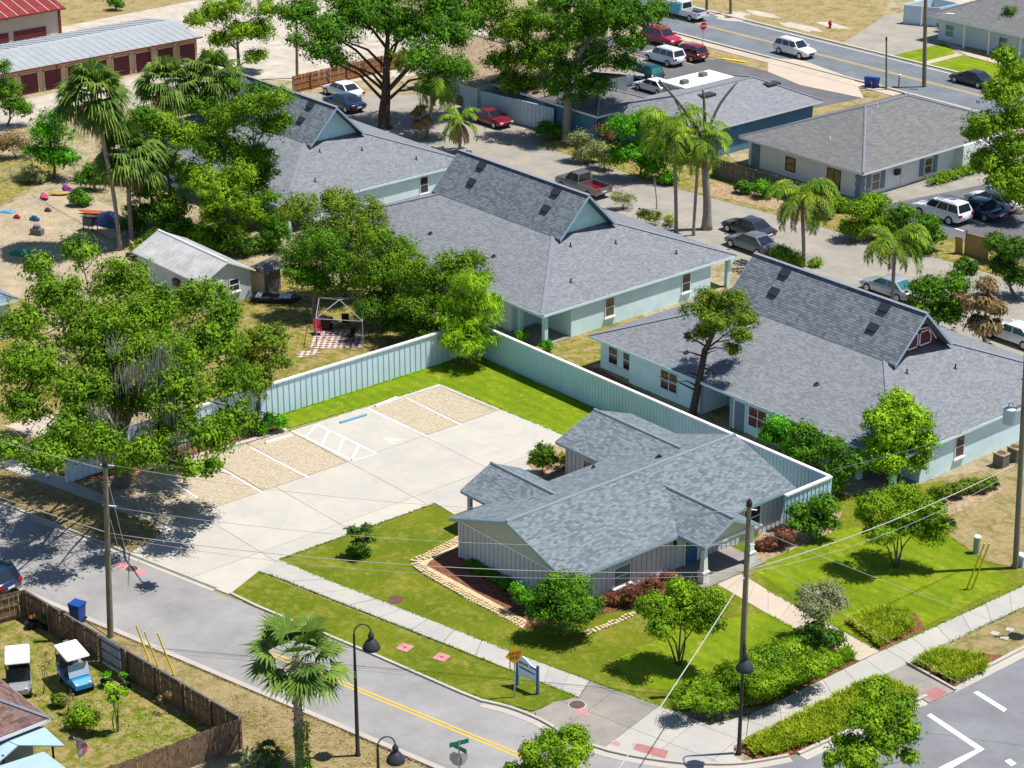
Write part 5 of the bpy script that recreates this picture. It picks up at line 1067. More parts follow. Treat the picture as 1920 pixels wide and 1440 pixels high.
def queen(name,label,base,top,n,R_,lm='queen',dead=3,seed=1,tr=.13,group=None,el0=-.25):
    bx=G(*base); (x,y,z),s=PB(bx,*top); t=thing(name,label,'palm',bx,0,group); g=random.Random(seed); H_=Vector((x-bx[0],y-bx[1],z))
    b=MB(); b.tube(smoothpath([(0,0,-.1),(H_.x*.3,H_.y*.3,z*.4),tuple(H_)],4),[tr*1.3]+[tr]*8,8); b.build('trunk',M['bark_pale'],t,smooth=3.2)
    def frond(el,az,Ln,out,dr=1.0):
        p=H_.copy(); st=Ln/14; w0=None; pts=[]
        for k in range(15):
            d=Vector((math.cos(az)*math.cos(el),math.sin(az)*math.cos(el),math.sin(el))); pts.append((p.copy(),d)); p=p+d*st; el-=.115*dr*(1+k*.06)
        side=Vector((-math.sin(az),math.cos(az),0))
        for k in range(14):
            a,c=pts[k][0],pts[k+1][0]; w=side*.02; out.append([tuple(a-w),tuple(a+w),tuple(c+w),tuple(c-w)])
            if k<2: continue
            for q in range(4):
                m=a+(c-a)*(q/4)
                for sg in (-1,1):
                    l=Ln*.25*(1-.45*abs(k-7)/7)*g.uniform(.8,1.15); e=side*sg*.8+pts[k][1]*.55+Vector((0,0,g.uniform(-.5,.25))); e.normalize(); e2=(e+Vector((0,0,-.9))).normalized(); w=pts[k][1]*.055
                    mid=m+e*l*.5; tip=mid+e2*l*.55; out.append([tuple(m),tuple(mid+w),tuple(tip),tuple(mid-w)])
    lv=[];dv=[]
    for k in range(n): frond(g.uniform(el0,1.3),k*2.4+g.uniform(-.3,.3),R_*g.uniform(.85,1.1),lv)
    for k in range(dead): frond(g.uniform(-1.2,-.6),k*2.3+g.uniform(-.5,.5),R_*.75,dv,.4)
    link('fronds',quadmesh('fronds',np.array(lv),L[lm]),t)
    if dv: link('dead_fronds',quadmesh('dead_fronds',np.array(dv),L['dry']),t)
    return t
fanpalm('cabbage_palm','tall leaning cabbage palm at the left with shaggy skirt',(226,470),(172,178),62,3.2,'palm',46,3,.17,group='cabbage palms')
fanpalm('cabbage_palm','shorter shaggy cabbage palm right of the tall leaning one',(247,452),(238,285),60,3.0,'palm',50,4,.19,group='cabbage palms')
fanpalm('cabbage_palm','cabbage palm standing before the middle storage doors',(330,330),(312,158),54,2.9,'palm',30,5,.17,group='cabbage palms')
fanpalm('cabbage_palm','cabbage palm with brown skirt before the rightmost storage door',(402,320),(398,142),54,2.9,'palm',40,6,.17,group='cabbage palms')
near_palm=fanpalm('cabbage_palm','near cabbage palm with booted trunk beside the side street',(563,1452),(556,1232),27,2.6,'palm',6,7,.22,True,group='cabbage palms',dr=.14)
g=random.Random(9); vq=[]
for k in range(900):
    z=g.uniform(.1,2.9); a=g.uniform(0,6.28); r=.26+g.uniform(0,.14); x,y=.22+r*math.cos(a),.05+r*math.sin(a); d=g.uniform(.05,.12); vq.append([(x,y,z),(x+g.uniform(-d,d),y+g.uniform(-d,d),z+d),(x+g.uniform(-d,d),y+g.uniform(-d,d),z+d*1.4),(x-d*.5,y,z+d*.5)])
link('vine',quadmesh('vine',np.array(vq),L['vivid']),near_palm)
fanpalm('palmetto','low dark palmetto beside the near palm at the bottom edge',(503,1438),(503,1418),16,.95,'dark',0,8,.05,group='palmettos')
fanpalm('palmetto','palmetto clump at the bottom edge left of the small one',(470,1452),(470,1432),14,.9,'grey',0,18,.05,group='palmettos')
queen('queen_palm','queen palm with hanging dead fronds beside the spreading oak',(800,258),(822,148),16,3.4,'queen',7,1,.16,group='queen palms')
queen('queen_palm','short queen palm with orange dry fronds on the lane',(862,285),(862,228),11,2.9,'queen',9,2,.15,group='queen palms')
queen('queen_palm','queen palm left of the dead grey trunk',(1268,436),(1262,238),24,4.3,'queen',4,3,.15,group='queen palms')
queen('queen_palm','queen palm in front of the dead grey trunk',(1300,442),(1312,262),18,3.6,'queen',5,4,.13,group='queen palms')
queen('queen_palm','queen palm with two stems behind the near aqua house ridge',(1507,500),(1503,372),22,3.6,'queen',3,5,.15,group='queen palms')
queen('queen_palm','spreading queen palm over the rear drive by the flowering bush',(1672,575),(1678,452),18,3.5,'queen',2,6,.14,group='queen palms',el0=-.1)
tree('banana_plant','withered tan banana clump at the right behind the aqua house',(1845,648),[(1818,570,14),(1850,535,16),(1872,580,15),(1835,608,18),(1862,612,16),(1845,570,20),(1800,555,8)],'dry',3800,.5,.07,'litter','banana plant',stems=7,asp=.28,droop=.75,clump=.5,per=14)
tree('banana_plant','brown withered banana stems beside the short queen palm',(790,262),[(778,215,8),(790,205,9),(786,235,10),(800,225,8)],'dry',900,.5,.08,'litter','banana plant',stems=4,asp=.25,droop=.8,clump=.5,per=12)
queen('dry_stalk','dried flower stalk with seed heads by the lane',(1232,392),(1226,330),2,.5,'dry',10,23,.05)['category']='dead plant'
# the lopped dead trunk
bx=G(1325,430); dt=thing('dead_tree','lopped grey dead trunk with three bare limbs on the lane','dead tree',bx)
def rel(u,v,d=0):
    p,_=PB(bx,u,v,d); return (p[0]-bx[0],p[1]-bx[1],p[2])
f=rel(1323,268)
MB().tube(smoothpath([(0,0,-.1),rel(1326,380),rel(1322,320),f],3),[.55,.44,.37,.35,.33,.31,.29,.27,.25,.22],10).build('trunk',M['bark_pale'],dt,smooth=3.2)
for p in ([f,rel(1330,240),rel(1350,195,.5),rel(1382,154,.8)],[f,rel(1321,220),rel(1320,190),rel(1318,168)],[f,rel(1290,215,-.5),rel(1262,180,-.8),rel(1236,150,-1)]):
    MB().tube(smoothpath(p,3),[.17-.01*k for k in range(10)],8).build('limb',M['bark'],dt,smooth=3.2)
# ================================================================ VEHICLES
PAINT={k:paint(k+'_car_paint',c,r,m) for k,c,r,m in (('white',(.72,.73,.74),.25,0),('red',(.42,.012,.05),.25,.1),('dark_red',(.2,.008,.02),.25,.1),('navy',(.01,.035,.09),.22,.2),('charcoal',(.035,.038,.045),.25,.3),('silver',(.42,.44,.46),.25,.4),
      ('teal',(.01,.055,.075),.25,.2),('grey',(.15,.155,.16),.28,.3),('pale_blue',(.16,.34,.45),.25,.1),('aqua',(.04,.42,.5),.3,0),('cart_blue',(.005,.22,.55),.25,.1))}
SPEC=dict( # length, half width, sill, belt, hood, roof, cabin: rear base, rear top, front top, front base
 sedan=(4.75,.91,.24,.93,.86,1.46,-1.75,-.95,.35,1.2), suv=(4.7,.94,.3,1.06,1.02,1.74,-2.22,-1.9,.45,1.1), pickup=(5.7,.98,.38,1.12,1.14,1.9,-.35,-.25,.85,1.45))
def pane(b,c,m=(.06,.08),off=.015):           # a window pane lying on the quad c (bl,br,tr,tl), inset and a little proud
    P=[Vector(q) for q in c]; n=(P[1]-P[0]).cross(P[3]-P[0]).normalized()
    def bi(u,v): return (P[0]*(1-u)+P[1]*u)*(1-v)+(P[3]*(1-u)+P[2]*u)*v
    q=[bi(m[0],m[1]),bi(1-m[0],m[1]),bi(1-m[0],1-m[1]),bi(m[0],1-m[1])]
    return b.add([p+n*off for p in q]+[p-n*.01 for p in q],[(0,1,2,3),(7,6,5,4),(0,4,5,1),(1,5,6,2),(2,6,7,3),(3,7,4,0)])
WHEEL={}
def car(kind,label,uv,rz,col,glassm='carglass',s=1.0,group=None,bed='dark_red',cat=None):
    Ln,W,zs,zb,zh,zr,rb,rt,ft,fb=SPEC[kind]; h=Ln/2; p=G(*uv) if len(uv)==2 else uv[:2]
    t=thing('parked_car' if kind!='pickup' else 'pickup_truck',label,cat or ('pickup' if kind=='pickup' else 'car'),p,rz,group,s); pm=PAINT[col]
    # lower body: lofted rings
    zt=zb if kind!='sedan' else zb-.02
    rear_end=-h
    S=[(rear_end,.80,zs+.22,zt-.16),(rear_end+.12,.94,zs+.1,zt-.04),(rear_end+.5,1,zs,zt),(rb*.5,1,zs,zb),(fb-.1,1,zs,zb-.01),(fb+.15,1,zs,zh+.01),(h-.55,.98,zs,zh-.05),(h-.16,.9,zs+.06,zh-.14),(h,.74,zs+.16,zh-.26)]
    if kind=='pickup': S=[(rb-.02,.98,zs,zt)]+[q for q in S if q[0]>rb]
    b=MB(); n=12
    for x,k,z0,z1 in S:
        w=W*k; hh=z1-z0
        b.v+=[(x,-w*.86,z0),(x,-w*.98,z0+.12*hh),(x,-w,z0+.45*hh),(x,-w*.985,z0+.8*hh),(x,-w*.9,z1-.02),(x,-w*.55,z1+.015),(x,w*.55,z1+.015),(x,w*.9,z1-.02),(x,w*.985,z0+.8*hh),(x,w,z0+.45*hh),(x,w*.98,z0+.12*hh),(x,w*.86,z0)]
    for i in range(len(S)-1): b.f+=[(i*n+k,i*n+(k+1)%n,(i+1)*n+(k+1)%n,(i+1)*n+k) for k in range(n)]
    b.f=[f[::-1] for f in b.f]; b.f+=[tuple(range(n)),tuple((len(S)-1)*n+k for k in range(n-1,-1,-1))]
    b.build('body',pm,t,smooth=.75)
    # cabin
    wb,wt=W*.93,W*.74; zc=zb-.04; m_=.09
    B=[(rb,-wb,zc),(fb,-wb,zc),(fb,wb,zc),(rb,wb,zc)]; T=[(rt,-wt,zr-.06),(ft,-wt,zr-.06),(ft,wt,zr-.06),(rt,wt,zr-.06)]; U=[(rt+.12,-wt*.8,zr),(ft-.12,-wt*.8,zr),(ft-.12,wt*.8,zr),(rt+.12,wt*.8,zr)]
    b=MB(); b.add(B+T+U,[(3,2,1,0),(0,1,5,4),(1,2,6,5),(2,3,7,6),(3,0,4,7),(4,5,9,8),(5,6,10,9),(6,7,11,10),(7,4,8,11),(8,9,10,11)]); b.build('cabin',pm,t,smooth=.6)
    gm=M[glassm]
    pane(MB(),[B[1],B[2],T[2],T[1]],(.07,.06)).build('windshield',gm,t); pane(MB(),[B[3],B[0],T[0],T[3]],(.09,.1)).build('rear_window',gm,t)
    ns=3 if kind=='suv' else 2
    for sd in (0,1):
        q=[B[0],B[1],T[1],T[0]] if sd==0 else [B[2],B[3],T[3],T[2]]
        q=[Vector(x) for x in q]
        for k in range(ns):
            a0,a1=k/ns,(k+1)/ns; bl=q[0].lerp(q[1],a0); br=q[0].lerp(q[1],a1); tr=q[3].lerp(q[2],a1); tl=q[3].lerp(q[2],a0)
            pane(MB(),[bl,br,tr,tl],(.05,.12)).build('side_window',gm,t)
    if kind=='pickup':
        x1=rb-.04; b=MB(); b.box(-h,x1,-W,-W+.1,zs+.1,zb); b.box(-h,x1,W-.1,W,zs+.1,zb); b.box(-h,-h+.09,-W+.1,W-.1,zs+.15,zb-.02); b.box(x1-.06,x1,-W+.1,W-.1,zs+.1,zb); b.build('bed_wall',pm,t)
        MB().box(-h+.09,x1-.06,-W+.1,W-.1,zs+.15,zs+.36).build('bed_floor',PAINT[bed] if bed in PAINT else M[bed],t)
    if 'tyre' not in WHEEL:
        tb=MB().lathe((0,0,0),[(.2,-.11),(.31,-.115),(.345,-.09),(.35,0),(.345,.09),(.31,.115),(.2,.11)],16); xf(tb,Matrix.Rotation(math.pi/2,4,'X')); WHEEL['tyre']=tb.mesh('tyre',M['tyre'],.6)
        rb_=MB().lathe((0,0,0),[(.215,-.118),(.2,-.122),(.06,-.105),(.05,.105),(.2,.122),(.215,.118)],14); xf(rb_,Matrix.Rotation(math.pi/2,4,'X')); WHEEL['rim']=rb_.mesh('rim',M['rim'],.5)
    ws=1.0 if kind=='sedan' else 1.1
    for x in (-h*.6,h*.62):
        for y in (-W+.09,W-.09):
            w=link('wheel',WHEEL['tyre'],t,(x,y,.35*ws),scale=ws); link('rim',WHEEL['rim'],w)
    for y in (-1,1):
        MB().bevbox(h-.22,h-.02,y*W*.66-.2,y*W*.66+.2,zh-.36,zh-.2,.03).build('headlight',M['head_light'],t)
        z=zb-.32 if kind=='sedan' else zb-.28; MB().box(-h-.015,-h+.2,y*W*.74-.15,y*W*.74+.15,z,z+.2).build('tail_light',M['red_light'],t)
        MB().bevbox(fb-.3,fb-.08,y*(W+.1)-.1,y*(W+.1)+.1,zb-.02,zb+.14,.02).build('mirror',pm,t)
    MB().box(-h-.02,-h+.02,-.25,.25,zs+.3,zs+.42).build('licence_plate',M['white'],t); MB().box(h-.06,h+.01,-W*.45,W*.45,zs+.2,zs+.36).build('grille',M['black'],t)
    if kind=='suv':
        for y in (-1,1): MB().tube([(rt+.2,y*wt*.92,zr-.03),(rt+.25,y*wt*.92,zr+.04),(ft-.4,y*wt*.92,zr+.04),(ft-.35,y*wt*.92,zr-.03)],.02,5).build('roof_rail',M['black'],t)
    return t
PI=math.pi
tr_=car('pickup','white pickup with teal side panel driving on the far road',(1284,33),PI,'white',bed='black',s=1.05); MB().box(.0,1.6,.99,1.01,.5,1.5).build('side_panel',PAINT['aqua'],tr_); MB().box(-.3,1.4,.82,1.0,1.2,1.75).build('side_panel',PAINT['aqua'],tr_)
car('suv','bright red SUV parked beside the far road stop sign',(1240,82),0,'red',s=1.08)
car('suv','white SUV parked in the rear lot before the dark red one',(1245,118),PI,'white',s=1.08)
car('suv','dark red SUV parked behind the white SUV in the rear lot',(1290,110),PI,'dark_red',s=1.0)
car('suv','dark teal SUV parked against the small shop',(1203,150),PI,'teal','carglass_teal',s=1.08)
car('sedan','white car half hidden behind the shaded roof by the dead tree',(1226,172),PI,'white')
car('suv','white SUV driving along the far road',(1490,104),0,'white',s=1.05)
car('sedan','dark sedan driving left on the far road',(1822,158),PI,'charcoal',s=1.05)
car('sedan','white sedan parked behind the back aqua house ridge',(-65.3,39.8,0),PI,'white',s=1.1)
car('sedan','navy sedan beside the white one behind the back aqua house',(-61.6,37.2,0),PI,'navy',s=1.1)
car('sedan','dark red sedan parked in tree shade beside the palm',(920,232),0,'dark_red',s=1.05)
car('pickup','grey pickup with red load behind the middle aqua house',(1092,360),PI,'grey',s=1.0,bed='dark_red')
car('sedan','charcoal sedan behind the dead trunk on the lane',(-8.3,39.9,0),PI,'charcoal','carglass',s=1.05)
car('sedan','grey sedan in front of the charcoal one on the lane',(-5.4,37.3,0),PI,'grey','carglass',s=1.05)
car('sedan','silver sedan half hidden behind the near aqua ridge and palm',(1668,552),PI,'silver','carglass_teal',s=1.05)
car('sedan','white sedan cut by the right edge behind the near aqua house',(1902,640),PI,'white','carglass_teal',s=1.05)
car('suv','white SUV nearest the plywood panel in the right lot',(-.4,55.5,0),PI,'white',s=1.12)
car('sedan','dark blue sedan between two white cars in the right lot',(1.0,58.5,0),PI,'navy',s=1.1)
car('sedan','white sedan beyond the dark blue one in the right lot',(.5,61.4,0),PI,'white',s=1.1)
car('suv','pale blue SUV farthest in the right lot under the tree',(.3,64.3,0),PI,'pale_blue','carglass_teal',s=1.05)
car('suv','navy SUV cut by the left edge on the side street',(-28,1098),_a+PI,'navy',s=1.0)
# golf carts
def cart(label,uv,rz,body,roofm,enclosed=False):
    t=thing('golf_cart',label,'golf cart',G(*uv),rz,'golf carts in the yard',1.05)
    S=[(-1.2,.5,.35,.75),(-1.0,.6,.3,.85),(-.3,.6,.28,.5),(.25,.6,.28,.42),(.55,.58,.28,.8),(.95,.56,.3,.82),(1.2,.46,.36,.6)]
    b=MB(); n=6
    for x,w,z0,z1 in S: b.v+=[(x,-w*.9,z0),(x,-w,(z0+z1)/2),(x,-w*.85,z1),(x,w*.85,z1),(x,w,(z0+z1)/2),(x,w*.9,z0)]
    for i in range(len(S)-1): b.f+=[(i*n+k,(i+1)*n+k,(i+1)*n+(k+1)%n,i*n+(k+1)%n) for k in range(n)]
    b.f+=[tuple(range(n)),tuple((len(S)-1)*n+k for k in range(n-1,-1,-1))]; b.build('body',body,t,smooth=.5)
    MB().bevbox(-.75,-.2,-.5,.5,.5,.78,.04).build('seat',M['hvac'],t); MB().obox((-.82,0,1.05),(.12,1.0,.5)).build('seat_back',M['hvac'],t)
    rf=MB().bevbox(-1.1,.75,-.62,.62,1.86,1.95,.06).build('roof',roofm,t)
    for x,xt in ((-1.0,-.95),(.62,.5)):
        for y in (-.55,.55): MB().tube([(x,y,.75),(xt,y,1.88)],.025,6).build('roof_post',M['black'],t)
    MB().add([(.7,-.54,.85),(.7,.54,.85),(.54,.54,1.5),(.54,-.54,1.5),(.69,-.54,.85),(.69,.54,.85),(.53,.54,1.5),(.53,-.54,1.5)],[(0,1,2,3),(7,6,5,4),(0,4,5,1),(2,6,7,3)]).build('windscreen',M['transformer'] if not enclosed else M['glass'],t)
    if enclosed:
        for y in (-.6,.6): MB().box(-.95,.5,y-.01,y+.01,.8,1.82).build('curtain',M['glass'],t)
    MB().tube([(.55,-.25,.8),(.35,-.25,1.05)],.02,6).build('steering_column',M['black'],t)
    for x in (-.75,.85):
        for y in (-.5,.5): w=link('wheel',WHEEL['tyre'],t,(x,y,.25),scale=.72); link('rim',WHEEL['rim'],w)
    for y in (-.35,.35): MB().bevbox(1.05,1.2,y-.08,y+.08,.58,.68,.02).build('headlight',M['head_light'],t)
cart('blue golf cart with pale roof in the lower left yard',(142,1284),-.15,PAINT['cart_blue'],M['white']); cart('white enclosed golf cart at the left edge of the yard',(38,1292),-.5,PAINT['silver'],M['white'],True)
js=thing('jet_ski','grey and white jet ski parked behind the blue golf cart','jet ski',G(135,1242),-.2)
b=MB(); S=[(-1.1,.4,.3,.6),(-.3,.5,.22,.7),(.5,.45,.25,.75),(1.2,.08,.5,.7)]; n=5
for x,w,z0,z1 in S: b.v+=[(x,-w*.5,z0),(x,-w,z1-.15),(x,0,z1),(x,w,z1-.15),(x,w*.5,z0)]
for i in range(3): b.f+=[(i*n+k,(i+1)*n+k,(i+1)*n+(k+1)%n,i*n+(k+1)%n) for k in range(n)]
b.f+=[tuple(range(n)),tuple(3*n+k for k in range(n-1,-1,-1))]; b.build('hull',PAINT['silver'],js,smooth=.6); MB().bevbox(-.9,.1,-.17,.17,.65,.95,.05).build('seat',M['hvac'],js); MB().tube([(.35,-.3,1.05),(.35,.3,1.05)],.025,6).build('handlebar',M['black'],js)
# ================================================================ POLES, LAMPS, WIRES
def upole(label,base,top,r=.15,cap=True):
    bx=G(*base); (x,y,z),_=PB(bx,*top); t=thing('utility_pole',label,'utility pole',bx)
    MB().tube([(0,0,-.2),((x-bx[0])*.5,(y-bx[1])*.5,z*.5),(x-bx[0],y-bx[1],z)],[r*1.15,r,r*.82],12).build('shaft',M['polewood'],t,smooth=.8)
    if cap: MB().lathe((x-bx[0],y-bx[1],z),[(r*1.05,-.22),(r*1.05,.02),(r*.5,.16),(r*.15,.22)],10).build('cap',M['black'],t)
    return t,bx
lp,lpb=upole('wooden utility pole left of the driveway','' or (207,1196),(197,868),.155)
cp,cpb=upole('wooden utility pole rising from the juniper in front of the office',(1389,1300),(1405,942),.15)
rp,rpb=upole('wooden utility pole at the right edge with a transformer',(1904,1066),(1934,480),.155,False)
fp,fpb=upole('tall wooden pole beside the far road with a lamp arm',(1733,163),(1737,-90),.2,False)
upole('short dark post by the blue bins on the far road',(1662,169),(1662,72),.1)
upole('utility pole at the top edge left of the field',(1325,24),(1327,-120),.16,False); upole('utility pole at the top edge on the field',(1370,26),(1370,-120),.16,False)
upole('thin wooden pole behind the cedar fence',(557,147),(555,-60),.14,False)
def at(bx,u,v,d=0): return PB(bx,u,v,d)[0]
(ax,ay,az)=at(fpb,1738,40); b=MB(); b.tube(smoothpath([(ax,ay,az),(ax+.6,ay+.4,az+.75),(ax+1.6,ay+1.1,az+.9)],4),.05,6); o=b.build('lamp_arm',M['signal_grey'],fp,world=True); MB().obox((ax+1.9,ay+1.3,az+.9),(.8,.3,.14),.6).build('lamp_head',M['white'],fp,world=True)
x,y,z=at(rpb,1893,778); MB().lathe((x,y,z-.5),[(.1,-.05),(.36,0),(.38,.1),(.38,.85),(.4,.9),(.3,.98),(.1,1.02)],16).build('transformer',M['transformer'],rp,.6,world=True)
b=MB(); b.tube([(x-.1,y,z+.5),(x-.1,y,z+.8)],[.06,.05],8); b.tube([(x+.15,y,z+.5),(x+.15,y,z+.75)],[.06,.05],8); b.build('bushing',M['white'],rp,world=True)
MB().tube([at(rpb,1914,760),(x,y,z+.25)],.05,6).build('bracket',M['signal_grey'],rp,world=True)
# ladder hardware on the two near poles
for par,bx,u,v in ((lp,lpb,199,872),(lp,lpb,203,948),(cp,cpb,1403,955),(cp,cpb,1399,1020)):
    x,y,z=at(bx,u,v); MB().tube([(x-.25,y-.2,z),(x+.35,y+.28,z)],.035,6).build('insulator_bracket',M['white'],par,world=True)
NW=[0]
def wire(label,p,q,sag=.4,r=.018,m='wire',n=14):
    p,q=Vector(p),Vector(q); b=MB(); b.tube([p.lerp(q,k/n)-Vector((0,0,4*sag*(k/n)*(1-k/n))) for k in range(n+1)],r*.75,5); o=b.build('utility_wire',M[m],smooth=3.2); tag(o,label,'wire','overhead wires')
wire('top wire from the left pole towards the corner pole',at(lpb,199,870),at(cpb,1403,958),1.0,.016)
wire('middle wire from the left pole to the corner pole',at(lpb,204,950),at(cpb,1400,1020),.9,.016)
wire('thick lower cable from the left pole to the corner pole',at(lpb,205,1000),at(cpb,1397,1072),.8,.026)
wire('thin lower cable just below the thick one to the corner pole',at(lpb,205,1006),at(cpb,1397,1077),1.1,.014)
wire('thick cable from the corner pole to the right pole',at(cpb,1398,1070),at(rpb,1909,868),.5,.035)
wire('thin cable under the thick one to the right pole',at(cpb,1398,1074),at(rpb,1909,880),.9,.014)
wire('bright cable from the corner pole down to the lower left',at(cpb,1397,1080),(62,-52,7.5),.6,.04)
wire('upper wire leaving the left pole to the left edge',at(lpb,199,880),(-30,-46.5,9.2),.8,.016)
wire('lower cable leaving the left pole to the left edge',at(lpb,205,1000),(-30,-46.5,6.8),.8,.024)
wire('thin drop wire from the corner pole to the lower right',at(cpb,1402,985),(62,-2,4.5),.5,.014)
wire('second drop wire from the corner pole to the lower right',at(cpb,1400,1030),(64,-10,3.5),.5,.014)
wire('service wire from the right pole over the fence corner',at(rpb,1916,770),(31.5,5.4,2.9),.3,.02)
wire('guy wire from the left pole head to the ground',at(lpb,198,882),(*G(292,1265),.05),0,.012)
wire('guy wire from the left pole middle to the ground',at(lpb,203,960),(*G(280,1240),.05),0,.012)
for k,(u,v,du,dv,lab) in enumerate(((280,1241,-25,-69,'left yellow guy guard by the wooden fence'),(297,1251,-26,-66,'middle yellow guy guard by the wooden fence'),(327,1268,-32,-81,'right yellow guy guard by the wooden fence'),(1812,1106,34,-86,'left yellow guy guard on the right lawn'),(1822,1106,33,-86,'right yellow guy guard on the right lawn'))):
    bx=G(u,v); e=at(bx,u+du,v+dv); o=link('guy_guard',MB().tube([(0,0,0),(e[0]-bx[0],e[1]-bx[1],e[2])],.05,8).mesh('guy_guard',M['ypost'],.8),None,(*bx,.03)); tag(o,lab,'guy guard','yellow guy wire guards')
def lamp(label,base,top,side):
    bx=G(*base); z=at(bx,*top)[2]; t=thing('street_lamp',label,'street lamp',bx,side,'bell street lamps')
    MB().lathe((0,0,0),[(.16,0),(.16,.12),(.11,.2),(.09,z*.5),(.055,z-.5)],12).build('post',M['dark_metal'],t,.8)
    b=MB(); b.tube([(.42*(1-math.cos(a)),0,z-.5+.5*math.sin(a)) for a in [k*math.pi/10 for k in range(11)]],.035,8); b.build('arm',M['dark_metal'],t,3.2)
    MB().lathe((.84,0,z-1.42),[(.44,0),(.46,.05),(.4,.22),(.26,.45),(.13,.56),(.13,.62),(.16,.66),(.15,.8),(.06,.92)],20).build('shade',M['vent'],t,.8)
    MB().lathe((.84,0,z-1.43),[(.05,-.02),(.3,0),(.4,.03)],16).build('lens',M['white'],t)
lamp('bell street lamp beside the near palm on the side street',(671,1418),(671,1172),YAW+.2); lamp('bell street lamp cut by the bottom edge',(712,1545),(712,1383),YAW+.2); lamp('bell street lamp in front of the corner utility pole',(1385,1414),(1385,1192),-.72)
lamp('bell street lamp whose foot stands off the right edge of the verge',(1962,1190),(1960,960),YAW)
# ================================================================ SIGNS
def textmesh(txt,size,m,ext=.006):
    c=bpy.data.curves.new('t','FONT'); c.body=txt; c.size=size; c.align_x='CENTER'; c.align_y='CENTER'; c.extrude=ext; o=bpy.data.objects.new('t',c); COL.objects.link(o)
    dg=bpy.context.evaluated_depsgraph_get(); me=bpy.data.meshes.new_from_object(o.evaluated_get(dg)); bpy.data.objects.remove(o); me.materials.clear(); me.materials.append(m); return me
p=G(965,1309); t=thing('diamond_sign','amber diamond road sign on a steel post by the sidewalk','road sign',p,YAW+.35)
MB().box(-.03,.03,-.02,.04,0,3.1).build('post',M['signal_grey'],t)
pl=MB().add([(0,-.03,2.05),(.55,-.03,2.6),(0,-.03,3.15),(-.55,-.03,2.6),(0,-.02,2.05),(.55,-.02,2.6),(0,-.02,3.15),(-.55,-.02,2.6)],[(0,1,2,3),(7,6,5,4),(0,4,5,1),(1,5,6,2),(2,6,7,3),(3,7,4,0)]).build('plate',M['orange_sign'],t)
for txt,z in (('DEAD',2.72),('END',2.45)): link('lettering',textmesh(txt,.26,M['maroon']),pl,(0,-.037,z),rot=(math.pi/2,0,0))
p,q=G(970,1286),G(1008,1303); a=math.atan2(q[1]-p[1],q[0]-p[0]); l=math.hypot(q[0]-p[0],q[1]-p[1]); t=thing('lane_sign','pale blue board sign with arched top on two posts beside the sidewalk','sign',((p[0]+q[0])/2,(p[1]+q[1])/2),a)
for x in (-l/2,l/2): MB().box(x-.06,x+.06,-.06,.06,0,2.0 if x<0 else 1.75).build('post',M['door_blue'],t)
pr=[(-l/2+.06,.75),(l/2-.06,.75),(l/2-.06,1.56),(l/2-.4,1.62),(0,1.8),(-l/2+.4,1.94),(-l/2+.06,1.96)]
bd=MB().add([(x,y,z) for y in (-.03,.03) for x,z in pr],[tuple(range(7)),tuple(range(13,6,-1))]+[(i,7+i,7+(i+1)%7,(i+1)%7) for i in range(7)]).build('board',mat('pale_sign_board',(.66,.74,.86),.5,.05,2),t)
MB().add([(-l*.42,-.036,1.32),(l*.42,-.036,1.22),(l*.38,-.036,1.14),(-l*.36,-.036,1.2),(-l*.42,-.031,1.32),(l*.42,-.031,1.22),(l*.38,-.031,1.14),(-l*.36,-.031,1.2)],[(0,1,2,3)[::-1],(4,5,6,7),(0,1,5,4),(1,2,6,5),(2,3,7,6),(3,0,4,7)]).build('swoosh',M['door_blue'],bd)
g=random.Random(2); x=-l*.4
while x<l*.4:
    w=g.uniform(.05,.1)
    if abs(x-.12)>.06: MB().box(x,x+w,-.038,-.031,1.48-(x+l/2)*.03,1.62-(x+l/2)*.03).build('letter',M['door_blue'],bd)
    x+=w+.03
p=G(862,1520); z=at(p,862,1388)[2]; t=thing('street_name_sign','crossed green street name blades above a stop sign seen from behind','street sign',p,YAW)
MB().tube([(0,0,0),(0,0,z+.05)],.035,8).build('post',M['signal_grey'],t)
for a,zz in ((.45,z-.15),(-.75,z-.42)):
    b=MB().box(-.5,.5,-.012,.012,-.12,.12); xf(b,Matrix.Translation((0,0,zz))@Matrix.Rotation(a,4,'Z')); b.build('name_blade',M['green_sign'],t)
for a,dx,y in ((-.5,-.25,-.06),(.9,.28,-.06)):
    b=MB(); b.add([(.38*math.cos(math.pi/8+k*math.pi/4),yy,.38*math.sin(math.pi/8+k*math.pi/4)) for yy in (-.008,.008) for k in range(8)],[tuple(range(8)),tuple(range(15,7,-1))]+[(i,8+i,8+(i+1)%8,(i+1)%8) for i in range(8)]); xf(b,Matrix.Translation((dx*.6,y,z-1.0))@Matrix.Rotation(a,4,'Z')); b.build('sign_back',M['signal_grey'],t)
p=G(1317,95); t=thing('stop_sign','red stop sign at the mouth of the rear lot','stop sign',p,YAW+.5); MB().tube([(0,0,0),(0,0,3.0)],.04,6).build('post',M['signal_grey'],t)
b=MB(); b.add([(.45*math.cos(math.pi/8+k*math.pi/4),yy,2.75+.45*math.sin(math.pi/8+k*math.pi/4)) for yy in (-.06,-.04) for k in range(8)],[tuple(range(8)),tuple(range(15,7,-1))]+[(i,8+i,8+(i+1)%8,(i+1)%8) for i in range(8)]); pl=b.build('plate',M['stop_red'],t); link('lettering',textmesh('STOP',.3,M['white']),pl,(0,-.066,2.75),rot=(math.pi/2,0,0))
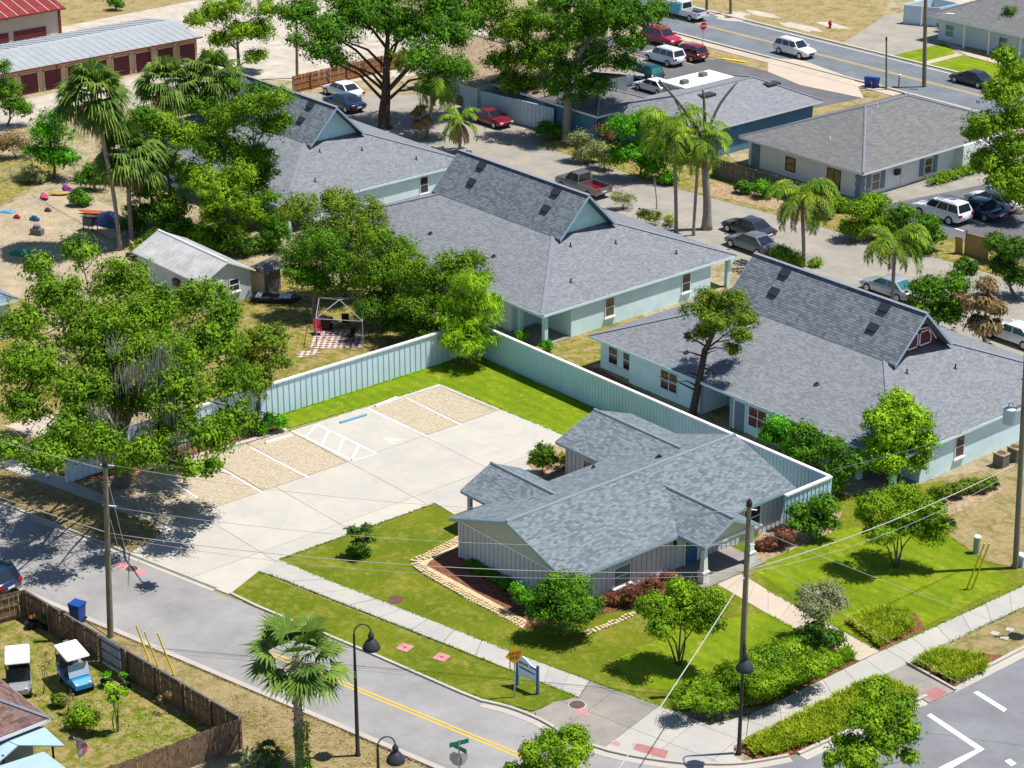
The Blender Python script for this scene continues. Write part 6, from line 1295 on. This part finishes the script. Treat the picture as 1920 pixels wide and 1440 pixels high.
# ================================================================ FENCES OF WOOD
def picket_fence(label,p,q,h,m,side=1,w=.14,skip=None,name='picket_fence',postm=None,seed=1,cap=True):
    dx,dy=q[0]-p[0],q[1]-p[1]; l=math.hypot(dx,dy); t=thing(name,label,'fence',p,math.atan2(dy,dx)); g=random.Random(seed)
    pm=[MB().add([(-w/2+.006,-.012,.03),(w/2-.006,-.012,.03),(w/2-.006,.012,.03),(-w/2+.006,.012,.03),(-w/2+.006,-.012,hh),(w/2-.006,-.012,hh),(w/2-.006,.012,hh),(-w/2+.006,.012,hh),(-w/4,-.012,hh+.03),(w/4,-.012,hh+.03),(w/4,.012,hh+.03),(-w/4,.012,hh+.03)],
        [(3,2,1,0),(0,1,5,4),(1,2,6,5),(2,3,7,6),(3,0,4,7),(4,5,9,8),(5,6,10,9),(6,7,11,10),(7,4,8,11),(8,9,10,11)]).mesh('picket',M[m]) for hh in (h-.02,h,h+.02)]
    n=int(l/w)
    for i in range(n):
        x=(i+.5)*w
        if skip and skip[0]<x<skip[1]: continue
        link('picket',pm[g.randrange(3)],t,(x,g.uniform(-.004,.004),0),rot=(g.uniform(-.012,.012),g.uniform(-.012,.012),0))
    for z in (.35,h*.55,h-.25): MB().box(0,l,side*.014,side*.055,z-.045,z+.045).build('rail',M[m],t)
    k=0.0
    while k<=l+.01: MB().box(k-.05,k+.05,side*.056 if side>0 else -.156,.156 if side>0 else side*.056,0,h+.04).build('post',M[postm or m],t); k+=2.4
    return t
F0,F1,F2=(11.2,-38.8),(30.33,-37.18),(29.6,-50)
yf=picket_fence('brown picket fence of the lower left yard along the side street',F0,F1,1.75,'wood',-1,skip=(6.9,9.0),seed=1); l0=math.atan2(F1[1]-F0[1],F1[0]-F0[0])
MB().box(6.95,8.95,-.03,.03,.1,1.65).build('sheet_panel',M['concwall'],yf)
MB().obox((4.2,-.08,.9),(.1,.04,2.3),0,Matrix.Rotation(.75,4,'Y')).build('brace',M['wood'],yf); MB().box(0,19.2,-.06,.06,1.76,1.8).build('top_board',M['wood_grey'],yf)
picket_fence('brown picket fence return at the bottom left seen from outside',F1,F2,1.75,'wood',-1,seed=2)
picket_fence('short brown fence at the left edge behind the dark SUV',(11.1,-38.85),(10.2,-46),1.75,'wood',1,seed=3)
picket_fence('cedar privacy fence behind the spreading oak',(-69.5,36.5),(-70.3,52),1.8,'wood_cedar',-1,seed=4,postm='wood')
picket_fence('grey-brown board fence between lane and hip-roofed house',(-21.3,49.1),(-10.5,49.4),1.8,'wood_grey',1,seed=5,postm='wood')
t=thing('plywood_panel','tan plywood panel screening the right lot','panel',G(1830,482),.12); MB().box(-1.0,1.1,-.03,.03,0,1.85).build('sheet',M['plywood'],t); MB().box(-1.1,-1.0,-.05,.05,0,2.1).build('post',M['wood'],t); MB().obox((-1.5,-.3,.75),(.65,.05,1.5),.1,Matrix.Rotation(.15,4,'X')).build('loose_sheet',M['plywood'],t)
a,c=G(0,345),G(62,322); t=thing('chain_link_fence','low chain link fence at the left edge','fence',a,math.atan2(c[1]-a[1],c[0]-a[0])); l=math.hypot(c[0]-a[0],c[1]-a[1])
for k in range(4): MB().tube([(l*k/3,0,0),(l*k/3,0,1.3)],.03,6).build('post',M['signal_grey'],t)
MB().tube([(0,0,1.28),(l,0,1.28)],.022,6).build('rail',M['signal_grey'],t)
b=MB()
for k in range(int(l/.16)): b.tube([(k*.16,0,.05),(min(k*.16+1.2,l),0,1.25)],.005,3,False); b.tube([(k*.16,0,1.25),(min(k*.16+1.2,l),0,.05)],.005,3,False)
stuff(b.build('mesh_wire',M['signal_grey'],t))
# ================================================================ SMALL THINGS
def bin_(label,uv,rz,s=1.0):
    t=thing('wheeled_bin',label,'bin',G(*uv),rz,'blue wheeled bins',s); b=MB(); b.add([(-.24,-.26,.08),(.24,-.26,.08),(.24,.26,.08),(-.24,.26,.08),(-.32,-.31,1.02),(.32,-.31,1.02),(.32,.31,1.02),(-.32,.31,1.02)],[(3,2,1,0),(4,5,6,7),(0,1,5,4),(1,2,6,5),(2,3,7,6),(3,0,4,7)]); b.build('body',M['bin'],t)
    MB().bevbox(-.36,.36,-.34,.34,1.03,1.1,.03).build('lid',M['bin'],t); MB().tube([(-.3,.38,1.0),(.3,.38,1.0)],.025,6).build('handle',M['bin'],t)
    for x in (-.24,.24): link('wheel',WHEEL['tyre'],t,(x,.26,.13),rz=math.pi/2,scale=.37)
bin_('blue wheeled bin standing against the yard fence on the side street',(147,1166),.4,1.12); bin_('left blue bin of the pair on the far roadside',(1627,163),.2); bin_('right blue bin of the pair on the far roadside',(1641,165),.2); bin_('blue bin in the shade behind the red sedan',(962,222),.2,1.1); bin_('second bin in the shade behind the red sedan, nearer the trunks',(1003,220),.2,1.0)
def manhole(label,uv,r,m='iron',ring=None,z=.05):
    t=thing('manhole_cover',label,'manhole cover',(*G(*uv),z)); MB().lathe((0,0,0),[(r*1.18,-.02),(r*1.15,.012),(r*1.02,.014)],20).build('rim',M['kerb'] if ring is None else M[ring],t); MB().lathe((0,0,.004),[(r,-.02),(r,.014),(r*.9,.018)],20).build('lid',M[m],t)
manhole('round iron manhole cover with pink marks on the side street',(247,1067),.38,z=.012); manhole('iron manhole cover on the corner pavement',(1082,1324),.42,z=.075); manhole('manhole lid with pink marks on the lawn strip beside the sidewalk',(742,1126),.42,ring='mulch'); manhole('small iron cover in the sand beyond the far road',(1366,33),.5,z=.05)
for u,v,rx,ry in ((228,1062,.55,.35),(262,1073,.55,.35),(1092,1337,.45,.28),(1154,1396,.3,.2)):
    c=G(u,v); z=.012 if u<400 else .0765; plate('pink_mark',[(c[0]+rx*math.cos(k*.52),c[1]+ry*math.sin(k*.52)*(1+.2*math.sin(3*k))) for k in range(12)],z-.003,z,M['pinkmark'])
for u,v,lab in ((759,1216,'left pink-sprayed square valve pad in the lawn strip'),(828,1234,'right pink-sprayed square valve pad in the lawn strip')):
    t=thing('valve_pad',lab,'valve pad',(*G(u,v),.05),.3,'valve pads in the verge'); MB().bevbox(-.38,.38,-.38,.38,-.03,.03,.02).build('pad',M['pinkmark'],t); MB().lathe((0,0,.03),[(.1,0),(.09,.01)],12).build('lid',M['stop_red'],t)
for u,v,lab in ((1865,1190,'left pale square pad on the right verge'),(1893,1183,'right pale square pad on the right verge'),(1883,1198,'lower pale square pad on the right verge')):
    o=link('valve_pad',MB().bevbox(-.22,.22,-.22,.22,-.02,.05,.02).mesh('valve_pad',M['kerb']),None,(*G(u,v),.05),.4); tag(o,lab,'valve pad','pale pads on the right verge')
t=thing('utility_pedestal','pale green cylindrical utility pedestal on the dry lawn','utility box',G(1830,1038)); MB().lathe((0,0,0),[(.2,0),(.2,1.0),(.22,1.02),(.22,1.12),(.12,1.2)],14).build('housing',M['pedestal'],t,.7); MB().lathe((0,0,1.08),[(.225,0),(.225,.06),(.13,.14)],14).build('cap',M['white'],t,.7)
t=thing('meter_box','white utility box at the foot of the right pole','utility box',G(1914,1062)); MB().bevbox(-.25,.25,-.2,.2,0,.7,.04).build('box',M['transformer'],t); MB().bevbox(-.28,.28,-.23,.23,.7,.8,.04).build('lid',M['white'],t)
for u,v,lab in ((1876,874,'left air conditioner unit by the near aqua end wall'),(1902,862,'right air conditioner unit by the near aqua end wall')):
    t=thing('air_conditioner',lab,'air conditioner',G(u,v),0,'air conditioner units'); MB().bevbox(-.4,.4,-.4,.4,.05,.88,.06).build('cabinet',M['hvac'],t); MB().bevbox(-.43,.43,-.43,.43,.88,.96,.06).build('top',M['litter'],t); MB().lathe((0,0,.96),[(.3,0),(.29,.02),(.1,.03)],16).build('fan_grille',M['iron'],t)
t=thing('fire_hydrant','red fire hydrant in the sand beyond the far road','hydrant',G(1556,53)); MB().lathe((0,0,0),[(.2,0),(.2,.08),(.14,.1),(.14,.62),(.2,.64),(.18,.78),(.06,.92)],12).build('barrel',M['stop_red'],t,.7); MB().tube([(-.28,0,.5),(.28,0,.5)],.08,8).build('outlet',M['stop_red'],t)
t=thing('mail_box','small kerbside mail box on a post by the far road','mail box',G(1685,163),.3); MB().box(-.05,.05,-.05,.05,0,1.05).build('post',M['wood_grey'],t); MB().bevbox(-.12,.12,-.28,.28,1.05,1.3,.05).build('box',M['white'],t)
# canopy frame and chairs
t=thing('canopy_frame','bare metal canopy frame over a patterned mat in the yard','canopy frame',G(632,640)); o0=G(632,640)
C4=[G(597,640),(0,0),(0,0),G(681,655)]; A_=G(594,652); B_=G(681,657); D_=G(680,612); E_=G(600,612)
pts=[A_,B_,D_,E_]; pts=[(p[0]-o0[0],p[1]-o0[1]) for p in pts]; cx,cy=sum(p[0] for p in pts)/4,sum(p[1] for p in pts)/4
for p in pts: MB().tube([(*p,0),(*p,2.3)],.035,6).build('leg',M['signal_grey'],t); MB().tube([(*p,2.3),(cx,cy,3.0)],.03,6).build('rafter',M['signal_grey'],t)
for i in range(4): MB().tube([(*pts[i],2.28),(*pts[(i+1)%4],2.28)],.028,6).build('side_bar',M['signal_grey'],t)
tm=NT('checked_mat'); _,u_,v_=tm.uv(); ck=tm.n('TexChecker'); ck.inputs['Scale'].default_value=3.2; tm.l(tm.uv()[0],ck.inputs['Vector']); ck.inputs['Color1'].default_value=(*A(236,214,200),1); ck.inputs['Color2'].default_value=(*A(150,110,100),1); tm.col(ck.outputs[0]); tm.b.inputs['Roughness'].default_value=.9
q=PG((582,655),(679,653),(680,620),(590,620)); o=MB().prism(q,.041,.06).build('patterned_mat',tm.m); tag(o,'pale checked mat under the canopy frame','mat')
mw=PG((556,662),(595,656),(600,664),(560,672)); o=MB().prism(mw,.041,.06).build('patterned_mat',tm.m); tag(o,'small pale mat left of the checked one','mat')
def chair(label,uv,rz,m):
    t=thing('yard_chair',label,'chair',G(*uv),rz,'chairs under the canopy frame'); MB().bevbox(-.28,.28,-.28,.28,.38,.48,.04).build('seat',m,t); MB().obox((0,.32,.8),(.56,.09,.75),0,Matrix.Rotation(-.25,4,'X')).build('backrest',m,t)
    for x in (-.24,.24):
        for y in (-.24,.24): MB().tube([(x,y,0),(x,y,.4)],.02,5).build('leg',M['black'],t)
        MB().box(x-.03,x+.03,-.25,.3,.6,.64).build('armrest',M['black'],t)
chair('crimson padded chair under the canopy frame',(597,628),1.2,PAINT['red']); chair('black armchair under the right side of the canopy frame',(648,612),-2.2,M['black']); chair('low black chair at the front of the canopy mat',(655,640),-1.4,M['black'])
t=thing('grill','black barbecue grill behind the crimson chair','grill',G(612,618),.4); MB().bevbox(-.5,.5,-.3,.3,.6,1.0,.08).build('hood',M['black'],t); MB().box(-.4,.4,-.25,.25,.2,.6).build('cabinet',M['black'],t); MB().bevbox(.5,.85,-.25,.25,.75,.8,.01).build('side_shelf',M['hvac'],t)
for x in (-.35,.35): MB().box(x-.04,x+.04,-.2,.2,0,.2).build('leg',M['black'],t)
# boat on trailer and playhouse by the shed
t=thing('playhouse','tan and black plastic playhouse beside the shed','playhouse',G(498,556),.3); MB().box(-1.5,.0,-.1,0,0,1.9).build('wall',M['tanwall'],t); MB().box(-.05,.05,0,1.9,0,1.9).build('wall',M['hvac'],t); MB().box(-1.5,-1.42,0,1.9,0,1.9).build('wall',M['tanwall'],t)
b=MB()
for k in range(8):
    a0,a1=k/8,(k+1)/8; f=lambda a:(-1.75+2.1*a,1.95+.5*math.sin(a*math.pi)); (x0,z0),(x1,z1)=f(a0),f(a1); b.slab([(x0,-.35,z0),(x1,-.35,z1),(x1,2.2,z1),(x0,2.2,z0)],.08)
b.build('roof',M['hvac'],t)
t=thing('small_boat','dark flat-bottomed boat on the ground beside the playhouse','boat',G(518,566),.75); b=MB(); S=[(-1.9,.55,.1,.5),(0,.65,.05,.45),(1.4,.5,.1,.5),(1.95,.1,.3,.55)]; n=4
for x,w,z0,z1 in S: b.v+=[(x,-w*.7,z0),(x,-w,z1),(x,w,z1),(x,w*.7,z0)]
for i in range(3): b.f+=[(i*n+k,(i+1)*n+k,(i+1)*n+(k+1)%n,i*n+(k+1)%n) for k in range(n)]
b.f+=[(0,1,2,3),(15,14,13,12)]; b.build('hull',M['vent'],t); MB().box(-1.5,-1.1,-.5,.5,.47,.6).build('seat',M['white'],t); MB().box(.3,1.2,-.45,.45,.47,.56).build('deck',M['transformer'],t)
# clutter of the left yard
def kayak(label,uv,rz,m,l=2.6):
    S=[(-l/2,.03,.22,.3),(-l*.25,.3,.05,.32),(0,.36,.03,.3),(l*.25,.3,.05,.32),(l/2,.03,.22,.3)]; b=MB(); n=5
    for x,w,z0,z1 in S: b.v+=[(x,0,z0),(x,-w,(z0+z1)/2),(x,-w*.5,z1),(x,w*.5,z1),(x,w,(z0+z1)/2)]
    for i in range(4): b.f+=[(i*n+k,(i+1)*n+k,(i+1)*n+(k+1)%n,i*n+(k+1)%n) for k in range(n)]
    b.f+=[tuple(range(n)),tuple(4*n+k for k in range(n-1,-1,-1))]; o=link('kayak',b.mesh('kayak',m,.8),None,(*G(*uv),.02),rz); tag(o,label,'kayak','kayaks on the yard pad')
kayak('orange kayak beside the tarp on the concrete pad',(175,402),.7,paint('orange_plastic',(.42,.09,.02),.4)); kayak('yellow kayak on the upper concrete pad',(112,366),.9,paint('faded_yellow_plastic',(.4,.29,.06),.5),2.0); kayak('pink kayak on the upper concrete pad',(84,372),-.3,paint('pink_plastic',(.55,.06,.12),.4),1.8); kayak('purple kayak behind the yellow one',(128,358),-.2,paint('purple_plastic',(.2,.03,.2),.4))
t=thing('tarped_pile','dark blue tarp over a heap beside the palms','tarp',G(205,418),.4); b=MB(); g=random.Random(4); V=[]
for i in range(9):
    for j in range(7):
        x,y=(i-4)*.4,(j-3)*.4; V.append((x,y,max(.02,1.05*math.exp(-(x*x/2.2+y*y/1.2))+g.uniform(-.08,.08) if 0<i<8 and 0<j<6 else .02)))
b.add(V,[(i*7+j,(i+1)*7+j,(i+1)*7+j+1,i*7+j+1) for i in range(8) for j in range(6)]); b.build('sheet',paint('navy_tarp',(.008,.02,.09),.4),t,3.2)
t=thing('yard_stove','grey box stove on legs on the concrete pad','stove',G(170,432),.4); MB().bevbox(-.5,.5,-.4,.4,.5,1.2,.03).build('box',M['hvac'],t); MB().slab([(-.6,-.5,1.35),(.6,-.5,1.35),(.6,.5,1.2),(-.6,.5,1.2)],.05).build('lid',M['iron'],t)
for x in (-.45,.45):
    for y in (-.35,.35): MB().box(x-.03,x+.03,y-.03,y+.03,0,.5).build('leg',M['iron'],t)
for u,v,lab,m,d in ((14,398,'light blue toy board on the concrete pad','bluepaint',(1.3,.8,.12)),(65,414,'dark blue toy on the concrete pad','door_blue',(.9,.35,.3)),(32,410,'small red toy on the concrete pad','stop_red',(.6,.3,.25)),(90,397,'small brown toy on the concrete pad','iron',(.6,.35,.25)),(70,440,'black and grey toy car on the concrete pad','hvac',(1.1,.6,.55)),(38,478,'teal plastic pool behind the oak','green_sign',(1.6,.9,.3))):
    t=thing('yard_toy',lab,'toy',G(u,v),.5,'toys on the concrete pad'); MB().bevbox(-d[0]/2,d[0]/2,-d[1]/2,d[1]/2,0,d[2],.06).build('body',M[m],t); MB().bevbox(-d[0]/4,d[0]/4,-d[1]/3,d[1]/3,d[2],d[2]*1.5,.04).build('top',M[m],t)
t=thing('deer_statue','tan deer figure standing beside the palm trunks','deer figure',G(248,478),-.6)
b=MB(); b.tube([(-.55,0,.82),(-.45,0,.85),(0,0,.84),(.4,0,.9),(.55,0,1.02)],[.12,.19,.17,.19,.1],10); b.tube([(.45,0,.95),(.68,0,1.3),(.72,0,1.42)],[.1,.07,.07],8); b.tube([(.66,0,1.42),(.8,0,1.42),(.98,0,1.34)],[.07,.075,.035],8)
for x,y in ((-.45,-.09),(-.45,.09),(.38,-.09),(.38,.09)): b.tube([(x,y,.8),(x+(-.06 if x<0 else .02),y,.42),(x,y,0)],[.08,.035,.025],6)
for y in (-1,1): b.tube([(.7,y*.05,1.46),(.66,y*.14,1.56)],[.035,.01],5)
b.tube([(-.56,0,.9),(-.64,0,.78)],[.04,.01],5); b.build('body',M['litter'],t,3.2)
# yard pots and flag, lower left
for u,v,lab,lm in ((200,1288,'black pot with a small plant by the blue cart','vivid'),(236,1290,'grey tub with a leafy plant by the yard fence','vivid'),(60,1178,'red flower pot in the yard corner','red'),(88,1180,'teal pot in the yard corner','green')):
    t=thing('potted_plant',lab,'potted plant',G(u,v),0,'potted plants in the yard'); MB().lathe((0,0,0),[(.22,0),(.32,.4),(.34,.42),(.28,.4)],12).build('pot',M['black'],t,.6); link('leaves',quadmesh('leaves',crown([(0,0,.65,.32,.32,.32)],260,.16,.25,seed=u),L[lm]),t)
t=thing('garden_flag','white and pink feather flag in the lower left yard','flag',G(152,1448),.6); MB().tube([(0,0,0),(0,0,1.6),(-.25,0,2.0)],.02,6).build('pole',M['white'],t)
b=MB(); n=8
for k in range(n+1):
    a=k/n; b.v+=[(-.25+.25*a-.02,.0+.08*math.sin(a*5),2.0-.1*a-1.2*a*a*.3-a*.7),(.1+.35*math.sin(a*2.6),.1*math.sin(a*4),2.0-.9*a)]
b.f=[(2*k,2*k+1,2*k+3,2*k+2) for k in range(n)]; fm=NT('pink_white_cloth'); fm.col(fm.ramp(fm.noise(2.2,2),[(.45,(.75,.72,.72)),(.55,(.7,.2,.25))])); b.build('cloth',fm.m,t,3.2)
# lawn edging: tufts that break the clean kerb and walk lines
def fringe(paths,n,lm,seed,label):
    g=np.random.default_rng(seed); segs=[(np.array(a),np.array(b)) for p in paths for a,b in zip(p[:-1],p[1:])]; ls=np.array([np.linalg.norm(b-a) for a,b in segs]); k=g.choice(len(segs),n,p=ls/ls.sum()); tt=g.random(n)
    P=np.array([segs[i][0]+(segs[i][1]-segs[i][0])*t_ for i,t_ in zip(k,tt)])+g.normal(size=(n,2))*.05; a=g.random(n)*6.28; d=np.stack([np.cos(a),np.sin(a)],1); h=.03+.05*g.random(n)
    b0=np.concatenate([P,np.full((n,1),.05)],1); tip=np.concatenate([P+d*h[:,None],(.06+h)[:,None]],1); w=np.concatenate([-d[:,1:],d[:,:1],np.zeros((n,1))],1)*.03; mid=(b0+tip)/2
    o=link('grass_fringe',quadmesh('grass_fringe',np.stack([b0,mid+w,tip,mid-w],1),L[lm])); stuff(o); o['label']=label; o['category']='grass'
fringe([PG((525,1051),(590,1079),(955,1222),(1257,1333)),PG((484,1073),(512,1081),(955,1257),(1080,1307)),PG((432,1113),(480,1138),(560,1169),(700,1227),(860,1297),(1000,1334)),PG((815,946),(525,1050))],4000,'bright',5,'grass tufts along the lawn edges of the office')
fringe([PG((1440,1109),(1575,1182),(1650,1223)),PG((1440,1153),(1500,1186)),PG((1660,1219),(1915,1102)),PG((1762,1215),(1915,1142))],1800,'bright',6,'grass tufts along the garden path and right sidewalk')
fringe([[(-.2,-13),(0,0),(12.4,.72)],[(-2.7,5.2),(18,5.2)],[(-2.7,-13),(-2.7,5.2)]],5000,'lime',7,'grass tufts along the back lawn edges')
fringe([[RD(-10,QS-.2),RD(46,QS-.2)]],3500,'dry',8,'dry grass tufts along the south kerb')

def scatter(label,px,n,lm,seed,z=.06,world=False):
    poly=px if world else PG(*px); P=np.array(poly); g=np.random.default_rng(seed); lo=P.min(0); hi=P.max(0); q=lo+(hi-lo)*g.random((n*3,2)); c=np.zeros(len(q),bool); j=len(poly)-1
    for i in range(len(poly)):
        (xi,yi),(xj,yj)=poly[i],poly[j]; hit=((yi>q[:,1])!=(yj>q[:,1]))&(q[:,0]<(xj-xi)*(q[:,1]-yi)/((yj-yi) or 1e-9)+xi); c^=hit; j=i
    q=q[c][:n]; k=len(q); N=norm(np.concatenate([g.normal(size=(k,2))*.35,np.ones((k,1))],1)); 
    o=link('leaf_litter',quadmesh('leaf_litter',leafquads(np.concatenate([q,np.full((k,1),z)],1)+np.array([0,0,.015]),N,.05+.09*g.random(k),.6),L[lm])); stuff(o); o['label']=label; o['category']='leaf litter'
scatter('fallen tan leaves on the verge under the oak',((0,880),(281,982),(302,1001),(240,1040),(0,943)),3500,'dry',1)
scatter('fallen leaves on the street and drive under the oak',((0,950),(240,1045),(330,1000),(420,950),(300,900),(190,930)),500,'dry',2,.07)
scatter('dead leaves and debris on the left yard pad',((0,390),(60,366),(210,448),(250,480),(120,540),(0,540)),1600,'dry',3,.03)
scatter('dry leaves along the rear lane',[(-45,42),(-20,44),(6,47),(6,50),(-20,47.5),(-45,46)],2600,'dry',4,.04,True)
scatter('fallen leaves on the yard behind the fence',[(-4.6,-12),(-4.6,4),(-9,6.5),(-24,5),(-24,-10)],2600,'dry',5,.045,True)
scatter('leaf litter in the mulch beside the lot',[(-2.6,-27),(-2.6,-13),(-.8,-13),(-.9,-25)],1500,'dry',6,.05,True)
scatter('dry leaves on the near verge by the palm',((430,1300),(600,1350),(780,1438),(640,1440),(460,1400)),1500,'dry',7,.055)
scatter('weed tufts in the lower left yard',((60,1200),(200,1300),(420,1380),(260,1435),(120,1380),(0,1240)),2600,'bright',8,.05)
